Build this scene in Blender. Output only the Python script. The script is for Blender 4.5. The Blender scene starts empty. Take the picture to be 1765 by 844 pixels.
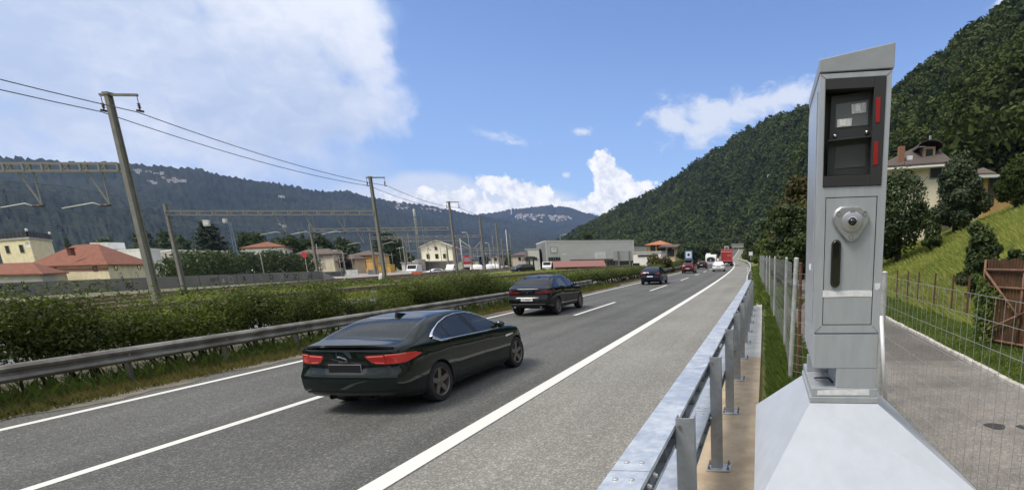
import bpy, bmesh, math, random
import numpy as np
from mathutils import Vector, Matrix
random.seed(7); rng = np.random.default_rng(7)
R = math.radians
scene = bpy.context.scene
COL = scene.collection

# ------------------------------------------------------------------ camera
CF, CPX, CPY, CH = 930.79, 1211.5, 649.3, 2.29          # focal length and principal point of the full photograph, lens height
pit, yaw, rol = R(12.618), R(6.961), R(-1.165)
FW = np.array([-math.sin(yaw)*math.cos(pit), math.cos(yaw)*math.cos(pit), -math.sin(pit)])
RT = np.array([math.cos(yaw), math.sin(yaw), 0.0])
UP = np.cross(RT, FW)
RT, UP = RT*math.cos(rol)+UP*math.sin(rol), -RT*math.sin(rol)+UP*math.cos(rol)
cam = bpy.data.cameras.new('camera'); cam_o = bpy.data.objects.new('camera', cam); COL.objects.link(cam_o)
cam.sensor_width = 36.0; cam.lens = CF/1765*36.0
cam.shift_x = (882.5-CPX)/1765; cam.shift_y = (CPY-422)/1765
cam.clip_start = 0.05; cam.clip_end = 30000
cam_o.matrix_world = Matrix([[RT[0], UP[0], -FW[0], 0], [RT[1], UP[1], -FW[1], 0], [RT[2], UP[2], -FW[2], CH], [0, 0, 0, 1]])
scene.camera = cam_o

# ------------------------------------------------------------------ light
SUN_AZ, SUN_EL = R(-128), R(60)          # azimuth from +Y towards +X
scene.view_settings.view_transform = 'Standard'; scene.view_settings.look = 'None'
scene.view_settings.gamma = 1; scene.view_settings.exposure = 0.34
w = bpy.data.worlds.new('World'); scene.world = w; w.use_nodes = True
sun = bpy.data.lights.new('sun', 'SUN'); sun.energy = 2.9; sun.angle = R(22); sun.color = (1, .93, .82)
sun_o = bpy.data.objects.new('sun', sun); COL.objects.link(sun_o)
sd = Vector((math.sin(SUN_AZ)*math.cos(SUN_EL), math.cos(SUN_AZ)*math.cos(SUN_EL), math.sin(SUN_EL)))
sun_o.rotation_euler = sd.to_track_quat('Z', 'Y').to_euler(); sun_o.location = sd*50+Vector((0, 0, 20))

class NT:
    "tiny node-tree writer"
    def __init__(s, nt): s.nt = nt
    def n(s, t, ins=None, **kw):
        x = s.nt.nodes.new(t)
        for k, v in kw.items(): setattr(x, k, v)
        for k, v in (ins or {}).items(): s.set(x.inputs[k], v)
        return x
    def set(s, sock, v):
        if isinstance(v, bpy.types.NodeSocket): s.nt.links.new(v, sock)
        elif isinstance(v, bpy.types.Node): s.nt.links.new(v.outputs[0], sock)
        else: sock.default_value = v
    def m(s, op, a, b=0.0, c=None):
        x = s.n('ShaderNodeMath', operation=op)
        s.set(x.inputs[0], a); s.set(x.inputs[1], b)
        if c is not None: s.set(x.inputs[2], c)
        return x.outputs[0]
    def mix(s, f, a, b, blend='MIX'):
        x = s.n('ShaderNodeMix', data_type='RGBA', blend_type=blend)
        s.set(x.inputs[0], f); s.set(x.inputs[6], a); s.set(x.inputs[7], b)
        return x.outputs[2]
    def rng(s, v, a, b, c=0.0, d=1.0, smooth=True):
        x = s.n('ShaderNodeMapRange', interpolation_type='SMOOTHSTEP' if smooth else 'LINEAR')
        for i, q in enumerate((v, a, b, c, d)): s.set(x.inputs[i], q)
        return x.outputs[0]

def px_dir(px, py):
    d = FW*CF + RT*(px-CPX) - UP*(py-CPY); return d/np.linalg.norm(d)
def px_ang(px, py):
    d = px_dir(px, py); return math.atan2(d[0], d[1]), math.asin(d[2])

# sky: Nishita air plus clouds that live at fixed bearings and heights of the sky
t = NT(w.node_tree); w.node_tree.nodes.clear()
sky = t.n('ShaderNodeTexSky', sky_type='NISHITA', sun_disc=False, sun_elevation=SUN_EL, sun_rotation=SUN_AZ, air_density=1.0, dust_density=0.6, ozone_density=1.6, altitude=300)
SKY_STR = 0.118
tc = t.n('ShaderNodeTexCoord'); sep = t.n('ShaderNodeSeparateXYZ', {0: tc.outputs['Generated']})
az = t.m('ARCTAN2', sep.outputs[0], sep.outputs[1]); el = t.m('ARCSINE', sep.outputs[2])
ae = t.n('ShaderNodeCombineXYZ', {0: az, 1: el})
def cnoise(scale, det, rough, dist=0.0, stretch=(1, 1, 1)):
    mp = t.n('ShaderNodeMapping', {0: tc.outputs['Generated']}); mp.inputs[3].default_value = stretch
    return t.n('ShaderNodeTexNoise', {0: mp.outputs[0], 'Scale': scale, 'Detail': det, 'Roughness': rough, 'Distortion': dist}, noise_dimensions='3D').outputs[0]
n_soft = cnoise(5, 7, .55, .3); n_fine = cnoise(16, 8, .62, .2); n_big = cnoise(2.6, 5, .5)
n_wisp = cnoise(7, 8, .6, .6, (1, 1, 2.4)); n_puff = cnoise(85, 5, .6); n_mid = cnoise(36, 4, .55); n_str = cnoise(24, 8, .62, .5, (1, 1, 1.6))
def blob(px, py, rx, ry, rot=0):
    "signed 0..1 falloff of an ellipse centred where the photo shows that cloud, radii in pixels"
    a, e = px_ang(px, py); ka = (px_ang(px+5, py)[0]-px_ang(px-5, py)[0])/10; ke = (px_ang(px, py-5)[1]-px_ang(px, py+5)[1])/10
    da = t.m('SUBTRACT', az, a); de = t.m('SUBTRACT', el, e)
    c, s_ = math.cos(R(rot)), math.sin(R(rot))
    u = t.m('ADD', t.m('MULTIPLY', da, c/(rx*ka)), t.m('MULTIPLY', de, s_/(rx*ke)))
    v = t.m('ADD', t.m('MULTIPLY', da, -s_/(ry*ka)), t.m('MULTIPLY', de, c/(ry*ke)))
    return t.m('SUBTRACT', 1.0, t.m('SQRT', t.m('ADD', t.m('MULTIPLY', u, u), t.m('MULTIPLY', v, v))))
def union(*b):
    o = b[0]
    for x in b[1:]: o = t.n('ShaderNodeMath', {0: o, 1: x, 2: .12}, operation='SMOOTH_MAX').outputs[0]
    return o
def cloud(field, noise, amp, lo, hi, off=.5):
    f = t.m('ADD', field, t.m('MULTIPLY', t.m('SUBTRACT', noise, off), amp))
    return t.rng(f, lo, hi)
big = union(blob(120, 30, 560, 290), blob(420, 120, 270, 200, 10), blob(570, 186, 165, 70, 3), blob(600, 60, 90, 120), blob(-420, -60, 900, 460), blob(470, 20, 190, 100))
nmix = t.m('ADD', t.m('MULTIPLY', n_soft, .3), t.m('ADD', t.m('MULTIPLY', n_fine, .4), t.m('MULTIPLY', n_mid, .3)))
m_big = cloud(big, nmix, 1.9, -.12, .46)
veil = cloud(union(blob(250, 290, 520, 170), blob(560, 300, 160, 90), blob(640, 345, 120, 40), blob(600, 10, 110, 60)), n_wisp, .8, .0, .7)
wisp = union(blob(862, 236, 66, 13, -10), blob(1005, 226, 26, 9), blob(1740, 5, 70, 22), blob(975, 301, 9, 6))
m_wisp = cloud(wisp, n_str, 3.0, .05, 1.0)
anv = union(blob(1250, 196, 120, 38, 8), blob(1160, 208, 46, 46, 60), blob(1335, 172, 110, 28, 12), blob(1210, 225, 70, 34))
m_anv = cloud(anv, n_str, 2.6, -.1, .8)
cum = union(blob(1040, 284, 24, 27), blob(1062, 316, 44, 30, -30), blob(1095, 333, 50, 24), blob(1045, 350, 40, 24), blob(1000, 358, 50, 13), blob(905, 338, 66, 28, -16), blob(850, 318, 30, 15, -20), blob(760, 350, 110, 26), blob(950, 360, 100, 14), blob(800, 362, 110, 22))
npf = t.m('ADD', t.m('MULTIPLY', n_puff, .5), t.m('MULTIPLY', n_mid, .5))
m_cum = cloud(cum, npf, 2.0, -.06, .22)
mist = cloud(union(blob(735, 322, 110, 34, 4), blob(800, 338, 110, 34), blob(690, 345, 150, 46), blob(900, 350, 120, 30)), nmix, 1.2, -.05, .6)
sky_c = t.mix(1.0, sky.outputs[0], (SKY_STR*.84, SKY_STR*.98, SKY_STR*1.22, 1), 'MULTIPLY')
# pale air towards the horizon
low = t.rng(el, .0, .40, 1.0, 0.0)
sky_c = t.mix(t.m('MULTIPLY', low, .5), sky_c, (.40, .61, .98, 1))
shade = t.m('ADD', t.m('MULTIPLY', t.rng(el, .1, .5), .55), t.m('MULTIPLY', t.m('SUBTRACT', n_big, .5), 2.0))
shade = t.m('ADD', shade, t.m('MULTIPLY', t.m('SUBTRACT', n_soft, .5), .8))
shade = t.m('ADD', shade, t.m('MULTIPLY', t.m('SUBTRACT', n_str, .5), .9)); c_big = t.mix(t.rng(shade, -.25, .50), (.56, .64, .76, 1), (.93, .94, .95, 1))
edge = t.rng(big, .40, .02); c_big = t.mix(t.m('MULTIPLY', edge, .7), c_big, (.97, .98, .99, 1))
c = t.mix(t.m('MULTIPLY', veil, .62), sky_c, (.54, .65, .84, 1))
c = t.mix(t.m('MULTIPLY', mist, .85), c, (.76, .81, .88, 1))
c = t.mix(t.m('MULTIPLY', m_big, .93), c, c_big)
c = t.mix(t.m('MULTIPLY', m_wisp, .75), c, (.86, .89, .92, 1))
c = t.mix(t.m('MULTIPLY', m_anv, .88), c, (.82, .85, .88, 1))
c_cum = t.mix(t.rng(npf, .36, .62), (.74, .77, .82, 1), (1.15, 1.12, 1.08, 1))
c = t.mix(m_cum, c, c_cum)
# a broken overcast of the same clouds over the rest of the sky (behind and above the lens)
rest = t.rng(el, .44, .62)
c = t.mix(t.m('MULTIPLY', rest, .85), c, t.mix(t.rng(n_big, .4, .6), (.62, .65, .70, 1), (1.05, 1.02, .97, 1)))
back = t.m('MULTIPLY', t.rng(sep.outputs[1], .50, .22), .92)
c = t.mix(back, c, t.mix(t.rng(cnoise(3, 6, .55), .38, .6), (.55, .60, .68, 1), (1.0, .98, .93, 1)))
bg = t.n('ShaderNodeBackground', {0: c, 1: 1.0}); wo = t.n('ShaderNodeOutputWorld', {0: bg.outputs[0]})

# ------------------------------------------------------------------ helpers
def P(px, py, Y): d = px_dir(px, py); k = Y/d[1]; return np.array([0, 0, CH])+d*k      # the point seen at that pixel, Y metres down the road
def bx(px, Y, py=445): return P(px, py, Y)[0]
def zz(px, py, Y): return P(px, py, Y)[2]
def roadz(Y):
    Y = np.asarray(Y, float); return 1.39e-4*np.clip(Y-200, 0, 230)**2
_bY = np.arange(0, 1000, 2.0); _bX = -np.cumsum(np.interp(_bY, [0, 200, 290, 1000], [0, .087, .030, .030]))*2.0
def bend(Y): return np.interp(np.asarray(Y, float), _bY, _bX)          # the road curves gently left, then runs straight
def rp(x, Y, z=0.0): return (x+float(bend(Y)), Y, float(roadz(Y))+z)

def origin(o):
    v = np.zeros(3)
    while o is not None: v += np.array(o.location); o = o.parent
    return v
def tag(o, label=None, cat=None, group=None, kind=None):
    if label: o['label'] = label
    if cat: o['category'] = cat
    if group: o['group'] = group
    if kind: o['kind'] = kind
    return o
def thing(name, loc, label, cat, group=None, rz=0.0):
    o = bpy.data.objects.new(name, None); o.empty_display_size = .2; o.location = loc; o.rotation_euler = (0, 0, rz); COL.objects.link(o)
    return tag(o, label, cat, group)
def copy_tree(o, parent=None):
    c = o.copy(); COL.objects.link(c)
    if parent: c.parent = parent
    for ch in list(o.children): copy_tree(ch, c)
    return c

class MB:
    def __init__(s): s.v = []; s.f = []; s.m = []; s.mi = 0
    def add(s, vs, fs):
        b = len(s.v); s.v += [tuple(map(float, q)) for q in vs]; s.f += [tuple(b+i for i in f) for f in fs]; s.m += [s.mi]*len(fs); return s
    def box(s, c, size, rz=0.0, M=None):
        hx, hy, hz = size[0]/2, size[1]/2, size[2]/2
        vs = [Vector((x*hx, y*hy, z*hz)) for z in (-1, 1) for y in (-1, 1) for x in (-1, 1)]
        T = M if M is not None else Matrix.Rotation(rz, 3, 'Z')
        vs = [T @ v + Vector(c) for v in vs]
        return s.add(vs, [(0, 2, 3, 1), (4, 5, 7, 6), (0, 1, 5, 4), (2, 6, 7, 3), (0, 4, 6, 2), (1, 3, 7, 5)])
    def bar(s, a, b, wd, ht, up=(0, 0, 1)):
        "rectangular bar from a to b"
        a, b = Vector(a), Vector(b); d = (b-a); L = d.length
        if L < 1e-6: return s
        y = d/L; u = Vector(up)
        if abs(y.dot(u)) > .98: u = Vector((0, 1, 0)) if abs(y.y) < .9 else Vector((1, 0, 0))
        x = y.cross(u).normalized(); z = x.cross(y)
        return s.box((a+b)/2, (wd, L, ht), M=Matrix((x, y, z)).transposed())
    def tube(s, pts, r, n=8, cap=True):
        pts = [Vector(p) for p in pts]; N = len(pts); rs = r if isinstance(r, (list, tuple)) else [r]*N
        vs = []; prev = None
        for i, p in enumerate(pts):
            d = (pts[min(i+1, N-1)]-pts[max(i-1, 0)]).normalized()
            u = prev if prev is not None else (Vector((0, 0, 1)) if abs(d.z) < .9 else Vector((1, 0, 0)))
            x = d.cross(u)
            if x.length < 1e-4: x = d.cross(Vector((0, 1, 0)))
            x.normalize(); y = x.cross(d).normalized(); prev = y
            vs += [p+(x*math.cos(2*math.pi*k/n)+y*math.sin(2*math.pi*k/n))*rs[i] for k in range(n)]
        fs = [(i*n+k, i*n+(k+1) % n, (i+1)*n+(k+1) % n, (i+1)*n+k) for i in range(N-1) for k in range(n)]
        if cap: fs += [tuple(range(n-1, -1, -1)), tuple((N-1)*n+k for k in range(n))]
        return s.add(vs, fs)
    def lathe(s, prof, c, axis='Z', n=24):
        "prof: (radius, height) pairs turned about axis through c"
        vs = []; c = Vector(c)
        for r, h in prof:
            for k in range(n):
                a = 2*math.pi*k/n; q = (r*math.cos(a), r*math.sin(a), h)
                vs.append(c+Vector(q if axis == 'Z' else ((h, q[0], q[1]) if axis == 'X' else (q[0], h, q[1]))))
        return s.add(vs, [(i*n+k, i*n+(k+1) % n, (i+1)*n+(k+1) % n, (i+1)*n+k) for i in range(len(prof)-1) for k in range(n)])
    def prism(s, poly, vec):
        n = len(poly); a = [Vector(p) for p in poly]; b = [p+Vector(vec) for p in a]
        return s.add(a+b, [tuple(range(n-1, -1, -1)), tuple(range(n, 2*n))]+[(i, (i+1) % n, n+(i+1) % n, n+i) for i in range(n)])
    def quad(s, *q): return s.add(q, [tuple(range(len(q)))])
    def build(s, name, mats, parent=None, smooth=False, local=False, bevel=0.0, fix=True):
        me = bpy.data.meshes.new(name); v = s.v
        if parent is not None and not local:
            o0 = origin(parent); v = [(a-o0[0], b-o0[1], c-o0[2]) for a, b, c in v]
        me.from_pydata(v, [], s.f)
        for m in (mats if isinstance(mats, (list, tuple)) else [mats]): me.materials.append(m)
        if any(s.m): me.polygons.foreach_set('material_index', s.m)
        if fix:
            bm = bmesh.new(); bm.from_mesh(me); bmesh.ops.recalc_face_normals(bm, faces=bm.faces); bm.to_mesh(me); bm.free()
        o = bpy.data.objects.new(name, me); COL.objects.link(o)
        if parent is not None: o.parent = parent
        if bevel:
            md = o.modifiers.new('bevel', 'BEVEL'); md.width = bevel; md.segments = 2; md.limit_method = 'ANGLE'; md.angle_limit = R(40)
        if smooth:
            me.polygons.foreach_set('use_smooth', [True]*len(me.polygons))
            if smooth != 'all': me.set_sharp_from_angle(angle=R(38))
        return o

def np_mesh(name, v, f, mat, parent=None, tint=None, smooth=False, nper=4):
    "fast mesh from arrays; tint = one number per vertex kept as the attribute 'tint'"
    me = bpy.data.meshes.new(name); v = np.asarray(v, np.float32); f = np.asarray(f, np.int32)
    me.vertices.add(len(v)); me.vertices.foreach_set('co', v.ravel())
    me.loops.add(f.size); me.loops.foreach_set('vertex_index', f.ravel())
    me.polygons.add(len(f)); me.polygons.foreach_set('loop_start', np.arange(0, f.size, f.shape[1], dtype=np.int32))
    if tint is not None:
        a = me.attributes.new('tint', 'FLOAT', 'POINT'); a.data.foreach_set('value', np.asarray(tint, np.float32))
    me.materials.append(mat); me.update(calc_edges=True)
    if smooth: me.polygons.foreach_set('use_smooth', [True]*len(me.polygons))
    o = bpy.data.objects.new(name, me); COL.objects.link(o)
    if parent is not None: o.parent = parent
    return o

def text(s, size, M, mat, name='lettering', parent=None, align='CENTER', font_w=1.0, depth=.002):
    cu = bpy.data.curves.new(name, 'FONT'); cu.body = s; cu.size = size; cu.extrude = depth; cu.align_x = align; cu.align_y = 'CENTER'
    cu.materials.append(mat); o = bpy.data.objects.new(name, cu); COL.objects.link(o)
    dg = bpy.context.evaluated_depsgraph_get(); me = bpy.data.meshes.new_from_object(o.evaluated_get(dg)); bpy.data.objects.remove(o); o = bpy.data.objects.new(name, me); COL.objects.link(o)
    if parent is not None: o.parent = parent
    o.matrix_local = M @ Matrix.Diagonal((font_w, 1, 1, 1)); return o

# ------------------------------------------------------------------ materials
MAT = {}
def mat(name, col, rough=.6, metal=0.0, vary=0.0, scale=4.0, bump=0.0, bscale=60.0, coat=0.0, col2=None, spec=.5, det=6, stretch=(1, 1, 1)):
    if name in MAT: return MAT[name]
    m = bpy.data.materials.new(name); m.use_nodes = True; q = NT(m.node_tree); b = m.node_tree.nodes['Principled BSDF']
    b.inputs['Roughness'].default_value = rough; b.inputs['Metallic'].default_value = metal
    b.inputs['Coat Weight'].default_value = coat; b.inputs['Coat Roughness'].default_value = .04; b.inputs['Specular IOR Level'].default_value = spec
    c3 = tuple(col)+(1,)
    if vary or bump or col2:
        co = q.n('ShaderNodeTexCoord'); mp = q.n('ShaderNodeMapping', {0: co.outputs['Object']}); mp.inputs[3].default_value = stretch
        n = q.n('ShaderNodeTexNoise', {0: mp.outputs[0], 'Scale': scale, 'Detail': det, 'Roughness': .6})
        if col2: q.set(b.inputs['Base Color'], q.mix(q.rng(n.outputs[0], .36, .64), c3, tuple(col2)+(1,)))
        elif vary:
            q.set(b.inputs['Base Color'], q.mix(1.0, c3, q.n('ShaderNodeCombineColor', {i: q.rng(n.outputs[0], .3, .7, 1-vary, 1+vary) for i in range(3)}).outputs[0], 'MULTIPLY'))
            q.set(b.inputs['Roughness'], q.rng(n.outputs[0], .3, .7, max(.02, rough-.12*vary*3), min(1, rough+.12*vary*3)))
        else: b.inputs['Base Color'].default_value = c3
        if bump:
            n2 = q.n('ShaderNodeTexNoise', {0: co.outputs['Object'], 'Scale': bscale, 'Detail': 4})
            q.set(b.inputs['Normal'], q.n('ShaderNodeBump', {'Strength': bump, 'Distance': .02, 'Height': n2.outputs[0]}).outputs[0])
    else: b.inputs['Base Color'].default_value = c3
    MAT[name] = m; return m

def leaf_mat(name, dark, light, trans=.25, rough=.55, nscale=.6, spec=.3):
    "two-sided leaf: colour differs from leaf to leaf (tint) and in patches"
    if name in MAT: return MAT[name]
    m = bpy.data.materials.new(name); m.use_nodes = True; q = NT(m.node_tree); b = m.node_tree.nodes['Principled BSDF']; out = m.node_tree.nodes['Material Output']
    at = q.n('ShaderNodeAttribute', attribute_name='tint'); oi = q.n('ShaderNodeObjectInfo'); geo = q.n('ShaderNodeNewGeometry')
    n = q.n('ShaderNodeTexNoise', {0: geo.outputs['Position'], 'Scale': nscale, 'Detail': 3})
    f = q.m('ADD', q.m('MULTIPLY', at.outputs['Fac'], .65), q.m('MULTIPLY', q.m('SUBTRACT', n.outputs[0], .5), 1.3))
    f = q.m('ADD', f, q.m('MULTIPLY', oi.outputs['Random'], .25))
    c_ = q.mix(q.rng(f, -.1, 1.0, smooth=False), tuple(dark)+(1,), tuple(light)+(1,))
    q.set(b.inputs['Base Color'], c_); b.inputs['Roughness'].default_value = rough; b.inputs['Specular IOR Level'].default_value = spec
    tr = q.n('ShaderNodeBsdfTranslucent', {0: q.mix(1.0, c_, (1.0, 1.15, .5, 1), 'MULTIPLY')})
    mx = q.n('ShaderNodeMixShader', {0: trans, 1: b.outputs[0], 2: tr.outputs[0]}); q.set(out.inputs[0], mx.outputs[0])
    MAT[name] = m; return m

def speckle(name, base, dark, light, sc=220, rough=.85, big=.25, patch=.12, bump=.5, tint=None, bs=.22, tracks=False):
    "asphalt or concrete: stones of several greys, wheel-track tone along the road"
    m = bpy.data.materials.new(name); m.use_nodes = True; q = NT(m.node_tree); b = m.node_tree.nodes['Principled BSDF']
    geo = q.n('ShaderNodeNewGeometry'); pos = geo.outputs['Position']
    vo = q.n('ShaderNodeTexVoronoi', {'Vector': pos, 'Scale': sc}); vo2 = q.n('ShaderNodeTexVoronoi', {'Vector': pos, 'Scale': sc*.41})
    st = q.n('ShaderNodeSeparateColor', {0: vo.outputs['Color']}).outputs[0]; st2 = q.n('ShaderNodeSeparateColor', {0: vo2.outputs['Color']}).outputs[1]
    c_ = q.mix(q.rng(st, .35, .95, smooth=False), tuple(dark)+(1,), tuple(base)+(1,))
    c_ = q.mix(q.rng(st, .72, .98, 0, .55), c_, tuple(light)+(1,)); c_ = q.mix(q.rng(st2, .86, 1, 0, .35), c_, tuple(light)+(1,))
    n = q.n('ShaderNodeTexNoise', {0: pos, 'Scale': bs, 'Detail': 6, 'Roughness': .65})
    mp = q.n('ShaderNodeMapping', {0: pos}); mp.inputs[3].default_value = (1.1, .03, 1)
    n3 = q.n('ShaderNodeTexNoise', {0: mp.outputs[0], 'Scale': 1.4, 'Detail': 3})
    k = q.m('ADD', q.rng(n.outputs[0], .3, .7, 1-patch, 1+patch), q.rng(n3.outputs[0], .3, .7, -big*.5, big*.5))
    if tracks:                                   # tyre-polished tracks follow each lane round the bend
        sx = q.n('ShaderNodeSeparateXYZ', {0: pos}); u = q.m('ADD', sx.outputs[0], q.m('MULTIPLY', q.m('MULTIPLY', sx.outputs[1], sx.outputs[1]), 1/4600))
        tr = q.m('COSINE', q.m('MULTIPLY', q.m('ADD', u, 5.95-.88), 2*math.pi/1.775))
        k = q.m('ADD', k, q.m('MULTIPLY', tr, .055)); ls = q.n('ShaderNodeTexNoise', {0: pos, 'Scale': 1.1, 'Detail': 8, 'Roughness': .75}); k = q.m('SUBTRACT', k, q.rng(ls.outputs[0], .60, .72, 0, .16))
    q.set(b.inputs['Base Color'], q.mix(1.0, c_, q.n('ShaderNodeCombineColor', {i: k for i in range(3)}).outputs[0], 'MULTIPLY'))
    b.inputs['Roughness'].default_value = rough; b.inputs['Specular IOR Level'].default_value = .3
    q.set(b.inputs['Normal'], q.n('ShaderNodeBump', {'Strength': bump, 'Distance': .004, 'Height': vo.outputs['Distance']}).outputs[0])
    MAT[name] = m; return m

# ------------------------------------------------------------------ leaves and crowns
def leaf_quads(c, nrm, size, asp=.6, jit=.6, g=None):
    "quads at points c facing about nrm; returns verts, faces, tints"
    g = g or rng; N = len(c); nrm = nrm+g.normal(0, jit, (N, 3)); nrm /= np.linalg.norm(nrm, axis=1)[:, None]+1e-9
    a = g.normal(0, 1, (N, 3)); u = np.cross(nrm, a); u /= np.linalg.norm(u, axis=1)[:, None]+1e-9; v = np.cross(nrm, u)
    s = (np.asarray(size)*g.uniform(.65, 1.35, N))[:, None]; u = u*s; v = v*s*asp
    vs = np.stack([c-u, c-v*.9+u*.1, c+u, c+v*.9-u*.1], 1).reshape(-1, 3)
    return vs, np.arange(4*N).reshape(-1, 4), np.repeat(g.uniform(0, 1, N), 4)
def lumpy(n, lobes, shell=.35, g=None):
    "n points near the surfaces of lobes [(cx,cy,cz,rx,ry,rz)], with outward directions"
    g = g or rng; L = np.array(lobes, float); wts = (L[:, 3]*L[:, 4]+L[:, 4]*L[:, 5]+L[:, 3]*L[:, 5]); i = g.choice(len(L), n, p=wts/wts.sum())
    d = g.normal(0, 1, (n, 3)); d /= np.linalg.norm(d, axis=1)[:, None]
    r = 1-shell*g.random(n)**1.6+g.normal(0, .05, n)
    return L[i, :3]+d*L[i, 3:]*r[:, None], d
def crown_lobes(h, rad, base, k, g, top=.55):
    "lobes of a broad crown of radius rad between heights base and h"
    out = [(0, 0, (base+h)/2, rad*.62, rad*.62, (h-base)*.42)]
    for j in range(k):
        zf = g.uniform(0.05, 1); a = g.uniform(0, 2*math.pi); rr = rad*(1-top*zf**1.6)*g.uniform(.45, .8)
        s = rad*g.uniform(.24, .42)*(1-.25*zf)
        out.append((rr*math.cos(a), rr*math.sin(a), base+(h-base)*(.12+.78*zf), s, s, s*g.uniform(.7, .95)))
    return out
# ------------------------------------------------------------------ ground, road, hills
def sst(a, b, x): t_ = np.clip((np.asarray(x, float)-a)/(b-a), 0, 1); return t_*t_*(3-2*t_)
def terr(x, Y):
    x = np.asarray(x, float); Y = np.asarray(Y, float); xr = x-bend(Y)
    g = roadz(Y)*sst(-75, -30, xr)-.05
    g = g-.28*sst(-27, -38, x)*(1-sst(-75, -30, xr))-.8*sst(-68, -84, x)
    mr = np.hypot(x, Y)
    md = .40*(np.clip(xr, 0, 60)-6.4)*sst(5.8, 8.2, xr)*sst(-30, 8, Y)
    md = np.minimum(md, 30)*(1-.25*sst(56, 75, mr))+.6*np.sin(x*.21+1)*np.sin(Y*.13)*sst(9, 16, xr)
    return g+np.maximum(md, 0)*sst(150, 90, mr)
def grid(name, xs, ys, f, m, kind='structure'):
    X, Y = np.meshgrid(xs, ys); Z = f(X, Y); nx, ny = len(xs), len(ys)
    v = np.stack([X, Y, Z], -1).reshape(-1, 3); i = np.arange(nx*ny).reshape(ny, nx)
    f_ = np.stack([i[:-1, :-1], i[:-1, 1:], i[1:, 1:], i[1:, :-1]], -1).reshape(-1, 4)
    o = np_mesh(name, v, f_, m, smooth=True); tag(o, kind=kind); return o
def sp(*seg):
    return np.unique(np.concatenate([np.arange(a, b, s) for a, b, s in seg]).round(3))
M_ground = mat('meadow_soil', (.11, .13, .035), .95, col2=(.20, .20, .06), scale=.35, bump=.6, bscale=9)
tag(grid('ground', sp((-5400, -400, 500), (-400, -100, 30), (-100, -28, 4), (-28, 10, 1.0), (10, 70, 2), (70, 400, 15), (400, 5401, 500)),
     sp((-5400, -200, 400), (-200, -20, 12), (-20, 130, 2), (130, 200, 5), (200, 460, 8), (460, 600, 20), (600, 5401, 400)), terr, M_ground), 'mown grass and soil beside the road', kind='structure')

def strip(name, x0, x1, y0, y1, dz, m, step=1.0, zf=None):
    ys = np.arange(y0, y1+.001, step); V = []; F = []
    for Y in ys:
        for x in (x0, x1): V.append(rp(x, Y, dz))
    V = np.array(V); n = len(ys); i = np.arange(n-1)
    F = np.stack([2*i, 2*i+1, 2*i+3, 2*i+2], 1)
    return tag(np_mesh(name, V, F, m), kind='structure')
M_asph = speckle('asphalt', (.108, .109, .104), (.074, .075, .071), (.24, .235, .22), 75, big=.22, tracks=True)
M_shld = speckle('shoulder_asphalt', (.245, .238, .215), (.17, .164, .147), (.42, .41, .375), 62, big=.16, patch=.1)
M_opp = speckle('pale_asphalt', (.17, .17, .165), (.12, .12, .12), (.3, .3, .3), 90)
strip('road', -11.95, -3.9, -12, 425, 0.0, M_asph)
strip('road_shoulder', -3.9, -.86, -12, 425, 0.0, M_shld)
strip('opposite_road', -26.2, -16.0, -12, 425, -.03, M_opp)
strip('median_soil', -16.0, -12.1, -12, 425, -.03, mat('dark_median_soil', (.085, .068, .040), .95, col2=(.06, .065, .028), scale=1.4, bump=.6, bscale=10))
M_line = mat('road_paint', (.78, .78, .75), .75, vary=.1, scale=9, det=8)
def worn(name, scale, amt):
    m = mat(name, (.74, .74, .70), .8); q = NT(m.node_tree); b = m.node_tree.nodes['Principled BSDF']
    pos = q.n('ShaderNodeNewGeometry').outputs['Position']; vo = q.n('ShaderNodeTexNoise', {0: pos, 'Scale': scale, 'Detail': 5, 'Roughness': .7}); v2 = q.n('ShaderNodeTexNoise', {0: pos, 'Scale': .8, 'Detail': 2})
    k = q.rng(q.m('ADD', vo.outputs[0], q.m('MULTIPLY', v2.outputs[0], .35)), amt-.05, amt+.05)
    q.set(b.inputs['Base Color'], q.mix(k, (.17, .165, .155, 1), (.64, .635, .60, 1))); return m
M_worn = worn('worn_road_paint', 70, .50); M_solid = worn('fresh_road_paint', 90, .43)
strip('edge_line', -4.20, -3.93, -12, 425, .004, M_solid)
strip('median_edge_line', -11.26, -11.10, -12, 425, .004, M_worn)
for y0, y1 in [(3.6, 9.8), (21.6, 28.0), (37.3, 44.5), (53, 59.4), (66.5, 72.5), (78.5, 84.5), (92, 98), (106, 112), (120, 126), (134, 140)]:
    strip('lane_dash', -7.91, -7.75, y0, y1, .004, M_worn, step=(y1-y0)/6)
strip('opposite_edge_line', -16.75, -16.6, -12, 425, -.026, M_line)
# the cracked dusty edge where the verge meets the carriageway
M_dust = mat('dusty_edge', (.19, .165, .125), .95, col2=(.12, .115, .095), scale=3, bump=.5)
V = []; F = []; ys = np.arange(-6, 120, .35)
for k, Y in enumerate(ys):
    V += [rp(-12.2, Y, .008), rp(-11.62+.16*math.sin(Y*1.7)+.13*math.sin(Y*4.1+1)+rng.uniform(-.06, .06), Y, .008)]
i = np.arange(len(ys)-1); tag(np_mesh('verge_soil', V, np.stack([2*i, 2*i+1, 2*i+3, 2*i+2], 1), M_dust), kind='structure')
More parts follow.
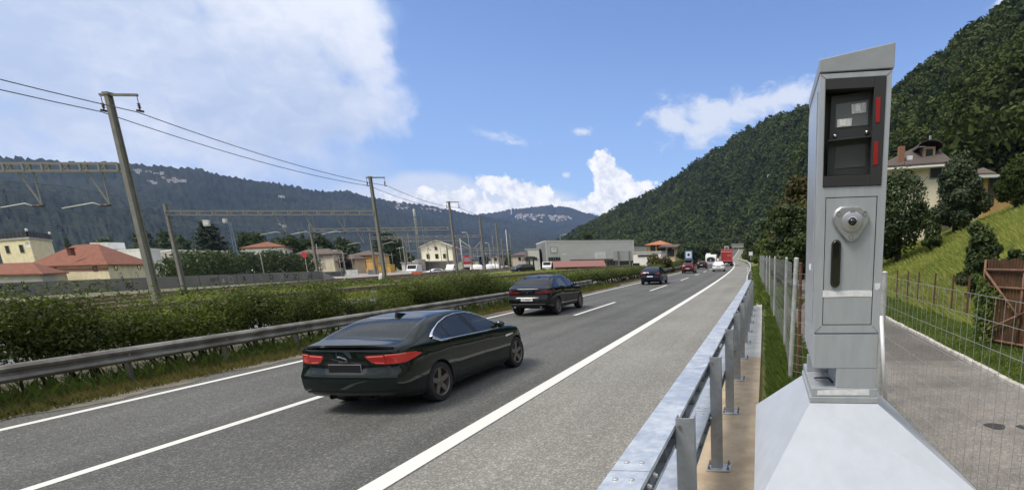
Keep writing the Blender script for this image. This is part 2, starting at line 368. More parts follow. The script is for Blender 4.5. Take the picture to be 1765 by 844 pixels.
# concrete footing of the guardrail: old buff slab near, newer pale slab farther on
M_cbuff = mat('buff_concrete', (.36, .275, .185), .9, col2=(.46, .37, .26), scale=3.2, bump=.25, bscale=40)
M_cpale = mat('pale_concrete', (.50, .49, .46), .9, vary=.14, scale=3, bump=.2, bscale=50)
for nm, y0, y1, m in (('concrete_footing', -4, 11.7, M_cbuff), ('concrete_footing', 11.72, 30.5, M_cpale)):
    b = MB(); ys = np.linspace(y0, y1, 12)
    for a, c_ in zip(ys[:-1], ys[1:]):
        x0, x1, z = -.86, -.11, .1
        b.quad(rp(x0, a, z), rp(x1, a, z), rp(x1, c_, z), rp(x0, c_, z)); b.quad(rp(x1, a, z), rp(x1, a, -.3), rp(x1, c_, -.3), rp(x1, c_, z)); b.quad(rp(x0, a, -.2), rp(x0, a, z), rp(x0, c_, z), rp(x0, c_, -.2))
    tag(b.build(nm, m), kind='structure')
# farm lane on the right with its kerb of stones
M_lane = speckle('lane_asphalt', (.205, .187, .165), (.15, .135, .12), (.29, .27, .24), 60, big=.06, patch=.32, bs=.5)
M_lane2 = speckle('patched_lane', (.15, .135, .118), (.10, .09, .08), (.26, .24, .21), 60, big=.06, patch=.25)
strip('lane', .95, 4.25, -8, 12.0, -.022, M_lane, .5); strip('lane', .95, 4.25, 12.0, 75, -.022, M_lane2, .5)
M_oil = mat('oil_stain', (.035, .033, .03), .7)
for cx_, cy_, r_ in ((3.05, 7.35, .13), (3.42, 7.32, .1)):
    b = MB(); b.quad(*[(cx_+r_*math.cos(a)*(1+.2*math.sin(3*a)), cy_+r_*1.1*math.sin(a), -.017) for a in np.linspace(0, 6.28, 14)[:-1]])
    tag(b.build('road_stain', M_oil, fix=False), kind='structure')
M_kerb = mat('stone_kerb', (.44, .42, .38), .9, vary=.25, scale=4, bump=.4, bscale=25)
b = MB(); Y = 0.0
while Y < 60:
    L = rng.uniform(.5, 1.1); b.box(np.array(rp(4.31+rng.normal(0, .012), Y+L/2, -.005+rng.normal(0, .008))), (.11, L-.02, .09+rng.uniform(0, .03)), rz=rng.normal(0, .01)); Y += L
tag(b.build('lane_kerb', M_kerb, bevel=.012), kind='structure')
# railway ballast bed
M_ball = mat('ballast', (.20, .165, .135), .95, col2=(.13, .11, .095), scale=2.2, bump=1, bscale=6)
M_yard = mat('yard_gravel', (.27, .25, .22), .95, vary=.2, scale=.7)
RD = np.array([-.231, .973, 0]); RN = np.array([.973, .231, 0])      # along and across the tracks
RA = np.array([-38.6, 30.0, -.3])                                    # foot of the nearest mast of the row
def rail(s, d, z=0.0): q = RA+RD*s+RN*d; return (q[0], q[1], -.3+z)
def rstrip(name, d0, d1, s0, s1, z, m):
    b = MB()
    for a in np.arange(s0, s1, 20.0): b.quad(rail(a, d0, z), rail(a, d1, z), rail(a+20, d1, z), rail(a+20, d0, z))
    return tag(b.build(name, m, fix=False), kind='structure')
rstrip('railway_ground', -46, 3.5, -60, 250, .06, mat('railway_soil', (.155, .14, .105), .95, col2=(.12, .125, .055), scale=.25, bump=.5, bscale=5))
for k, d in enumerate((-3.2, -7.8, -12.4, -17.0)):
    if k < 3: rstrip('track_bed', d-1.75, d+1.75, -60, 240, .20, M_ball)
M_rail = mat('rail_steel', (.22, .15, .11), .45, .7)
for k, d in enumerate((-3.2, -7.8, -12.4)):
    for e in (-.72, .72):
        b = MB(); b.bar(rail(-60, d+e, .30), rail(240, d+e, .30), .07, .15)
        tag(b.build('railway_rail', M_rail), 'rusty railway rail on brown ballast between hedge and graffiti wall', 'rail', 'rails of the railway tracks')
rstrip('station_yard', -40, -15, 60, 230, .12, M_yard)

# ---- hills: forest slopes as terrain with real depth, measured bearing by bearing
class Hill:
    def __init__(s, ridge, d0, d1, bowed=1.0, z0=0.0, nz=(0, 1), tree_h=0.0):
        a = [px_ang(p[0], p[1]+tree_h*CF/d) for p, d in zip(ridge, d1)]; s.a = np.array([q[0] for q in a]); s.e = np.array([q[1] for q in a]); s.d0 = np.array(d0, float); s.d1 = np.array(d1, float); s.b = bowed; s.z0 = z0; s.nz = nz
        o = np.argsort(s.a); s.a, s.e, s.d0, s.d1 = s.a[o], s.e[o], s.d0[o], s.d1[o]
    def at(s, a, t_):
        "point at bearing a, t 0 foot .. 1 ridge .. 1.6 behind"
        d0 = np.interp(a, s.a, s.d0); d1 = np.interp(a, s.a, s.d1); e = np.interp(a, s.a, s.e)
        h = d1*np.tan(e)+CH-s.z0; d = d0+(d1-d0)*t_
        up = np.where(t_ <= 1, np.clip(t_, 0, 1)**s.b, 1-np.clip(t_-1, 0, 1)*1.2)
        x = d*np.sin(a); y = d*np.cos(a); amp, L = s.nz
        wob = amp*(np.sin(x/L+1.3*np.sin(y/L*.7))*np.sin(y/L*1.1+.6)+.5*np.sin(x/L*2.3+y/L*1.9))*np.sin(np.pi*np.clip(t_, 0, 1))
        return np.stack([x, y, s.z0+h*up+wob], -1)
    def mesh(s, name, m, na, nt, rough=0.0, tmax=1.5):
        A = np.linspace(s.a[0], s.a[-1], na); T = np.concatenate([np.linspace(-.02, 1, nt), np.linspace(1.06, tmax, 6)])
        AA, TT = np.meshgrid(A, T); V = s.at(AA, TT)
        if rough: V[..., 2] += rng.uniform(-.2, 1, V.shape[:2])*rough*np.clip(TT*4, 0, 1)
        i = np.arange(AA.size).reshape(AA.shape); F = np.stack([i[:-1, :-1], i[:-1, 1:], i[1:, 1:], i[1:, :-1]], -1).reshape(-1, 4)
        return tag(np_mesh(name, V.reshape(-1, 3), F, m, smooth=not rough), kind='structure')
def wood_mat(name, dark, light, sc, bsc, bd):
    m = mat(name, dark, .95, spec=.1); q = NT(m.node_tree); b = m.node_tree.nodes['Principled BSDF']; pos = q.n('ShaderNodeNewGeometry').outputs['Position']
    n = q.n('ShaderNodeTexNoise', {0: pos, 'Scale': sc, 'Detail': 8, 'Roughness': .7}); v = q.n('ShaderNodeTexVoronoi', {'Vector': pos, 'Scale': bsc}, feature='SMOOTH_F1')
    q.set(b.inputs['Base Color'], q.mix(q.rng(n.outputs[0], .32, .68), tuple(dark)+(1,), tuple(light)+(1,)))
    q.set(b.inputs['Normal'], q.n('ShaderNodeBump', {'Strength': 1, 'Distance': bd, 'Height': q.m('SUBTRACT', 1.0, v.outputs[0])}).outputs[0]); return m
M_far = wood_mat('far_forest', (.011, .018, .013), (.031, .041, .026), .006, .12, 4)
M_far2 = wood_mat('far_forest_pale', (.012, .019, .014), (.035, .046, .029), .006, .11, 4)
left_hill = Hill([(-500, 262), (-200, 268), (0, 273), (50, 276), (105, 282), (190, 284), (235, 286), (300, 291), (340, 293), (380, 303), (420, 310), (480, 318), (530, 328), (560, 331), (600, 331), (640, 342), (690, 350), (740, 356), (800, 368), (860, 378), (930, 386), (1010, 396), (1080, 402)],
    np.linspace(700, 2200, 23), [2600]*12+list(np.linspace(2700, 4200, 11)), 1.1, -3, (35, 330))
left_hill.mesh('mountain', M_far, 420, 46, 11)
far_hill = Hill([(760, 384), (800, 373), (830, 369), (860, 366), (885, 361), (920, 357), (950, 354), (958, 358), (966, 355), (985, 360), (1008, 367), (1040, 374), (1080, 384), (1140, 396)], [3000]*14, [4700]*14, 1.1, -3, (35, 400))
far_hill.mesh('mountain', M_far2, 200, 40, 11)
right_hill = Hill([(930, 424), (970, 413), (985, 402), (1005, 389), (1030, 377), (1060, 357), (1120, 331), (1165, 303), (1205, 271), (1240, 251), (1290, 220), (1330, 200), (1390, 178), (1440, 172), (1535, 158), (1580, 128), (1620, 104), (1660, 66), (1700, 40), (1740, 10), (1765, -8), (1850, -70), (2000, -170), (2200, -250), (2700, -380), (3400, -560)],
    [760, 720, 680, 640, 610, 580, 550, 520, 490, 480, 460, 400, 250, 190, 130, 112, 104, 98, 94, 92, 90, 85, 80, 80, 80, 80],
    [960, 955, 950, 940, 930, 910, 880, 850, 820, 790, 760, 700, 600, 530, 470, 440, 420, 400, 390, 380, 370, 350, 330, 320, 320, 320], 1.0, 1.0, (5, 60), 9.5)
M_back = wood_mat('unseen_ring_forest', (.014, .022, .010), (.04, .055, .02), .02, .12, 4)
for a0, a1, d0, d1, h_ in ((R(70), R(290), 260, 900, 210),):  # unseen ring of hills behind the lens, added to darken the reflections
    A = np.linspace(a0, a1, 90); T = np.linspace(0, 1.3, 14); AA, TT = np.meshgrid(A, T); D = d0+(d1-d0)*TT
    Z = h_*np.where(TT < 1, TT, 2-TT)*(1+.25*np.sin(AA*7)+.12*np.sin(AA*17+1))*np.clip(np.minimum(AA-a0, a1-AA)*4, 0, 1)-2
    i = np.arange(AA.size).reshape(AA.shape); tag(np_mesh('hill', np.stack([D*np.sin(AA), D*np.cos(AA), Z], -1).reshape(-1, 3), np.stack([i[:-1, :-1], i[:-1, 1:], i[1:, 1:], i[1:, :-1]], -1).reshape(-1, 4), M_back, smooth=True), kind='structure')
M_hillsoil = mat('forest_floor', (.020, .030, .012), 1.0, col2=(.035, .045, .018), scale=.05, spec=.05)
right_hill.mesh('hill', M_hillsoil, 200, 40)
# ------------------------------------------------------------------ vegetation
L_forest = leaf_mat('forest_leaves', (.012, .026, .010), (.092, .118, .036), .2, .85, .022, .08)
L_near = leaf_mat('broad_leaves', (.018, .036, .010), (.078, .108, .030), .25, .5, .5)
L_dark = leaf_mat('dark_leaves', (.018, .036, .012), (.078, .110, .036), .15, .5, .5)
L_olive = leaf_mat('olive_leaves', (.040, .040, .008), (.115, .10, .022), .2, .6, .4)
L_lime = leaf_mat('lime_leaves', (.06, .085, .015), (.15, .19, .035), .3, .5, .8)
L_hedge = leaf_mat('hedge_leaves', (.022, .038, .009), (.155, .185, .032), .35, .5, .55)
L_conif = leaf_mat('conifer_needles', (.018, .034, .015), (.062, .088, .038), .08, .6, .5)
M_bark = mat('bark', (.05, .036, .026), .95, vary=.3, scale=6, bump=.6, bscale=18)
M_twig = mat('hedge_stems', (.022, .017, .013), .9)

def crown_pts(n, h, rad, base, k, g, size, top=.55, shell=.35, jit=.65, asp=.65):
    c, d = lumpy(n, crown_lobes(h, rad, base, k, g, top), shell, g)
    return leaf_quads(c, d*np.array([1, 1, 1])+np.array([0, 0, .25]), size, asp, jit, g)
def cone_pts(n, h, rad, base, g, size, tiers=11):
    zf = 1-np.sqrt(g.random(n)); z = base+(h-base)*zf
    a = g.uniform(0, 2*math.pi, n); saw = .72+.28*np.mod(-zf*tiers, 1)+.1*np.sin(a*5+zf*9)
    r = rad*(1-zf)**.8*saw*(1-.5*g.random(n)**2.2)
    c = np.stack([r*np.cos(a), r*np.sin(a), z-.1*r], 1); d = np.stack([np.cos(a), np.sin(a), np.full(n, .7)], 1)
    return leaf_quads(c, d, size, .45, .5, g)
# --- the wood on the right-hand hill: every tree is leaf clumps, one object because nobody could count it
g = np.random.default_rng(3)
TPL = {}
for key, n, sz in (('s', 150, .165), ('m', 330, .115), ('l', 800, .075)):
    TPL[key] = [crown_pts(n, 1.0, .42, .18, 9, g, sz*.42*1.25, shell=.3) for _ in range(5)]
def sample_hill(hill, n, a0, a1, t0=0.0, t1=1.03):
    out = []
    while len(out) < n:
        a = g.uniform(a0, a1, 4000); tt = g.uniform(t0, t1, 4000); d = np.interp(a, hill.a, hill.d0)*(1-tt)+np.interp(a, hill.a, hill.d1)*tt
        keep = g.random(4000) < d/d.max(); out += list(zip(a[keep], tt[keep], d[keep]))
    return out[:n]
pts = sample_hill(right_hill, 9500, right_hill.a[0]+.01, R(33))
vis = []
V = []; F = []; T = []; nv = 0; near_trees = []
for a, tt, d in pts:
    p = right_hill.at(np.float64(a), np.float64(tt)); H = (5+13*g.random()**1.7)*(.8 if tt > .9 else 1)
    if d < 165 and R(8) < a < R(30): near_trees.append((p, H)); continue
    if a > R(27) and d > 250 and tt < .8: pass
    v, f, tn = TPL['s' if d > 420 else ('m' if d > 230 else 'l')][g.integers(5)]
    ca, sa = math.cos(a*97), math.sin(a*97); wd = H*g.uniform(.8, 1.25)
    q = np.stack([(v[:, 0]*ca-v[:, 1]*sa)*wd, (v[:, 0]*sa+v[:, 1]*ca)*wd, v[:, 2]*H-.12*H], 1)+p
    V.append(q); F.append(f+nv); nv += len(v); T.append(tn*.26+g.beta(1.1, 2.2)*1.0+(.18 if tt < .12 else 0)+.16*math.sin(p[0]*.021+1.7*math.sin(p[1]*.013))*math.sin(p[1]*.017+p[2]*.03))
tag(np_mesh('forest', np.concatenate(V), np.concatenate(F), L_forest, tint=np.concatenate(T)), 'dense dark green broadleaf wood covering the steep hill', kind='stuff')

def trunk_mb(h, r, g, limbs=5, spread=1.0, base=0.0):
    b = MB(); lean = g.normal(0, .03, 2)*h
    pts = [(lean[0]*q*q, lean[1]*q*q, base+(h-base)*q) for q in np.linspace(0, 1, 6)]
    b.tube(pts, [r*(1-.75*q)+(.35*r if q == 0 else 0) for q in np.linspace(0, 1, 6)], 8)
    for k in range(limbs):
        q = g.uniform(.35, .85); a = g.uniform(0, 6.28); p0 = Vector((lean[0]*q*q, lean[1]*q*q, h*q)); L = spread*g.uniform(.6, 1)
        p1 = p0+Vector((math.cos(a)*L*.6, math.sin(a)*L*.6, L*.35)); p2 = p0+Vector((math.cos(a)*L, math.sin(a)*L, L*.8))
        b.tube([p0, p1, p2], [r*.38, r*.25, r*.1], 6)
    return b
def make_tree(name, label, loc, h, rad, lm, n=3500, leaf=.22, base=.2, kind='broad', lobes=14, seed=0, group=None, cat='tree', trunk=True, sx=1.0, top=.55, shell=.35):
    g = np.random.default_rng(seed+11)
    r = thing(name, tuple(loc), label, cat, group)
    if kind == 'broad': v, f, tn = crown_pts(n, h, rad, h*base, lobes, g, leaf, top, shell)
    else: v, f, tn = cone_pts(n, h, rad, h*base, g, leaf)
    v = v*np.array([sx, 1, 1])
    np_mesh('crown', v, f, lm, r, tn)
    if trunk: trunk_mb(h*.8, .035*h*.6+.06, g, 7 if kind == 'broad' else 0, rad*.7).build('trunk', M_bark, r, smooth='all', local=True)
    return r
# nearer trees of the same hillside, each one a tree
protos = []
for k in range(6):
    g2 = np.random.default_rng(50+k); r = thing('woodland_tree', (0, 0, 0), None, None, 'trees on the lower hillside')
    v, f, tn = crown_pts(1500, 1.0, .42, .12, 14, g2, .032, shell=.35); np_mesh('crown', v, f, L_forest, r, tn)
    trunk_mb(.8, .02, g2, 5, .3).build('trunk', M_bark, r, smooth='all', local=True); protos.append(r)
near_trees.sort(key=lambda q: np.hypot(*q[0][:2])); used_p = set()
WL = ['dark green broadleaf tree crowded among others on the lower hillside above the meadow', 'yellowish green broadleaf tree in the wood above the meadow']
for k, (p, H) in enumerate(near_trees[:190]):
    j = k % 6; r = protos[j] if j not in used_p else copy_tree(protos[j]); used_p.add(j)
    r.location = tuple(p-np.array([0, 0, .6])); s_ = H*g.uniform(.9, 1.15); r.scale = (s_*g.uniform(.9, 1.2), s_*g.uniform(.9, 1.2), s_); r.rotation_euler = (0, 0, g.uniform(0, 6.28))
    tag(r, 'broadleaf tree crowded among others in the wood above the meadow', 'tree')

def gnd(x, Y): return float(terr(x, Y))
def px_tree(name, label, px, Y, py_top, wpx, lm, zb=None, **kw):
    "tree whose crown spans that place: px centre, py of its top, width in pixels at Y metres"
    x = bx(px, Y, py_top+30); zt = zz(px, py_top, Y); z0 = gnd(x, Y)-.1 if zb is None else zb
    return make_tree(name, label, (x, Y, z0), zt-z0, wpx/2/CF*Y*1.02, lm, **kw)
# right of the road
px_tree('leafy_tree', 'tall tree with large pale leaves behind the wire fence, left of the grey cabinet', 1372, 34, 342, 108, L_near, n=9000, leaf=.12, base=.08, seed=1, top=.35)
px_tree('olive_tree', 'tall tree with brownish olive foliage rising behind the pale leafy tree', 1385, 52, 298, 120, L_olive, n=8000, leaf=.17, base=.1, seed=2, top=.6)
px_tree('roadside_tree', 'dark rounded tree beside the hard shoulder at the bend of the road', 1322, 150, 372, 82, L_dark, n=9000, leaf=.36, base=.06, seed=3, top=.45)
px_tree('roadside_tree', 'dark green tree farther along the shoulder, nearest the tunnel end', 1300, 200, 395, 44, L_forest, n=4000, leaf=.5, base=.05, seed=4)
px_tree('roadside_tree', 'mid green tree between the bend of the road and the olive tree', 1345, 125, 352, 80, L_forest, n=7000, leaf=.33, base=.05, seed=41)
px_tree('young_tree', 'small lime green tree at the end of the wire fence', 1318, 95, 411, 48, L_lime, n=3500, leaf=.2, base=.05, seed=5)
px_tree('garden_tree', 'dense dark broadleaf tree just right of the grey cabinet in front of the house', 1555, 43, 275, 128, L_dark, n=15000, leaf=.12, base=.03, seed=6, top=.45)
px_tree('garden_tree', 'pointed dark evergreen tree covering the middle of the house front', 1655, 46, 250, 92, L_conif, n=16000, leaf=.12, base=.02, kind='broad', lobes=26, seed=7, top=.7)
px_tree('garden_shrub', 'lighter green shrub at the foot of the pointed evergreen', 1608, 41, 352, 40, L_near, n=3500, leaf=.10, base=.05, seed=8, trunk=False, cat='shrub')
px_tree('garden_tree', 'feathery grey green tree at the right edge above the meadow', 1758, 42, 258, 72, L_forest, n=7000, leaf=.10, base=.05, seed=9)
px_tree('meadow_shrub', 'tall leafy bush on the meadow slope behind the rusty gate', 1695, 21, 376, 76, L_near, n=9000, leaf=.06, base=.02, seed=10, trunk=False, cat='shrub', top=.35)
px_tree('meadow_shrub', 'lower leafy bush on the meadow right of the tall bush', 1752, 21, 425, 48, L_near, n=5200, leaf=.06, base=.02, seed=12, trunk=False, cat='shrub', top=.35)
# far bank of the road, left of the bend
for k, (px, Y, py, wp, lm, lb) in enumerate([
    (1137, 80, 441, 58, L_olive, 'brownish green bush behind the median rail beside the blue hatchback'), (1168, 98, 450, 34, L_hedge, 'low bright green bush behind the median rail near the blue sign'),
    (1187, 135, 418, 46, L_near, 'round green tree in front of the orange farmhouse end wall'), (1206, 172, 420, 40, L_near, 'round green tree right of the orange farmhouse'),
    (1222, 215, 424, 34, L_forest, 'small dark tree beyond the blue parking sign'), (1204, 158, 441, 34, L_hedge, 'bushy shrub on the median left of the white caravan'), (1238, 330, 421, 30, L_forest, 'small tree above the red lorry'),
    (1178, 110, 446, 30, L_hedge, 'light green shrub under the blue parking sign')]):
    px_tree('roadside_bush', lb, px, Y, py, wp, lm, n=2600, leaf=.12*Y/60, base=.03, seed=20+k, cat='bush', top=.4)
for k, (xo, Y, h_, r_) in enumerate([(2.2, 62, 2.0, 1.6), (1.9, 72, 1.6, 1.5), (3.2, 84, 3.2, 2.4), (2.4, 104, 2.4, 1.8), (4.0, 118, 4.5, 3.2), (2.6, 138, 2.6, 2.0), (4.5, 160, 5.5, 3.6), (3.4, 185, 4.0, 3.0), (5.5, 215, 7, 4.5), (5.0, 245, 6.0, 4.5), (7.0, 280, 9, 6), (6.5, 320, 9, 6), (8.0, 360, 11, 7), (9, 405, 12, 8)]):
    make_tree('verge_bush', 'rough green bush on the right verge between the thin guardrail and the bend', rp(xo, Y, -.1), h_, r_, (L_hedge, L_near, L_forest)[k % 3], n=1700, leaf=.13*max(1, Y/90), base=.02, seed=300+k, cat='bush', trunk=False, group='bushes on the right verge', top=.4)
# beyond the railway
for k, (px, Y, py, wp, lm, kind, lb, nm) in enumerate([
    (120, 150, 404, 30, L_conif, 'cone', 'small dark conifer behind the terracotta roof', 'conifer'), (178, 155, 406, 46, L_dark, 'broad', 'low dark tree behind the ridge of the terracotta roof', 'village_tree'),
    (196, 150, 404, 20, L_conif, 'cone', 'narrow conifer right of the terracotta ridge', 'conifer'),
    (250, 150, 395, 60, L_dark, 'broad', 'dark tree behind the white flat building, left one', 'village_tree'), (292, 152, 393, 56, L_dark, 'broad', 'dark tree behind the white flat building beside the thin mast', 'village_tree'),
    (318, 150, 403, 40, L_dark, 'broad', 'dark tree at the right end of the white flat building', 'village_tree'),
    (368, 135, 383, 92, L_conif, 'cedar', 'broad dark cedar with layered branches above the laurel hedge', 'cedar'), (432, 145, 393, 84, L_forest, 'broad', 'mid green tree behind the lattice mast', 'village_tree'),
    (500, 150, 404, 72, L_forest, 'broad', 'olive green tree behind the brown roofed house', 'village_tree'), (552, 155, 402, 76, L_forest, 'broad', 'rounded green tree between the brown roofed house and the yellow house', 'village_tree'),
    (598, 150, 406, 62, L_dark, 'broad', 'dark flat topped pine left of the yellow house', 'village_tree'), (524, 160, 396, 30, L_conif, 'cone', 'pointed dark conifer above the brown roofed house', 'conifer'),
    (650, 175, 402, 34, L_conif, 'cone', 'dark conifer behind the yellow house', 'conifer'), (676, 165, 396, 56, L_dark, 'broad', 'tall dark tree right of the second mast', 'village_tree'), (700, 185, 430, 40, L_dark, 'broad', 'dark tree beside the station mast', 'village_tree'),
    (893, 205, 442, 34, L_dark, 'broad', 'dark bushy tree beside the pale annexe', 'village_tree'), (880, 240, 428, 26, L_conif, 'cone', 'dark conifer far behind the station yard', 'conifer'), (1010, 330, 398, 40, L_forest, 'broad', 'dark tree behind the grey hall roof', 'village_tree')]):
    s_ = Y/150
    if kind == 'cedar':
        x = bx(px, Y); zt = zz(px, py, Y); r = thing('cedar', (x, Y, -1), lb, 'tree'); g2 = np.random.default_rng(5); Vs, Fs, Ts, n0 = [], [], [], 0
        for j in range(10):
            zf = j/9; zz_ = (zt+1)*(.25+.73*zf); rr = wp/2/CF*Y*(1-.75*zf**1.3); nl = int(700*(1-.6*zf))
            a = g2.uniform(0, 6.28, nl); rad = rr*np.sqrt(g2.random(nl))*(.75+.25*np.sin(a*4+j*2)); c_ = np.stack([rad*np.cos(a), rad*np.sin(a), zz_+g2.normal(0, .28, nl)-.06*rad], 1)
            v, f, tn = leaf_quads(c_, np.tile([0, 0, 1.], (nl, 1)), .5, .5, .5, g2); Vs.append(v); Fs.append(f+n0); Ts.append(tn); n0 += len(v)
        np_mesh('crown', np.concatenate(Vs), np.concatenate(Fs), lm, r, np.concatenate(Ts)); trunk_mb((zt+1)*.95, .5, g2, 0).build('trunk', M_bark, r, smooth='all', local=True)
    else: px_tree(nm, lb, px, Y, py, wp, lm, zb=-1.2, n=2600 if kind == 'broad' else 2200, leaf=.42*s_ if kind == 'broad' else .3*s_, base=.1, kind=kind, seed=60+k)
# laurel hedge behind the graffiti wall
g2 = np.random.default_rng(77); lob = []
for q in np.linspace(0, 1, 26):
    px = 318+q*222; Y = 70+q*42; x = bx(px, Y)-1.5; top = zz(px, 432+4*math.sin(q*23)+2*math.sin(q*61)+(8*(q-.9)*10 if q > .9 else 0)+(10-q*100 if q < .1 else 0), Y)
    lob.append((x, Y, top*.45-.3, 2.6, 2.6, top*.55+.3)); lob.append((x+g2.normal(0, .8), Y+g2.normal(0, 1), top*.6, 2.2, 2.2, top*.38))
c_, d_ = lumpy(17000, lob, .25, g2); v, f, tn = leaf_quads(c_, d_, .24, .6, .7, g2)
tag(np_mesh('laurel_hedge', v, f, L_near, tint=tn), 'tall rounded laurel hedge behind the grey graffiti wall', 'hedge')
# the clipped shrubs along the median
def shrub_proto(k, n, h, rx, ry, leaf):
    g2 = np.random.default_rng(200+k); r = thing('median_shrub', (0, 0, 0), None, 'shrub', 'shrubs of the median hedge')
    lob = [(g2.uniform(-.45, .45)*rx, g2.uniform(-.85, .85)*ry, h*g2.uniform(.40, .76), rx*g2.uniform(.45, .7), ry*g2.uniform(.3, .45), h*g2.uniform(.16, .26)) for _ in range(17)]
    c_, d_ = lumpy(int(n*.86), lob, .45, g2)
    m_ = int(n*.14); c2 = np.stack([g2.uniform(-rx, rx, m_)*.9, g2.uniform(-ry, ry, m_), h*g2.uniform(.5, 1.02, m_)], 1); d2 = np.tile([0, 0, 1.], (m_, 1))
    v, f, tn = leaf_quads(np.concatenate([c_, c2]), np.concatenate([d_, d2])+np.array([0, 0, .3]), leaf, .5, .8, g2)
    np_mesh('foliage', v, f, L_hedge, r, tn)
    b = MB()
    for j in range(15):
        a = g2.uniform(0, 6.28); x0, y0 = g2.normal(0, .15), g2.normal(0, .32)*ry; L = g2.uniform(.7, 1.0)*h*.85; sp_ = g2.uniform(.1, .5)
        p1 = (x0+math.cos(a)*sp_*.5, y0+math.sin(a)*sp_*.6, L*.5); b.tube([(x0, y0, -.05), p1, (x0+math.cos(a)*sp_, y0+math.sin(a)*sp_*1.2, L)], [g2.uniform(.016, .034), .016, .008], 5)
        for e in range(2):
            a2 = a+g2.normal(0, 1); b.tube([p1, (p1[0]+math.cos(a2)*.28, p1[1]+math.sin(a2)*.3, p1[2]+.35)], [.012, .005], 4)
    b.build('stems', M_twig, r, local=True, smooth='all'); return r
sh = [shrub_proto(k, 12500, 1.75, .85, 1.35, .036) for k in range(3)]; sh_far = [shrub_proto(5+k, 2600, 1.75, .85, 1.5, .075) for k in range(2)]; first = set()
SL = {0: 'clipped green shrub at the left edge of the photo, first of the median hedge'}
Y = 4.8; k = 0
while Y < 108:
    pr = sh[k % 3] if Y < 27 else sh_far[k % 2]; key = (Y < 27, k % (3 if Y < 27 else 2))
    r = pr if key not in first else copy_tree(pr); first.add(key)
    s_ = 1.0
    hs = (1.17 if Y < 11 else (1.06 if Y < 15 else (1.05 if Y < 27 else .80)))*g.uniform(.91, 1.06)
    if 17 < Y < 19.5: hs *= .72
    r.location = rp(-14.0+g.normal(0, .08), Y, -.05); r.scale = (1, g.uniform(.95, 1.15), hs); r.rotation_euler = (0, 0, math.pi*(k % 2)+g.normal(0, .08))
    tag(r, 'clipped green shrub with bare dark stems in the continuous hedge behind the median guardrail', 'shrub'); Y += 2.15 if Y < 27 else 2.5; k += 1
# rough second row of growth beyond the opposite road
for k, (px, Y, py, wp) in enumerate([(345, 38, 503, 70), (470, 42, 497, 80), (560, 40, 490, 90), (620, 47, 484, 76), (690, 50, 487, 90), (760, 58, 483, 80), (820, 66, 479, 70), (400, 40, 501, 60), (520, 44, 494, 70), (655, 52, 480, 60), (730, 56, 486, 70)]):
    px_tree('wild_shrub', 'ragged green shrub growing on the bank beyond the opposite carriageway', px, Y, py, wp, L_hedge, zb=-.35, n=1500, leaf=.11, base=.02, seed=120+k, trunk=False, cat='shrub', top=.3, group='wild shrubs on the railway bank')

# ---- grasses: blades, one object for each patch
def blades(name, label, pts, h, wd, m, lean=.35, seed=1):
    g = np.random.default_rng(seed); N = len(pts); a = g.uniform(0, 6.28, N); hh = h*g.uniform(.45, 1.2, N); wv = wd*g.uniform(.7, 1.3, N)
    dx = np.stack([np.cos(a), np.sin(a), np.zeros(N)], 1); le = np.stack([np.cos(a+1.57), np.sin(a+1.57), np.zeros(N)], 1)*(hh*g.uniform(0, lean*2, N))[:, None]; up = np.zeros((N, 3)); up[:, 2] = hh
    p = np.asarray(pts); v = np.stack([p-dx*wv[:, None]/2, p+dx*wv[:, None]/2, p+up*.6+le*.35+dx*wv[:, None]*.35, p+up+le], 1).reshape(-1, 3)
    f = np.arange(4*N).reshape(-1, 4)
    return tag(np_mesh(name, v, f, m, tint=np.repeat(g.uniform(0, 1, N), 4)), label, kind='stuff')
L_dry = leaf_mat('verge_grass_blades', (.055, .075, .018), (.26, .205, .075), .3, .7, 1.3)
L_grass = leaf_mat('grass_blades', (.05, .088, .018), (.16, .21, .045), .35, .6, 1.0)
L_mead = leaf_mat('meadow_blades', (.15, .20, .04), (.40, .40, .11), .35, .8, .35)
g = np.random.default_rng(9)
def scat(n, x0, x1, y0, y1, power=1.0, z=0.0, edge=0.0):
    Y = y0+(y1-y0)*g.random(n)**power; x = g.uniform(x0, x1, n)+edge*np.sin(Y*2.1)*.5; return np.stack([x+bend(Y), Y, terr(x+bend(Y), Y)+z], 1)
blades('verge_grass', 'dry yellow and green grass along the foot of the median guardrail', np.concatenate([scat(24000, -13.6, -12.05, 3, 45, 1.6, 0, .12), scat(9000, -12.2, -11.8, 3, 45, 1.5), scat(4000, -13.6, -12.0, 40, 110)]), .20, .007, L_dry, .45, 2)
blades('verge_grass', 'taller green weeds under the median guardrail', scat(8000, -13.9, -12.4, 3, 45, 1.6), .36, .011, L_grass, .35, 3)
blades('strip_grass', 'long green grass between concrete footing and wire fence', np.concatenate([scat(34000, .03, .95, 3, 20, 1.4), scat(12000, .04, 1.0, 16, 60)]), .17, .008, L_grass, .45, 4)
blades('lane_verge_grass', 'green grass verge beyond the stone kerb of the lane', np.concatenate([scat(42000, 4.4, 7.3, 8, 34, 1.2), scat(6000, 4.4, 8, 30, 60)]), .14, .010, L_grass, .5, 5)
Yv = 14+46*g.random(110000)**1.2; xv = 6.2+np.abs(g.random(110000))*(Yv*.52-2); pm = np.stack([xv, Yv, terr(xv, Yv)], 1)
blades('meadow_grass', 'sunlit tall meadow grass on the slope below the house', pm, .30, .018, L_mead, .6, 6)
blades('bank_grass', 'rough grass and weeds on the railway bank', np.concatenate([scat(12000, -31, -27, 20, 110, 1.2), scat(16000, -40, -29, 30, 110, 1.2)]), .5, .05, L_mead, .6, 7)
px_w = scat(9000, -.6, 1.6, 24, 95, 1.1); blades('shoulder_weeds', 'weeds along the thin steel rail at the edge of the shoulder', px_w, .55, .04, L_grass, .6, 8)
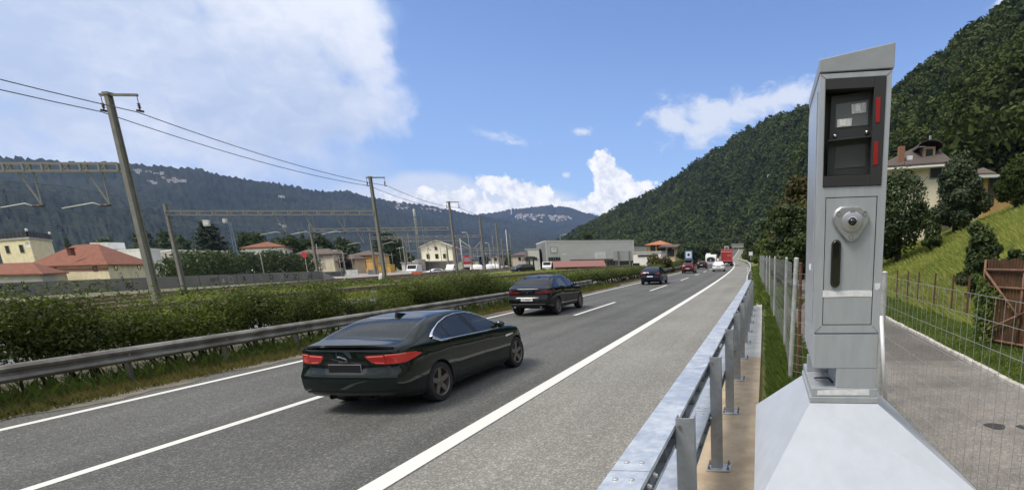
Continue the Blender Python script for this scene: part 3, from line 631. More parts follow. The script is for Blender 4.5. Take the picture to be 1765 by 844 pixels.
# ------------------------------------------------------------------ vehicles
def glass_mat(name, col, tr=.3, rough=.03):
    m = bpy.data.materials.new(name); m.use_nodes = True; q = NT(m.node_tree); b = m.node_tree.nodes['Principled BSDF']; out = m.node_tree.nodes['Material Output']
    b.inputs['Base Color'].default_value = tuple(col)+(1,); b.inputs['Roughness'].default_value = rough; b.inputs['IOR'].default_value = 1.85; b.inputs['Coat Roughness'].default_value = .02
    tb = q.n('ShaderNodeBsdfTransparent', {0: (.55, .6, .58, 1)}); q.set(out.inputs[0], q.n('ShaderNodeMixShader', {0: tr, 1: b.outputs[0], 2: tb.outputs[0]}).outputs[0]); return m
M_cglass = glass_mat('car_glass', (.030, .036, .034), .38); M_dglass = glass_mat('privacy_glass', (.006, .006, .007), .08)
M_dglass.node_tree.nodes['Principled BSDF'].inputs['IOR'].default_value = 1.5
M_tyre = mat('tyre_rubber', (.016, .016, .017), .85); M_well = mat('wheel_well', (.006, .006, .006), .95); M_seam = mat('panel_gap', (.004, .004, .004), .9)
M_rimd = mat('dark_alloy', (.17, .155, .14), .45, .6); M_riml = mat('alloy', (.35, .35, .36), .35, .8); M_chrome = mat('chrome', (.80, .81, .82), .10, 1.0)
M_blkp = mat('black_plastic', (.018, .018, .019), .5); M_pillar = mat('matt_black_pillar', (.006, .006, .006), .45, spec=.3)
M_gloss = mat('gloss_black', (.006, .006, .007), .12, coat=.6)
M_white_plate = mat('plate_white', (.74, .75, .74), .45); M_ink = mat('ink', (.02, .02, .022), .6); M_seat = mat('seat_leather', (.20, .185, .165), .7); M_cabin = mat('cabin_trim', (.03, .03, .03), .8)
def lamp(name, col, rough=.15): return mat(name, col, rough, coat=1.0)
M_tail = lamp('tail_lamp_red', (.52, .016, .014)); M_tailp = lamp('tail_lamp_guide_highlight', (.85, .22, .19)); M_tail2 = lamp('tail_lamp_dark', (.20, .008, .014)); M_tailw = lamp('tail_lamp_clear', (.6, .5, .48))
M_lit = bpy.data.materials.new('lit_tail_lamp'); M_lit.use_nodes = True; _b = M_lit.node_tree.nodes['Principled BSDF']; _b.inputs['Base Color'].default_value = (.7, .03, .02, 1); _b.inputs['Emission Color'].default_value = (1, .06, .03, 1); _b.inputs['Emission Strength'].default_value = .35; _b.inputs['Roughness'].default_value = .12
def paint(name, col, rough=.22, metal=.0): return mat(name, col, .4, metal, coat=.85, spec=.0)

def spline(xs, ys):
    "monotone cubic through the points"
    xs, ys = np.array(xs, float), np.array(ys, float); h = np.diff(xs); d = np.diff(ys)/h; m = np.zeros(len(xs)); m[0], m[-1] = d[0], d[-1]
    for i in range(1, len(xs)-1): m[i] = 0 if d[i-1]*d[i] <= 0 else 2*d[i-1]*d[i]/(d[i-1]+d[i])
    def f(x):
        x = np.clip(x, xs[0], xs[-1]); i = np.clip(np.searchsorted(xs, x)-1, 0, len(xs)-2); t_ = (x-xs[i])/h[i]
        return (2*t_**3-3*t_**2+1)*ys[i]+(t_**3-2*t_**2+t_)*h[i]*m[i]+(-2*t_**3+3*t_**2)*ys[i+1]+(t_**3-t_**2)*h[i]*m[i+1]
    return f
def clip_poly(poly, n, c):
    "keep the side of poly where n.p <= c"
    out = []
    for i in range(len(poly)):
        a, b = poly[i], poly[(i+1) % len(poly)]; da = n[0]*a[0]+n[1]*a[1]-c; db = n[0]*b[0]+n[1]*b[1]-c
        if da <= 0: out.append(a)
        if da*db < 0: k = da/(da-db); out.append((a[0]+(b[0]-a[0])*k, a[1]+(b[1]-a[1])*k))
    return out
def inset(poly, d):
    q = list(poly)
    for i in range(len(poly)):
        a, b = poly[i], poly[(i+1) % len(poly)]; n = (b[1]-a[1], -(b[0]-a[0])); L = math.hypot(*n)
        if L > 1e-6: n = (n[0]/L, n[1]/L); q = clip_poly(q, n, n[0]*a[0]+n[1]*a[1]-d)
    return q
def circle(cx, cy, r, n=26): return [(cx+r*math.cos(2*math.pi*k/n), cy+r*math.sin(2*math.pi*k/n)) for k in range(n)]

class Car:
    """body lofted from length profiles; windows, lamps and gaps are cut out of the same surface along straight cuts"""
    def __init__(s, L, top, sh, wid, bot, roofw, rear, front, n=76, zr=None, zs0=.95, crown=.05, rcurve=.14, fcurve=.26):
        s.L = L; s.top, s.sh, s.wid, s.bot = spline(*zip(*top)), spline(*zip(*sh)), spline(*zip(*wid)), spline(*zip(*bot))
        s.roofw = roofw; s.zr = zr or max(p[1] for p in top); s.zs0 = zs0; s.crown = crown; s.rear = spline(*zip(*rear)); s.front = spline(*zip(*front)); s.rc, s.fc = rcurve, fcurve
        e = np.linspace(0, 1, n); st = L*(e+.035*np.sin(2*math.pi*e)*-1.0); s.st = st
        rings = np.array([s.ring(q) for q in st]); s.rings = rings; m = rings.shape[1]
        bm = bmesh.new(); G = []
        for q, rg in zip(st, rings):
            row = [bm.verts.new(s.pt(q, x, z)) for x, z in rg]; row2 = [row[0]]+[bm.verts.new(s.pt(q, -x, z)) for x, z in rg[1:-1]]+[row[-1]]
            G.append((row, row2))
        for (a, a2), (b, b2) in zip(G[:-1], G[1:]):
            for i in range(m-1):
                for r0, r1, fl in ((a, b, 0), (a2, b2, 1)):
                    f = [r0[i], r1[i], r1[i+1], r0[i+1]]; f = list(dict.fromkeys(f))
                    try: bm.faces.new(f if fl == 0 else f[::-1])
                    except ValueError: pass
        for (row, row2), q, fl in ((G[0], 0.0, 0), (G[-1], L, 1)):     # end caps as curved strips
            K = 10; prev = None
            for i in range(m):
                rg = rings[0 if fl == 0 else -1][i]
                cur = [row[i]]+[bm.verts.new(s.pt(q, rg[0]*(1-2*k/K), rg[1])) for k in range(1, K)]+[row2[i]] if 0 < i < m-1 else [row[i]]*(K+1)
                if prev:
                    for k in range(K):
                        f = list(dict.fromkeys([prev[k], prev[k+1], cur[k+1], cur[k]]))
                        if len(f) > 2:
                            try: bm.faces.new(f)
                            except ValueError: pass
                prev = cur
        bmesh.ops.recalc_face_normals(bm, faces=bm.faces); s.bm = bm; s.mats = []
    def ring(s, q):
        zb, zs, zt, w_ = float(s.bot(q)), float(s.sh(q)), float(s.top(q)), float(s.wid(q)); h = zs-zb
        xs = w_*.965; kk = (w_*.955-s.roofw)/max(.05, (s.zr-.06-s.zs0)); cr = min(s.crown, (zt-zs)*.5); z8 = zt-cr; x8 = max(.2, xs-.012-kk*max(0, z8-zs))
        k = [(0, zb), (w_*.8, zb), (w_*.945, zb+.05), (w_*.985, zb+.35*h), (w_, zb+.62*h), (w_*.992, zs-.10*h-.02), (xs, zs), (x8*.5+(xs-.012)*.5+.006, (zs+z8)/2), (x8, z8), (x8*.86, z8+cr*.62), (x8*.5, zt-cr*.12), (0, zt)]
        # smooth the polygon a little: two sub points for each span
        out = []; n = len(k)
        for i in range(n-1):
            p0, p1, p2, p3 = k[max(i-1, 0)], k[i], k[i+1], k[min(i+2, n-1)]
            for t_ in (0, 1/3, 2/3):
                c = [.5*((2*p1[j])+(-p0[j]+p2[j])*t_+(2*p0[j]-5*p1[j]+4*p2[j]-p3[j])*t_*t_+(-p0[j]+3*p1[j]-3*p2[j]+p3[j])*t_**3) for j in (0, 1)]
                lin = [p1[j]+(p2[j]-p1[j])*t_ for j in (0, 1)]
                out.append((max(0, .75*c[0]+.25*lin[0]), .75*c[1]+.25*lin[1]))
        out.append(k[-1]); out[0] = k[0]; return out
    def off(s, q, x, z):
        w_ = float(s.wid(s.L*.5)); u = abs(x)/w_
        r = max(0, 1-q/.75)**1.5; f = max(0, 1-(s.L-q)/.9)**1.5
        return r*(float(s.rear(z))+s.rc*u**2.6)-f*(float(s.front(z))+s.fc*u**2.4)
    def pt(s, q, x, z): return (x, q+s.off(q, x, z), z)
    def surf(s, q, z):
        rg = s.ring(q); pts = rg[8:26]; zs_ = np.array([p[1] for p in pts]); xs_ = np.array([p[0] for p in pts]); o = np.argsort(zs_); return float(np.interp(z, zs_[o], xs_[o]))
    def idx(s, m):
        if m not in s.mats: s.mats.append(m)
        return s.mats.index(m)
    def carve(s, polys, filt, m):
        "polys: list of (convex polygon, axes); cut the faces that pass filt along every edge, then give those inside material m"
        bm = s.bm; bm.normal_update()
        AX = {'yz': (1, 2), 'xz': (0, 2), 'xy': (0, 1)}
        def near(f):
            for poly, ax in polys:
                i, j = AX[ax]; x0 = min(p[0] for p in poly); x1 = max(p[0] for p in poly); y0 = min(p[1] for p in poly); y1 = max(p[1] for p in poly)
                cs = [v.co for v in f.verts]
                if max(c[i] for c in cs) < x0 or min(c[i] for c in cs) > x1 or max(c[j] for c in cs) < y0 or min(c[j] for c in cs) > y1: return False
            return True
        for poly, ax in polys:
            i, j = AX[ax]; ar = sum(poly[k][0]*poly[(k+1) % len(poly)][1]-poly[(k+1) % len(poly)][0]*poly[k][1] for k in range(len(poly)))
            if ar < 0: poly = poly[::-1]
            for k in range(len(poly)):
                a, b = poly[k], poly[(k+1) % len(poly)]; n2 = (b[1]-a[1], -(b[0]-a[0])); L_ = math.hypot(*n2)
                if L_ < 1e-6: continue
                co = [0, 0, 0]; no = [0, 0, 0]; co[i], co[j] = a; no[i], no[j] = n2[0]/L_, n2[1]/L_
                fs = [f for f in bm.faces if filt(f.calc_center_median(), f.normal) and near(f)]
                ge = set(fs)
                for f in fs: ge.update(f.edges); ge.update(f.verts)
                if fs: bmesh.ops.bisect_plane(bm, geom=list(ge), dist=1e-5, plane_co=co, plane_no=no)
        bm.normal_update(); mi = s.idx(m) if m is not None else None; hit = []
        for f in bm.faces:
            c = f.calc_center_median()
            if not filt(c, f.normal): continue
            ok = True
            for poly, ax in polys:
                i, j = AX[ax]; sg = 0
                for k in range(len(poly)):
                    a, b = poly[k], poly[(k+1) % len(poly)]; cr = (b[0]-a[0])*(c[j]-a[1])-(b[1]-a[1])*(c[i]-a[0])
                    if abs(cr) < 1e-9: continue
                    if sg == 0: sg = 1 if cr > 0 else -1
                    elif (cr > 0) != (sg > 0): ok = False; break
                if not ok: break
            if ok: hit.append(f)
        if mi is not None:
            for f in hit: f.material_index = mi
        return hit
    def line(s, a, b, wd, ax, filt, m=None):
        n = (b[1]-a[1], -(b[0]-a[0])); L_ = math.hypot(*n); n = (n[0]/L_*wd/2, n[1]/L_*wd/2)
        s.carve([([(a[0]+n[0], a[1]+n[1]), (b[0]+n[0], b[1]+n[1]), (b[0]-n[0], b[1]-n[1]), (a[0]-n[0], a[1]-n[1])], ax)], filt, m or M_seam)
    def arches(s, ys, z, r, depth=.24):
        for y in ys:
            for sg in (1, -1):
                fs = s.carve([(circle(y, z, r), 'yz')], lambda c, n, sg=sg: c.x*sg > .45 and abs(n.x) > .25, M_seam)
                ed = [e for e in set(e for f in fs for e in f.edges) if len([f for f in e.link_faces if f in fs]) == 1]
                bmesh.ops.delete(s.bm, geom=fs, context='FACES_ONLY')
                ed = [e for e in ed if e.is_valid]
                ret = bmesh.ops.extrude_edge_only(s.bm, edges=ed); mi = s.idx(M_well)
                vs = [q for q in ret['geom'] if isinstance(q, bmesh.types.BMVert)]
                for v in vs: v.co.x = sg*(abs(v.co.x)-depth)
                for q in ret['geom']:
                    if isinstance(q, bmesh.types.BMFace): q.material_index = mi
                try:
                    f = bmesh.ops.holes_fill(s.bm, edges=[q for q in ret['geom'] if isinstance(q, bmesh.types.BMEdge)], sides=0)
                    for q in f['faces']: q.material_index = mi
                except Exception: pass
                for f in s.bm.faces:
                    c = f.calc_center_median()
                    if f.material_index == mi: pass
    def finish(s, root, paint_m, parts):
        "parts: {material: (part name, split left/right)}; the rest is the body"
        bm = s.bm; loose = [v for v in bm.verts if not v.link_faces]; bmesh.ops.delete(bm, geom=loose, context='VERTS')
        o0 = s.L/2
        for v in bm.verts: v.co.y -= o0
        groups = {}
        for f in bm.faces:
            m = s.mats[f.material_index]; nm, sp_ = parts.get(m, ('body', False)); c = f.calc_center_median()
            groups.setdefault((nm, m if nm != 'body' else None, (1 if c.x > 0 else -1) if sp_ else 0), []).append(f)
        for (nm, m, sg), fs in groups.items():
            me = bpy.data.meshes.new(nm); ids = {}; V = []; F = []; MI = []
            for f in fs:
                q = []
                for v in f.verts:
                    if v not in ids: ids[v] = len(V); V.append(v.co[:])
                    q.append(ids[v])
                F.append(q); MI.append(f.material_index)
            me.from_pydata(V, [], F)
            if nm == 'body':
                for mm in s.mats: me.materials.append(mm)
                me.polygons.foreach_set('material_index', MI)
            else: me.materials.append(m)
            me.polygons.foreach_set('use_smooth', [True]*len(F)); me.set_sharp_from_angle(angle=R(42))
            o = bpy.data.objects.new(nm, me); COL.objects.link(o); o.parent = root
        bm.free()

def wheel(root, x, y, r, wd, rim_m, spokes=5, rim_r=None, tw=.30):
    rim_r = rim_r or r*.70; sg = 1 if x > 0 else -1; b = MB()
    b.lathe([(rim_r, -wd/2), (r*.93, -wd/2), (r*.985, -wd*.40), (r, -wd*.25), (r, wd*.25), (r*.985, wd*.40), (r*.93, wd/2), (rim_r, wd/2), (rim_r*.97, wd*.42), (rim_r*.97, -wd/2)], (x, y, r), 'X', 36)
    w_ = b.build('wheel', M_tyre, root, smooth=True, local=True)
    b = MB(); xo = x+sg*wd*.5
    b.lathe([(rim_r*.985, sg*wd*.30), (rim_r*1.0, sg*wd*.46), (rim_r*.95, sg*wd*.49), (rim_r*.90, sg*wd*.44), (rim_r*.86, sg*.0)], (x, y, r), 'X', 36)
    b.lathe([(.0, sg*wd*.40), (.035, sg*wd*.42), (.06, sg*wd*.36), (.06, 0)], (x, y, r), 'X', 14)
    for k in range(spokes):
        a = 2*math.pi*k/spokes+math.pi/2; ca, sa = math.cos(a), math.sin(a); t_ = (-sa, ca)
        def q(rad, off, dx): return (xo-sg*dx, y+ca*rad+t_[0]*off, r+sa*rad+t_[1]*off)
        h1, h2 = .040*5/spokes+.006, rim_r*tw*5/spokes*.72
        A = [q(.04, -h1, .035), q(rim_r*.93, -h2*.62, .018), q(rim_r*.93, h2*.62, .018), q(.04, h1, .035)]
        B = [(p[0]-sg*.045, p[1], p[2]) for p in A]
        b.add(A+B, [(0, 1, 2, 3), (4, 7, 6, 5), (0, 4, 5, 1), (1, 5, 6, 2), (2, 6, 7, 3), (3, 7, 4, 0)])
    b.build('rim', rim_m, w_, smooth=True, local=True)
    b = MB(); b.lathe([(0, sg*wd*.02), (rim_r*.62, sg*wd*.02), (rim_r*.62, -sg*.02)], (x, y, r), 'X', 20); b.build('brake_disc', M_blkp, w_, smooth=True, local=True)
def place_car(root, x, Y, lean=0.0):
    h = math.atan2(float(bend(Y+1)-bend(Y-1)), 2); pt = math.atan2(float(roadz(Y+1.5)-roadz(Y-1.5)), 3)
    root.location = rp(x, Y); root.rotation_euler = (pt, 0, -h+lean)
def plate(root, y, z, wd, ht, txt=None, face=None, tilt=0.0, frame=M_blkp, size=.085, slim=False):
    e_ = .014 if slim else .03; b = MB(); b.box((0, y, z), (wd+e_, .012, ht+e_), M=Matrix.Rotation(tilt, 3, 'X')); fr = b.build('number_plate_holder', frame, root, local=True)
    b = MB(); b.box((0, y-.009, z), (wd, .008, ht), M=Matrix.Rotation(tilt, 3, 'X')); p = b.build('number_plate', face or M_white_plate, fr, local=True)
    if txt: text(txt, size, Matrix.Translation((0, y-.0145, z)) @ Matrix.Rotation(R(90), 4, 'X'), M_ink, 'lettering', fr, depth=.0006)
def mirrors(c, root, q, z, m, sx=.13):
    for sg in (1, -1):
        b = MB(); x = sg*(c.surf(q, z)+.10); y = q-c.L/2
        b.lathe([(0, -.075), (.045, -.068), (.075, -.04), (.085, 0), (.07, .05), (.0, .085)], (0, 0, 0), 'Y', 12)
        b.v = [(x+v[0]*1.25, y+v[1]*.9, z+.05+v[2]*.85) for v in b.v]; b.bar((x-sg*.12, y+.02, z), (x-sg*.02, y, z+.03), .05, .03); b.build('wing_mirror', m, root, smooth=True, local=True)
side = lambda sg=0: (lambda c, n: abs(n.x) > .30 and (sg == 0 or c.x*sg > 0))
# ---- the dark green saloon in the near lane
def saloon():
    root = thing('saloon_car', (0, 0, 0), 'dark green saloon with bright red tail lamps and blacked out number plate, nearest car', 'car')
    L = 4.67; body = paint('dark_green_paint', (.0045, .0100, .0085), .16)
    c = Car(L, top=[(0, .90), (.05, 1.0), (.16, 1.075), (.34, 1.098), (.50, 1.122), (.8, 1.232), (1.15, 1.342), (1.5, 1.398), (1.9, 1.42), (2.3, 1.413), (2.6, 1.375), (2.95, 1.25), (3.35, 1.065), (3.55, .985), (3.9, .945), (4.3, .86), (4.55, .74), (4.67, .60)],
            sh=[(0, .86), (.15, .975), (.45, 1.015), (1.0, 1.005), (2.0, .965), (3.0, .925), (3.6, .905), (4.1, .83), (4.5, .68), (4.67, .55)],
            wid=[(0, .80), (.12, .855), (.35, .895), (.75, .922), (1.1, .928), (1.6, .915), (2.6, .912), (3.3, .922), (3.75, .93), (4.15, .895), (4.45, .80), (4.67, .66)],
            bot=[(0, .335), (.12, .26), (.5, .20), (1.2, .175), (3.6, .175), (4.3, .19), (4.6, .24), (4.67, .30)], roofw=.585,
            rear=[(.2, .16), (.30, .07), (.42, .0), (.60, .0), (.66, .025), (.72, .06), (.80, .075), (.95, .045), (1.05, -.015), (1.12, .0)],
            front=[(.2, .06), (.4, 0), (.6, .02), (.9, .1)], zs0=.97)
    ry, fy, wr = 1.01, 3.845, .335
    c.mats.append(body)
    dlo = [(.985, 1.075), (1.14, 1.008), (3.30, .94), (3.18, 1.06), (2.98, 1.185), (2.76, 1.285), (2.5, 1.338), (2.15, 1.352), (1.8, 1.328), (1.46, 1.262), (1.18, 1.175), (1.02, 1.11)]
    cab = lambda cc, n: abs(n.x) > .45 and cc.z > .9
    c.carve([(dlo, 'yz')], cab, M_pillar); ins = inset(dlo, .022)
    c.carve([(clip_poly(clip_poly(ins, (-1, 0), -1.50), (1, .22), 2.46), 'yz')], cab, M_cglass)
    c.carve([(clip_poly(ins, (1, -.25), 1.17), 'yz')], cab, M_cglass)
    c.carve([(clip_poly(ins, (-1, -.22), -2.62), 'yz')], cab, M_cglass)
    rw = [(-.655, 1.135), (-.60, 1.127), (.60, 1.127), (.655, 1.135), (.635, 1.19), (.575, 1.30), (.545, 1.345), (.50, 1.362), (-.50, 1.362), (-.545, 1.345), (-.575, 1.30), (-.635, 1.19)]
    top_r = lambda cc, n: cc.y < 1.75 and n.z > .35 and abs(n.x) < .6 and cc.z > 1.10
    c.carve([([(p[0]*1.03, p[1]+(.008 if p[1] > 1.25 else -.012)) for p in rw], 'xz')], top_r, M_gloss); c.carve([(rw, 'xz')], top_r, M_cglass)
    c.carve([([(-.66, 1.0), (.66, 1.0), (.56, 1.355), (-.56, 1.355)], 'xz')], lambda cc, n: cc.y > 2.4 and cc.y < 3.6 and n.z > .3 and abs(n.x) < .55, M_cglass)
    rearf = lambda cc, n: cc.y < .78 and (n.y < -.25 or abs(n.x) > .4)
    for sg in (1, -1):
        tl = [(sg*.34, .925), (sg*.365, .885), (sg*.42, .825), (sg*.48, .806), (sg*.62, .800), (sg*.99, .815), (sg*1.0, .950), (sg*.9, .952), (sg*.62, .945), (sg*.36, .936)]
        sd = [(-.2, .74), (.16, .785), (.42, .845), (.60, .895), (.47, .940), (.10, .97), (-.2, .97)]
        c.carve([(tl, 'xz'), (sd, 'yz')], lambda cc, n, sg=sg: rearf(cc, n) and cc.x*sg > .3, M_tail)
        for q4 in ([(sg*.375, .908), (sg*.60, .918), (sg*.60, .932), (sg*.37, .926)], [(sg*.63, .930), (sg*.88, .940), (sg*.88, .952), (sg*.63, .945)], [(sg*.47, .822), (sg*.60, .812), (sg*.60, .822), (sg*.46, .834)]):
            c.carve([(q4, 'xz')], lambda cc, n, sg=sg: rearf(cc, n) and cc.x*sg > .3 and cc.y < .3, M_tailp)  # light-guide strips, with the lamp's highlight put into their paler colour
        c.carve([([(sg*.615, .76), (sg*.622, .76), (sg*.622, .97), (sg*.615, .97)], 'xz')], lambda cc, n, sg=sg: rearf(cc, n) and cc.x*sg > .3, M_seam)
    # boot lid outline and the dark recess round the plate
    c.carve([([(-.30, .655), (.30, .655), (.345, .69), (.35, .835), (-.35, .835), (-.345, .69)], 'xz')], lambda cc, n: cc.y < .3 and n.y < -.3, M_gloss)
    c.carve([([(-.345, .838), (.345, .838), (.36, .856), (-.36, .856)], 'xz')], lambda cc, n: cc.y < .3 and n.y < -.3, M_seam)
    rf = lambda cc, n: cc.y < .35 and n.y < -.2
    for a, b_ in (((-.56, .64), (.56, .64)), ((.56, .64), (.615, .70)), ((-.56, .64), (-.615, .70)), ((.615, .70), (.618, .78)), ((-.615, .70), (-.618, .78))): c.line(a, b_, .011, 'xz', rf)
    c.carve([([(-.66, .30), (.66, .30), (.72, .335), (.70, .375), (-.70, .375), (-.72, .335)], 'xz')], lambda cc, n: cc.y < .4 and n.y < -.15, M_gloss)
    c.carve([([(-.60, .415), (.60, .415), (.64, .43), (-.64, .43)], 'xz')], lambda cc, n: cc.y < .4 and n.y < -.15, M_seam)
    sf = side()
    for a, b_ in (((1.42, .995), (1.40, .72)), ((1.40, .72), (1.50, .40)), ((1.50, .40), (1.56, .26)), ((2.53, .965), (2.50, .24)), ((3.36, .93), (3.40, .60)), ((3.40, .60), (3.36, .24)), ((1.56, .245), (3.36, .235)), ((.24, .79), (.36, .60)), ((.36, .60), (.60, .52))): c.line(a, b_, .008, 'yz', sf)
    c.line((1.45, .285), (3.42, .265), .02, 'yz', sf)
    for y0 in (1.50, 2.62): c.line((y0, .862-.02*(y0-1.5)), (y0+.21, .856-.02*(y0-1.5)), .022, 'yz', sf)
    c.carve([([(3.38, .735), (3.70, .76), (3.68, .79), (3.37, .78)], 'yz')], sf, M_chrome)
    c.carve([(circle(.74, .83, .085, 18), 'yz')], side(1), M_seam); c.carve([(circle(.74, .83, .080, 18), 'yz')], side(1), body)
    c.arches((ry, fy), wr, .375)
    c.finish(root, body, {M_cglass: ('window', False), M_tail: ('tail_lamp', True), M_tailp: ('light_guide_highlight', True), M_chrome: ('side_vent', True)})
    for y in (ry, fy):
        for sg in (1, -1): wheel(root, sg*(.80), y-L/2, wr, .23, M_rimd, 5, .245, .34)
    b = MB()                                           # chrome line round the side windows, wide at the rear pillar
    for sg in (1, -1):
        ring_ = []
        for i in range(len(dlo)):
            a, d = dlo[i], dlo[(i+1) % len(dlo)]
            for t_ in np.linspace(0, 1, 7)[:-1]: ring_.append((a[0]+(d[0]-a[0])*t_, a[1]+(d[1]-a[1])*t_))
        pts = [(sg*(c.surf(y, z)+.004), y-L/2, z) for y, z in ring_]; rr = [.012+.022*max(0, 1-abs(y-1.0)/.34) for y, z in ring_]
        b.tube(pts+[pts[0]], rr+[rr[0]], 6, cap=False)
        b.build('window_trim', M_chrome, root, smooth='all', local=True); b = MB()
    mirrors(c, root, 3.12, .985, M_gloss)
    b = MB(); pts = []                                  # lip on the boot lid
    for x in np.linspace(-.74, .74, 21):
        u = abs(x)/.74; y = .03+.13*u**2.6; pts.append((x, y, 1.06-.05*u**3))
    for (a, d) in zip(pts[:-1], pts[1:]):
        for p, q in ((a, d),):
            A = [(p[0], p[1]+.16, p[2]+.012), (q[0], q[1]+.16, q[2]+.012), (q[0], q[1]-.02, q[2]+.045), (p[0], p[1]-.02, p[2]+.045)]; B = [(v[0], v[1]+(.02 if k > 1 else 0), v[2]-.035) for k, v in enumerate(A)]
            b.add(A+B, [(0, 1, 2, 3), (7, 6, 5, 4), (3, 2, 6, 7), (0, 4, 5, 1)])
    b.v = [(v[0], v[1]-L/2, v[2]) for v in b.v]; b.build('boot_spoiler', M_gloss, root, smooth=True, local=True)
    b = MB(); b.prism([(-.022, 1.34-L/2, 1.365), (-.022, 1.60-L/2, 1.408), (-.006, 1.36-L/2, 1.452)], (.044, 0, 0)); b.build('roof_antenna', M_gloss, root, local=True)
    plate(root, -L/2+.055, .742, .52, .115, face=mat('dark_plate', (.008, .008, .010), .4), frame=mat('plate_rim', (.36, .38, .42), .4), slim=True)
    b = MB()                                            # leaping cat badge
    cat = [(-.085, .028), (-.06, .036), (-.03, .030), (.0, .016), (.035, .010), (.075, -.022), (.05, -.016), (.06, -.035), (.035, -.012), (.0, -.004), (-.03, .010), (-.055, .014), (-.062, .0), (-.075, .018)]
    for k in range(1, 6): pass
    up = cat[:6]; lo = cat[:5:-1]
    b.prism([(x*1.05, -L/2+.038, .90+z*1.05) for x, z in cat], (0, .012, 0)); b.build('badge', M_chrome, root, local=True)
    text('JAGUAR', .028, Matrix.Translation((0, -L/2+.040, .848)) @ Matrix.Rotation(R(90), 4, 'X'), M_chrome, 'badge_lettering', root, font_w=1.5)
    for sg in (1, -1):
        b = MB(); b.lathe([(.030, 0), (.036, 0), (.038, .10), (.030, .10), (.028, .02)], (sg*.34, -L/2+.10, .285), 'Y', 16); b.build('exhaust_pipe', M_blkp, root, smooth=True, local=True)
    b = MB()
    for x in (-.36, .36):
        b.box((x, -.55, .62), (.50, .5, .18)); b.box((x, -.82, .93), (.48, .14, .5), M=Matrix.Rotation(R(-14), 3, 'X')); b.box((x, .30, .95), (.46, .12, .55), M=Matrix.Rotation(R(-14), 3, 'X'))
    b.build('seats', M_seat, root, local=True, bevel=.03)
    for x in (-.36, .36):
        b = MB(); b.box((x, -.90, 1.20), (.28, .10, .14)); b.build('headrest', mat('pale_headrest', (.42, .40, .37), .8), root, local=True, bevel=.03)
    b = MB(); b.box((0, -1.38, 1.03), (1.15, .55, .03)); b.box((0, .98, .92), (1.3, .35, .14)); b.box((0, -.1, .33), (1.4, 2.9, .05)); b.build('cabin', M_cabin, root, local=True)
    return root
sal = saloon(); place_car(sal, -6.30, 7.22+4.67/2)

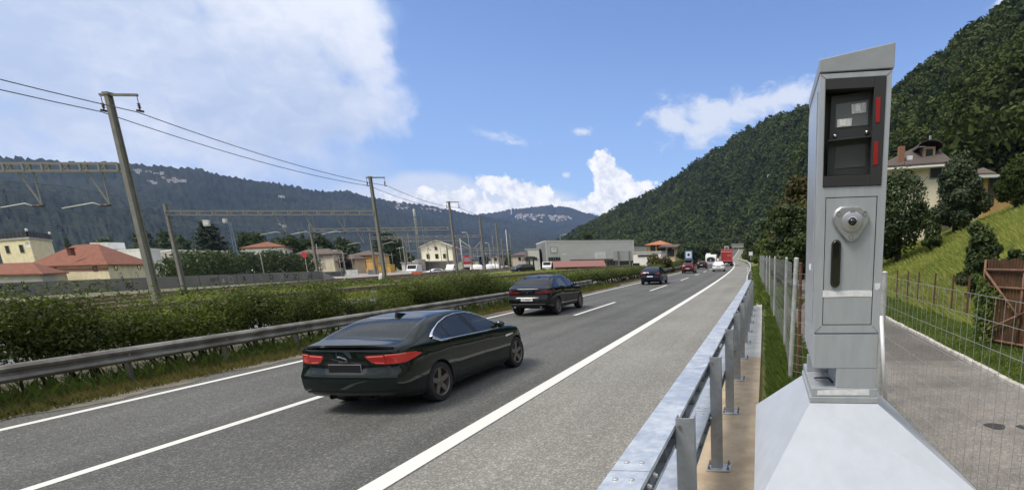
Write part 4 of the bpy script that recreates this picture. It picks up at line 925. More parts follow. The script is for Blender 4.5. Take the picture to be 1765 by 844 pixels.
# ---- the black coupe SUV ahead
def coupe_suv():
    root = thing('coupe_suv', (0, 0, 0), 'black coupe style SUV with white number plate in the left lane', 'car')
    L = 4.75; body = paint('black_paint', (.006, .0065, .008), .2)
    c = Car(L, top=[(0, 1.02), (.06, 1.10), (.18, 1.16), (.40, 1.20), (.7, 1.335), (1.1, 1.48), (1.5, 1.575), (1.95, 1.615), (2.4, 1.615), (2.75, 1.56), (3.1, 1.40), (3.45, 1.20), (3.6, 1.12), (4.0, 1.08), (4.4, .99), (4.65, .85), (4.75, .7)],
            sh=[(0, .99), (.15, 1.07), (.5, 1.13), (1.2, 1.13), (2.2, 1.08), (3.2, 1.04), (3.7, 1.02), (4.2, .95), (4.6, .8), (4.75, .65)],
            wid=[(0, .82), (.15, .885), (.45, .935), (.8, .96), (1.3, .96), (1.8, .945), (2.6, .945), (3.4, .955), (3.85, .96), (4.2, .93), (4.5, .84), (4.75, .7)],
            bot=[(0, .44), (.12, .36), (.5, .29), (1.2, .255), (3.6, .255), (4.3, .28), (4.75, .36)], roofw=.60,
            rear=[(.3, .14), (.42, .05), (.52, 0), (.70, 0), (.78, .05), (.9, .085), (1.05, .06), (1.15, -.02), (1.25, 0)], front=[(.3, .06), (.5, 0), (.8, .03), (1.1, .12)], zs0=1.08)
    ry, fy, wr = .98, 3.845, .365; c.mats.append(body)
    dlo = [(.98, 1.235), (1.10, 1.17), (1.35, 1.15), (3.28, 1.075), (3.10, 1.25), (2.9, 1.39), (2.65, 1.485), (2.3, 1.525), (1.9, 1.515), (1.5, 1.45), (1.15, 1.335), (1.0, 1.265)]
    cab = lambda cc, n: abs(n.x) > .4 and cc.z > 1.0
    c.carve([(dlo, 'yz')], cab, M_pillar); ins = inset(dlo, .018)
    c.carve([(clip_poly(ins, (1, 0), 1.62), 'yz')], cab, M_dglass); c.carve([(clip_poly(clip_poly(ins, (-1, 0), -1.67), (1, .2), 2.62), 'yz')], cab, M_dglass); c.carve([(clip_poly(ins, (-1, -.2), -2.72), 'yz')], cab, M_dglass)
    rw = [(-.70, 1.235), (.70, 1.235), (.66, 1.36), (.575, 1.50), (.53, 1.525), (-.53, 1.525), (-.575, 1.50), (-.66, 1.36)]
    c.carve([(rw, 'xz')], lambda cc, n: cc.y < 1.6 and n.z > .3 and abs(n.x) < .6 and cc.z > 1.2, M_dglass)
    c.carve([([(-.7, 1.14), (.7, 1.14), (.58, 1.53), (-.58, 1.53)], 'xz')], lambda cc, n: 2.5 < cc.y < 3.7 and n.z > .3 and abs(n.x) < .55, M_dglass)
    rearf = lambda cc, n: cc.y < .72 and (n.y < -.2 or abs(n.x) > .4)
    for sg in (1, -1):
        tl = [(sg*.33, .955), (sg*.36, .925), (sg*.60, .925), (sg*1.0, .955), (sg*1.0, 1.05), (sg*.72, 1.05), (sg*.62, 1.005), (sg*.36, .995)]
        tl = [(sg*.33, .985), (sg*.35, .93), (sg*.60, .925), (sg*1.0, .95), (sg*1.0, 1.06), (sg*.72, 1.045)]
        sd = [(-.2, .9), (.2, .93), (.56, 1.03), (.46, 1.07), (-.2, 1.07)]
        c.carve([(tl, 'xz'), (sd, 'yz')], lambda cc, n, sg=sg: rearf(cc, n) and cc.x*sg > .2, M_tail2)
        c.carve([([(sg*.56, .565), (sg*.86, .60), (sg*.86, .655), (sg*.56, .64)], 'xz')], lambda cc, n: cc.y < .6 and n.y < -.1, M_gloss)
    rf = lambda cc, n: cc.y < .45 and n.y < -.15
    c.carve([([(-.46, .60), (.46, .60), (.50, .78), (-.50, .78)], 'xz')], rf, M_gloss)
    c.carve([([(-.62, .36), (.62, .36), (.66, .50), (-.66, .50)], 'xz')], rf, M_blkp)
    c.carve([([(-.74, .505), (.74, .505), (.74, .525), (-.74, .525)], 'xz')], rf, M_riml)
    c.line((-.66, .80), (.66, .80), .014, 'xz', rf)
    sf = side()
    for a, b_ in (((1.40, 1.14), (1.36, .85)), ((1.36, .85), (1.52, .42)), ((2.68, 1.09), (2.64, .36)), ((3.42, 1.05), (3.44, .62)), ((3.44, .62), (3.38, .36)), ((1.52, .37), (3.38, .36))): c.line(a, b_, .010, 'yz', sf)
    c.carve([([(1.42, .255), (3.42, .255), (3.40, .33), (1.46, .33)], 'yz')], sf, M_blkp)
    for y0 in (1.55, 2.75): c.line((y0, 1.0), (y0+.22, .992), .024, 'yz', sf)
    c.arches((ry, fy), wr, .415)
    c.finish(root, body, {M_dglass: ('window', False), M_tail2: ('tail_lamp', True)})
    for y in (ry, fy):
        for sg in (1, -1): wheel(root, sg*.825, y-L/2, wr, .25, M_rimd, 10, .262, .40)
    mirrors(c, root, 3.15, 1.12, M_gloss)
    plate(root, -L/2-.004, .69, .50, .11, 'TI 340671', size=.085)
    b = MB(); b.lathe([(0, -.012), (.043, -.010), (.045, .01)], (0, -L/2+.078, .965), 'Y', 20); b.build('badge', M_chrome, root, smooth=True, local=True)
    text('X4', .05, Matrix.Translation((-.56, -L/2+.135, .885)) @ Matrix.Rotation(R(90), 4, 'X') @ Matrix.Rotation(R(12), 4, 'Y'), M_chrome, 'badge_lettering', root)
    text('xDrive', .05, Matrix.Translation((.56, -L/2+.135, .885)) @ Matrix.Rotation(R(90), 4, 'X') @ Matrix.Rotation(R(-12), 4, 'Y'), M_chrome, 'badge_lettering', root)
    for sg in (1, -1):
        b = MB(); b.lathe([(.036, 0), (.045, -.01), (.046, .08), (.034, .08)], (sg*.55, -L/2+.08, .405), 'Y', 16); b.build('exhaust_pipe', M_chrome, root, smooth=True, local=True)
        b = MB(); b.tube([(sg*(c.surf(y, 1.5)*.0+.56), y-L/2, float(c.top(y))+.015) for y in np.linspace(1.15, 2.75, 9)], .014, 6); b.build('roof_rail', M_gloss, root, smooth='all', local=True)
    b = MB(); b.prism([(-.02, 1.28-L/2, 1.53), (-.02, 1.5-L/2, 1.575), (-.006, 1.30-L/2, 1.60)], (.04, 0, 0)); b.build('roof_antenna', M_gloss, root, local=True)
    b = MB(); b.box((0, -1.1, 1.36+.12), (1.1, .20, .018), M=Matrix.Rotation(R(14), 3, 'X')); b.build('roof_spoiler', M_gloss, root, local=True, bevel=.006)
    return root
suv = coupe_suv(); place_car(suv, -9.62, 22.1-.98+4.75/2)

# ---- hatchbacks farther on, built smaller
def hatch(label, col, L=4.32, H=1.46, W=.9, tail=M_tail2, lit=False, plate_txt=None, wr=.32, glass=M_dglass, deck=None, name='hatchback', rails=False, cladding=False):
    root = thing(name, (0, 0, 0), label, 'car'); body = paint('paint_%d' % len(MAT), col, .25); k = H/1.46
    top = [(0, .95*k), (.06, 1.04*k), (.3, 1.2*k), (.6, 1.36*k), (.95, 1.43*k), (1.5, H), (2.1, H), (2.5, 1.38*k), (3.0, 1.15*k), (3.2, 1.02*k), (3.7, .95*k), (4.1, .84*k), (L, .6)] if not deck else \
          [(0, .92), (.06, 1.02), (.2, 1.08), (.45, 1.11), (.8, 1.22), (1.15, 1.36), (1.6, H), (2.1, H), (2.5, 1.36), (3.0, 1.12), (3.2, 1.0), (3.7, .93), (4.1, .82), (L, .6)]
    c = Car(L, top=top, sh=[(0, .88*k), (.2, .98*k), (.8, 1.0*k), (2, .96*k), (3.1, .92*k), (3.8, .84*k), (L, .55)], wid=[(0, W*.88), (.15, W*.94), (.5, W*.99), (1, W), (3.2, W), (3.7, W*.98), (4.05, W*.88), (L, W*.7)],
            bot=[(0, .36*k), (.3, .24*k), (1, .2*k), (3.5, .2*k), (L, .3*k)], roofw=.58*W/.9, rear=[(.3, .1), (.45, 0), (.65*k, 0), (.75*k, .05), (1.0*k, .04), (1.2*k, 0)], front=[(.3, 0), (.9, .1)], n=44, zs0=.96*k)
    c.mats.append(body)
    dlo = [(.78, 1.10*k), (1.0, 1.05*k), (2.95, .99*k), (2.75, 1.16*k), (2.45, 1.32*k), (2.1, 1.37*k), (1.4, 1.365*k), (.95, 1.28*k)]
    c.carve([(dlo, 'yz')], lambda cc, n: abs(n.x) > .4 and cc.z > .9*k, glass)
    z0, z1 = (1.10*k, 1.345*k) if not deck else (1.125, H-.07)
    c.carve([([(-.62*W/.9, z0), (.62*W/.9, z0), (.54*W/.9, z1), (-.54*W/.9, z1)], 'xz')], lambda cc, n: cc.y < 1.4 and (n.z > .2) and abs(n.x) < .6, glass)
    c.carve([([(-.62, 1.03*k), (.62, 1.03*k), (.54, 1.38*k), (-.54, 1.38*k)], 'xz')], lambda cc, n: 2.2 < cc.y < 3.3 and n.z > .3 and abs(n.x) < .5, glass)
    for sg in (1, -1):
        tl = [(sg*.42*W/.9, .97*k), (sg*.46*W/.9, .84*k), (sg, .85*k), (sg, 1.0*k), (sg*.7, 1.0*k)]
        c.carve([(tl, 'xz'), ([(-.2, .7*k), (.38, .88*k), (.38, .98*k), (-.2, 1.1*k)], 'yz')], lambda cc, n, sg=sg: cc.y < .6 and cc.x*sg > .25, tail)
    c.carve([([(-.66, .26*k), (.66, .26*k), (.70, .42*k), (-.70, .42*k)], 'xz')], lambda cc, n: cc.y < .5 and n.y < -.1, M_blkp)
    if cladding: c.carve([([(-.95, .30*k), (.95, .30*k), (.95, .56*k), (-.95, .56*k)], 'xz')], lambda cc, n: cc.y < .5 and n.y < -.1, mat('grey_cladding', (.14, .14, .145), .5))
    c.arches((.86, .86+2.62*L/4.32), wr, wr+.045)
    c.finish(root, body, {glass: ('window', False), tail: ('tail_lamp', True)})
    for y in (.86, .86+2.62*L/4.32):
        for sg in (1, -1): wheel(root, sg*(W-.12), y-L/2, wr, .21, M_riml, 5)
    plate(root, -L/2-.002 if not cladding else -L/2-.012, .70*k if not cladding else .64*k, .5, .11, plate_txt); mirrors(c, root, 2.85, 1.0*k, body)
    if lit:
        for sg in (1, -1):
            b = MB(); b.lathe([(0, -.012), (.07, -.01), (.075, .02)], (sg*.66*W/.9, -L/2+.07, .93*k), 'Y', 14); b.build('brake_lamp', M_lit, root, smooth=True, local=True)
    if rails:
        b = MB(); b.box((0, -.2, H+.16), (.95, 1.9, .32)); b.build('roof_box', M_gloss, root, local=True, bevel=.1)
    return root
place_car(hatch('dark blue hatchback with red tail lamps in the left lane behind the SUV', (.008, .011, .030), tail=M_tail2, H=1.45), -9.35, 47.3)
place_car(hatch('dark brown red hatchback with black roof box and lit brake lamps', (.075, .022, .026), L=4.3, H=1.50, lit=True, rails=True, cladding=True, tail=M_tail2), -9.65, 76.5)
place_car(hatch('dark maroon car right behind the white caravan', (.030, .012, .014), L=4.4, H=1.48, tail=M_tail2), -9.75, 101)
place_car(hatch('white car in the right lane behind the red lorry', (.78, .78, .79), L=4.5, H=1.45, tail=mat('grey_tail_lamp', (.22, .13, .13), .2), deck=True, name='saloon_car'), -5.75, 82)
place_car(hatch('small white car partly hidden behind the red lorry, left lane', (.75, .75, .75), L=4.2, H=1.55, name='hatchback'), -9.1, 152)
place_car(hatch('dark car on the far crest of the road', (.02, .02, .022), L=4.3, H=1.5), -5.9, 255)

def caravan():
    root = thing('caravan', (0, 0, 0), 'white towed caravan with large dark oval rear window in the left lane', 'caravan')
    Wc = mat('caravan_white', (.80, .80, .78), .35); b = MB()
    prof = [(-2.6, .55), (-2.72, 1.2), (-2.6, 2.1), (-2.35, 2.52), (2.2, 2.55), (2.6, 2.2), (2.75, 1.3), (2.6, .55)]
    b.prism([(-1.12, y, z) for y, z in prof], (2.24, 0, 0)); b.build('body', Wc, root, local=True, bevel=.09, smooth=True)
    b = MB(); N = 28; el_ = [(.88*math.copysign(abs(math.cos(a))**.75, math.cos(a)), -2.74+.0*math.sin(a), 1.42+.60*math.copysign(abs(math.sin(a))**.85, math.sin(a))*(1 if math.sin(a) > 0 else .55)) for a in np.linspace(0, 6.283, N+1)[:-1]]
    b.prism([(x, -2.70-(.02 if z < 1.2 else 0)+(.10*(z-1.2)/.9 if z > 1.2 else .16*(1.2-z)), z) for x, y, z in el_], (0, -.03, 0)); b.build('rear_window', M_dglass, root, local=True)
    b = MB(); b.box((-.05, -2.77, 1.38), (.26, .03, .36)); b.build('sticker', mat('sticker_grey', (.42, .42, .42), .6), root, local=True, bevel=.01)
    for sg in (1, -1):
        b = MB(); b.lathe([(.17, -.09), (.29, -.09), (.31, -.05), (.31, .05), (.29, .09), (.17, .09)], (sg*1.0, 0, .31), 'X', 20); b.build('wheel', M_tyre, root, smooth=True, local=True)
        b = MB(); b.box((sg*.9, -2.66, .78), (.3, .05, .16)); b.build('tail_lamp', M_tail, root, local=True, bevel=.01)
    b = MB(); b.box((0, -2.5, .62), (2.1, .2, .16)); b.box((0, 0, .5), (1.9, 4.6, .1)); b.build('bumper', M_riml, root, local=True)
    b = MB(); b.box((-.6, -.6, 2.68), (.9, .9, .26)); b.build('roof_hatch', Wc, root, local=True, bevel=.05)
    return root
place_car(caravan(), -8.9, 117)
def lorry():
    root = thing('lorry', (0, 0, 0), 'red box lorry with pale rear frame in the right lane', 'lorry')
    red = mat('lorry_red', (.42, .03, .030), .55, vary=.18, scale=1.2, stretch=(1, 1, .3)); fr = mat('lorry_frame', (.55, .28, .26), .5)
    b = MB(); b.box((0, 1.2, 2.38), (2.5, 8.6, 2.66)); b.build('cargo_box', red, root, local=True, bevel=.03)
    b = MB(); y = -3.13
    for z in (1.10, 3.36): b.box((0, y, z), (2.52, .06, .12))
    for x in (-1.22, 1.22): b.box((x, y, 2.2), (.09, .06, 2.4))
    b.build('rear_frame', fr, root, local=True)
    b = MB(); b.box((0, y-.01, 3.05), (2.3, .03, .16)); b.box((.55, y-.01, 2.25), (.9, .03, .12)); b.build('lettering_band', mat('lorry_band', (.62, .36, .34), .6), root, local=True)
    b = MB(); b.box((0, y+.03, 2.3), (.03, .04, 2.2)); b.build('door_gap', M_seam, root, local=True)
    b = MB(); b.box((0, 6.6, 1.9), (2.45, 1.9, 2.7)); b.build('cab', mat('cab_white', (.7, .7, .7), .4), root, local=True, bevel=.12)
    b = MB(); b.box((0, 1.5, .85), (1.0, 9, .3)); b.box((0, -3.0, .62), (2.4, .12, .3)); b.build('chassis', M_blkp, root, local=True)
    b = MB(); b.box((0, -3.08, .60), (.5, .02, .12)); b.build('number_plate', M_white_plate, root, local=True)
    for y_ in (-1.3, 4.9):
        for sg in (1, -1):
            b = MB(); b.lathe([(.25, -.26), (.48, -.26), (.5, -.2), (.5, .2), (.48, .26), (.25, .26)], (sg*.98, y_, .5), 'X', 20); b.build('wheel', M_tyre, root, smooth=True, local=True)
    for sg in (1, -1):
        b = MB(); b.box((sg*1.02, -3.09, .66), (.36, .04, .14)); b.build('tail_lamp', M_tail, root, local=True)
    return root
place_car(lorry(), -5.75, 124)
def van_box(label, col, w, l, h, glass_front=True):
    root = thing('delivery_van', (0, 0, 0), label, 'van'); m = mat('van_%d' % len(MAT), col, .4)
    b = MB(); b.prism([(-w/2, y, z) for y, z in ((-l/2, .4), (-l/2, h*.9), (-l/2+.15, h), (l*.22, h), (l*.36, h*.62), (l/2, h*.5), (l/2, .4))], (w, 0, 0)); b.build('body', m, root, local=True, bevel=.07, smooth=True)
    b = MB(); b.prism([(-w*.42, y, z) for y, z in ((l*.228, h*.96), (l*.352, h*.65), (l*.362, h*.655), (l*.238, h*.965))], (w*.84, 0, 0)); b.build('windscreen', M_dglass, root, local=True)
    for sg in (1, -1):
        b = MB(); b.prism([(sg*(w/2-.006), y, z) for y, z in ((l*.05, h*.62), (l*.33, h*.62), (l*.21, h*.9), (l*.05, h*.9))], (sg*.02, 0, 0)); b.build('window', M_dglass, root, local=True)
        b = MB(); b.box((sg*w*.36, l/2, h*.36), (.3, .06, .16)); b.build('headlight', M_tailw, root, local=True)
        for y in (-l*.32, l*.32):
            b = MB(); b.lathe([(.15, -.1), (.31, -.1), (.33, 0), (.31, .1), (.15, .1)], (sg*(w/2-.1), y, .33), 'X', 18); b.build('wheel', M_tyre, root, smooth=True, local=True)
    return root
v_ = van_box('white van beyond the red lorry on the crest of the road', (.78, .77, .75), 2.0, 5.4, 2.5); place_car(v_, -5.4, 178)
# ------------------------------------------------------------------ the grey speed camera
M_grey = mat('grey_paint', (.40, .425, .455), .36, .2, vary=.07, scale=9, stretch=(2, 2, .35), bump=.04, bscale=300)
M_skirt = mat('pale_blue_grey_paint', (.49, .525, .585), .42, .12, vary=.04, scale=9, bump=.05, bscale=240)
M_blk = mat('black_coated_frame', (.022, .022, .024), .55, bump=.08, bscale=500); M_dk = mat('dark_inner_frame', (.032, .033, .036), .5); M_void = mat('dark_recess', (.006, .006, .006), .9)
M_pane = mat('grey_pane', (.165, .172, .185), .08, coat=1.0); M_pane2 = mat('dark_pane', (.085, .088, .090), .06, coat=1.0); M_lampw = mat('flash_lamp', (.66, .67, .66), .18, coat=1.0, vary=.3, scale=40, stretch=(2, 1, .3))
M_red = mat('red_reflector', (.30, .012, .010), .25, coat=.8); M_alu = mat('cast_aluminium', (.42, .43, .44), .38, .75); M_steel = mat('bright_steel', (.7, .7, .7), .22, 1.0)
M_resid = mat('white_tape_residue', (.72, .73, .74), .7, vary=.12, scale=30)
YF = 3.0
sc = thing('speed_camera', (.42, 3.35, -.03), 'tall grey roadside speed camera cabinet on a pale sloping steel base', 'speed camera')
def fp(px, py, dy=0.0): q = P(px, py, YF); return (q[0], YF+dy, q[2])      # a spot of the cabinet front
x0, x1 = .252, .600; YB = 3.70
zA = 1.555; zB = fp(1410, 574)[2]; zC = fp(1450, 329)[2]; zT = fp(1414, 117)[2]
def z_(px, py): return fp(px, py)[2]
# skirt: a blunt pyramid down to its rim, then a box to the ground
def ray(px, py, z): d = px_dir(px, py); k = (z-CH)/d[2]; q = np.array([0, 0, CH])+d*k; return tuple(q)
ZR = 1.0; FL, BL, FR, BR = ray(1299, 880, ZR), ray(1303, 697, ZR), ray(1721, 880, ZR), ray(1531, 693, ZR)
t0 = [(x0-.012, YF-.012, 1.47), (x1+.010, YF-.012, 1.47), (x1+.010, YB+.012, 1.47), (x0-.012, YB+.012, 1.47)]; r0 = [FL, FR, BR, BL]; g0 = [(q[0], q[1], -.04) for q in r0]
b = MB()
for i in range(4):
    j = (i+1) % 4; b.quad(t0[i], t0[j], r0[j], r0[i]); b.quad(r0[i], r0[j], g0[j], g0[i])
b.quad(*t0); b.build('base_skirt', M_skirt, sc, bevel=.004)
b = MB(); b.box(((x0+x1)/2, (YF+YB)/2, 1.489), (x1-x0+.026, YB-YF+.026, .034)); b.box(((x0+x1)/2, (YF+YB)/2, 1.531), (x1-x0+.010, YB-YF+.010, .048)); b.build('base_plate', M_grey, sc, bevel=.003)
xn = fp(1441, 650)[0]; zn0 = z_(1441, 664); zn1 = z_(1441, 635)
b = MB(); b.prism([(x0, YF, zn1), (x0, YB, zn1+.06), (x0, YB, zB-.003), (x0, YF, zB-.003)], (x1-x0, 0, 0)); b.build('lower_box', M_grey, sc, bevel=.006)
b = MB(); b.box(((xn+x1)/2, (YF+YB)/2+.001, (zA+zn1)/2+.002), (x1-xn-.002, YB-YF-.002, zn1-zA+.002)); b.box(((x0+xn)/2, YF+.45, (zA+zn1)/2), (xn-x0, .02, zn1-zA)); b.build('plinth', M_grey, sc, bevel=.003)
b = MB(); b.tube([(x0+.03, YF+.20, zA+.012), (x0+.06, YF+.13, zA+.03), (xn-.03, YF+.10, zA+.035), (xn-.006, YF+.09, zA+.01)], .006, 6); b.build('cable', M_blkp, sc, smooth='all')
# cabinet shell: front is a frame round two openings
def panel(pts, y0, y1): return [(p[0], y0, p[2]) for p in pts]
b = MB(); yb = YB
dTL, dTR, dBR, dBL = fp(1422.5, 340), fp(1512.5, 338), fp(1502.5, 560), fp(1417.5, 560)
wTL, wTR, wBR, wBL = fp(1423, 135), fp(1528, 131), fp(1519.5, 320), fp(1418.5, 323)
dx0, dx1, dz0, dz1 = (dTL[0]+dBL[0])/2, (dTR[0]+dBR[0])/2, (dBL[2]+dBR[2])/2, (dTL[2]+dTR[2])/2
wx0, wx1, wz0, wz1 = (wTL[0]+wBL[0])/2, (wTR[0]+wBR[0])/2, (wBL[2]+wBR[2])/2, (wTL[2]+wTR[2])/2
zT = wz1+.022
cells_x = [x0, wx0, wx1, x1]
def slab(xa, xb, za, zb, y0=YF, y1=YF+.02): b.box(((xa+xb)/2, (y0+y1)/2, (za+zb)/2), (xb-xa, y1-y0, zb-za))
slab(x0, wx0, zB, zT); slab(wx1, x1, zB, zT); slab(wx0, wx1, wz1, zT); slab(wx0, wx1, dz1, wz0); slab(wx0, wx1, zB, dz0)
if dx0 > wx0: slab(wx0, dx0, dz0, dz1)
slab(dx1, wx1, dz0, dz1)
slab(x0, x0+.02, zB, zT, YF+.02, yb); slab(x1-.02, x1, zB, zT, YF+.02, yb); slab(x0+.02, x1-.02, zB, zT, yb-.02, yb); slab(x0+.02, x1-.02, zT-.02, zT, YF+.02, yb-.02)
b.build('cabinet', M_grey, sc)
b = MB(); b.box((x0-.003, (YF+YB)/2+.02, (zB+zT)/2), (.007, .56, zT-zB-.10)); b.build('side_panel', mat('side_panel_paint', (.42, .45, .485), .30, .3, vary=.05, scale=14), sc, bevel=.003)
# sloping cap
b = MB(); e = .004; zc0 = zT+.006; zl = z_(1414, 103); zr = z_(1541, 73); o = .008
b.add([(x0-e, YF-e, zc0), (x1+o, YF-e, zc0+.002), (x1+o, YB+e, zc0+.002), (x0-e, YB+e, zc0), (x0-e, YF-e, zl), (x1+o, YF-e, zr), (x1+o, YB+e, zr), (x0-e, YB+e, zl)], [(0, 1, 5, 4), (1, 2, 6, 5), (2, 3, 7, 6), (3, 0, 4, 7), (4, 5, 6, 7), (3, 2, 1, 0)])
b.build('cap', mat('cap_paint', (.31, .33, .345), .42, .2, vary=.05, scale=14), sc, bevel=.004)
b = MB(); b.box(((x0+x1)/2, (YF+YB)/2, zT+.003), (x1-x0-.012, YB-YF-.012, .007)); b.build('cap_gasket', M_void, sc)
b = MB()                                              # mitre seams of the front frame
for a, c_ in (((x0+.004, zT-.004), (wx0, wz1)), ((x1-.004, zT-.004), (wx1, wz1)), ((x0+.004, zB+.002), (dx0-.004, dz0-.004)), ((x1-.004, zB+.002), (dx1+.006, dz0-.004))):
    b.bar((a[0], YF-.0005, a[1]), (c_[0], YF-.0005, c_[1]), .002, .0016, up=(0, 1, 0))
b.bar((x0+.002, YF-.001, zB+.001), (x1-.002, YF-.001, zB+.001), .0025, .003, up=(0, 1, 0)); b.build('seams', mat('seam_shadow', (.10, .108, .115), .6), sc)
# door
b = MB(); slab(dx0+.004, dx1-.004, dz0+.004, dz1-.004, YF+.0015, YF+.016); dr = b.build('door', mat('door_paint', (.385, .41, .437), .38, .2, vary=.06, scale=9, stretch=(2, 2, .35)), sc, bevel=.0015)
b = MB(); slab(dx0, dx1, dz0, dz1, YF+.0185, YF+.030); b.build('door_gap', M_void, sc)
def dpt(px, py, dy): q = fp(px, py); return (q[0], YF+dy, q[2])
tri = [(230, 90), (290, 87), (352, 88), (384, 118), (400, 150), (396, 178), (358, 240), (326, 282), (300, 291), (272, 290), (252, 278), (214, 226), (186, 182), (183, 150), (200, 112)]
cen = (290, 180)
def tp(s_, dy): return [dpt(1380+(cen[0]+(x-cen[0])*s_)/3.376, 330+(cen[1]+(y-cen[1])*s_)/3.376, dy) for x, y in tri]
A, B_, C_ = tp(1.0, .0013), tp(1.0, -.012), tp(.90, -.022); n = len(tri)
b = MB(); b.add(A+B_+C_, [(i, (i+1) % n, n+(i+1) % n, n+i) for i in range(n)]+[(n+i, n+(i+1) % n, 2*n+(i+1) % n, 2*n+i) for i in range(n)]+[tuple(range(2*n, 3*n))])
lk = b.build('camera_mount', M_alu, dr, smooth=True)
lc = dpt(1380+295/3.376, 330+177/3.376, -.022)
b = MB(); b.lathe([(0, -.010), (.046, -.010), (.052, -.007), (.053, .0)], lc, 'Y', 32); b.build('mount_disc', M_alu, dr, smooth=True)
b = MB(); b.lathe([(.024, -.011), (.024, -.018), (.021, -.019), (.020, -.012)], lc, 'Y', 28); b.build('lens_ring', M_steel, dr, smooth=True)
b = MB(); b.lathe([(0, -.030), (.008, -.028), (.015, -.022), (.0195, -.012)], lc, 'Y', 24); b.build('lens', M_gloss, dr, smooth='all')
for px, py in ((220, 132), (370, 130), (289, 265)):
    q = dpt(1380+px/3.376, 330+py/3.376, -.0215); b = MB(); b.lathe([(.013, 0), (.012, -.003), (.009, -.003), (.008, .001), (0, .001)], q, 'Y', 18); b.build('screw', M_steel, dr, smooth=True)
b = MB(); q = dpt(1380+298/3.376, 330+118/3.376, -.0325)
for k in (-1, 0, 1): b.box((q[0]+k*.0085, q[1], q[2]), (.005, .001, .010)); b.box((q[0]+k*.0085, q[1], q[2]), (.009, .0008, .003))
b.build('embossed_mark', mat('emboss', (.25, .255, .26), .5, .5), dr)
hx0, hx1 = dpt(1432, 450, 0)[0], dpt(1448.5, 450, 0)[0]; hz0, hz1 = dpt(1440, 495, 0)[2], dpt(1440, 413, 0)[2]; hr = (hx1-hx0)/2; hc = (hx0+hx1)/2
def pill(r, dy0, dy1, mb):
    top = [(hc+r*math.cos(a), hz1-hr+r*math.sin(a)) for a in np.linspace(0, math.pi, 10)]; bot = [(hc+r*math.cos(a), hz0+hr+r*math.sin(a)) for a in np.linspace(math.pi, 2*math.pi, 10)]
    mb.prism([(x, YF+dy0, z) for x, z in top+bot], (0, dy1-dy0, 0))
b = MB(); pill(hr, .0012, -.012, b); hd = b.build('handle', M_blkp, dr, bevel=.003, smooth=True)
b = MB(); pill(hr*.72, -.0125, -.019, b); b.build('lever', M_gloss, hd, bevel=.003, smooth=True)
b = MB()
for zz__ in (hz1-.075, hz1-.15): b.box((hc, YF-.0195, zz__), (hr*1.5, .001, .002))
b.build('lever_gap', M_void, hd)
# black window frame with two recessed panes
b = MB(); rx0, rx1, rz0, rz1 = fp(1421, 156)[0], fp(1503, 230)[0], fp(1450, 303)[2], fp(1450, 154)[2]
slab(wx0+.002, rx0+.004, wz0+.002, wz1-.002, YF-.006, YF+.02); slab(rx1, wx1-.002, wz0+.002, wz1-.002, YF-.006, YF+.02); slab(rx0+.004, rx1, rz1, wz1-.002, YF-.006, YF+.02); slab(rx0+.004, rx1, wz0+.002, rz0, YF-.006, YF+.02)
slab(rx0-.002, rx0+.004, rz0, rz1, YF+.02, YF+.12); slab(rx1, rx1+.006, rz0, rz1, YF+.02, YF+.12); slab(rx0, rx1, rz1, rz1+.006, YF+.02, YF+.12); slab(rx0, rx1, rz0-.006, rz0, YF+.02, YF+.12)
wf = b.build('window_frame', M_blk, sc, bevel=.0015)
YR = YF+.055
def rpx(px, py, y): q = P(px, py, y); return (q[0], y, q[2])
b = MB(); a = [rpx(1433, 166, YR), rpx(1503, 156, YR), rpx(1499, 301, YR), rpx(1425, 303, YR)]
b.prism(a, (0, .03, 0)); b.box(((rx0+rx1)/2, YR+.05, (rz0+rz1)/2), (rx1-rx0, .01, rz1-rz0)); b.build('inner_plate', M_dk, wf, bevel=.002)
b = MB(); b.prism([rpx(1441, 180, YR-.003), rpx(1497.5, 171.5, YR-.003), rpx(1496, 215.5, YR-.003), rpx(1440, 221, YR-.003)], (0, .006, 0)); b.build('upper_pane', M_pane, wf, bevel=.001)
b = MB(); b.prism([rpx(1441, 253, YR-.003), rpx(1493, 247, YR-.003), rpx(1492, 287, YR-.003), rpx(1437, 291, YR-.003)], (0, .006, 0)); b.build('lower_pane', M_pane2, wf, bevel=.001)
for q4 in ([(1468, 180), (1494, 176), (1493, 193.5), (1468, 196.5)], [(1443.5, 206), (1469, 203.5), (1468, 217), (1443, 219.5)]):
    b = MB(); b.prism([rpx(x, y, YR-.006) for x, y in q4], (0, .008, 0)); b.build('flash_lamp', M_lampw, wf, bevel=.0015)
    b = MB(); cx_ = sum(q[0] for q in q4)/4; cy_ = sum(q[1] for q in q4)/4; b.prism([rpx(cx_+dx*4.2-2, cy_+dy*5, YR-.0075) for dx, dy in ((-1, -1), (1, -1), (1, 1), (-1, 1))], (0, .003, 0)); b.build('lamp_tube', mat('lamp_glow_white', (.85, .86, .84), .1, coat=1), wf)
for px, py in ((1439, 235), (1493.5, 228.5)):
    b = MB(); b.lathe([(0, -.016), (.005, -.0155), (.0085, -.012), (.0095, -.004), (.011, 0)], rpx(px, py, YR), 'Y', 18); b.build('knob', M_steel, wf, smooth='all')
b = MB(); h0 = [rpx(1427, 241, YR), rpx(1498, 234, YR)]; o_ = [(h0[0][0]-.006, YF+.004, h0[0][2]-.012), (h0[1][0]+.002, YF+.004, h0[1][2]-.010)]
b.add([h0[0], h0[1], o_[1], o_[0]]+[(q[0], q[1], q[2]-.005) for q in (h0[0], h0[1], o_[1], o_[0])], [(0, 1, 2, 3), (7, 6, 5, 4), (3, 2, 6, 7), (0, 4, 5, 1), (0, 3, 7, 4), (1, 5, 6, 2)])
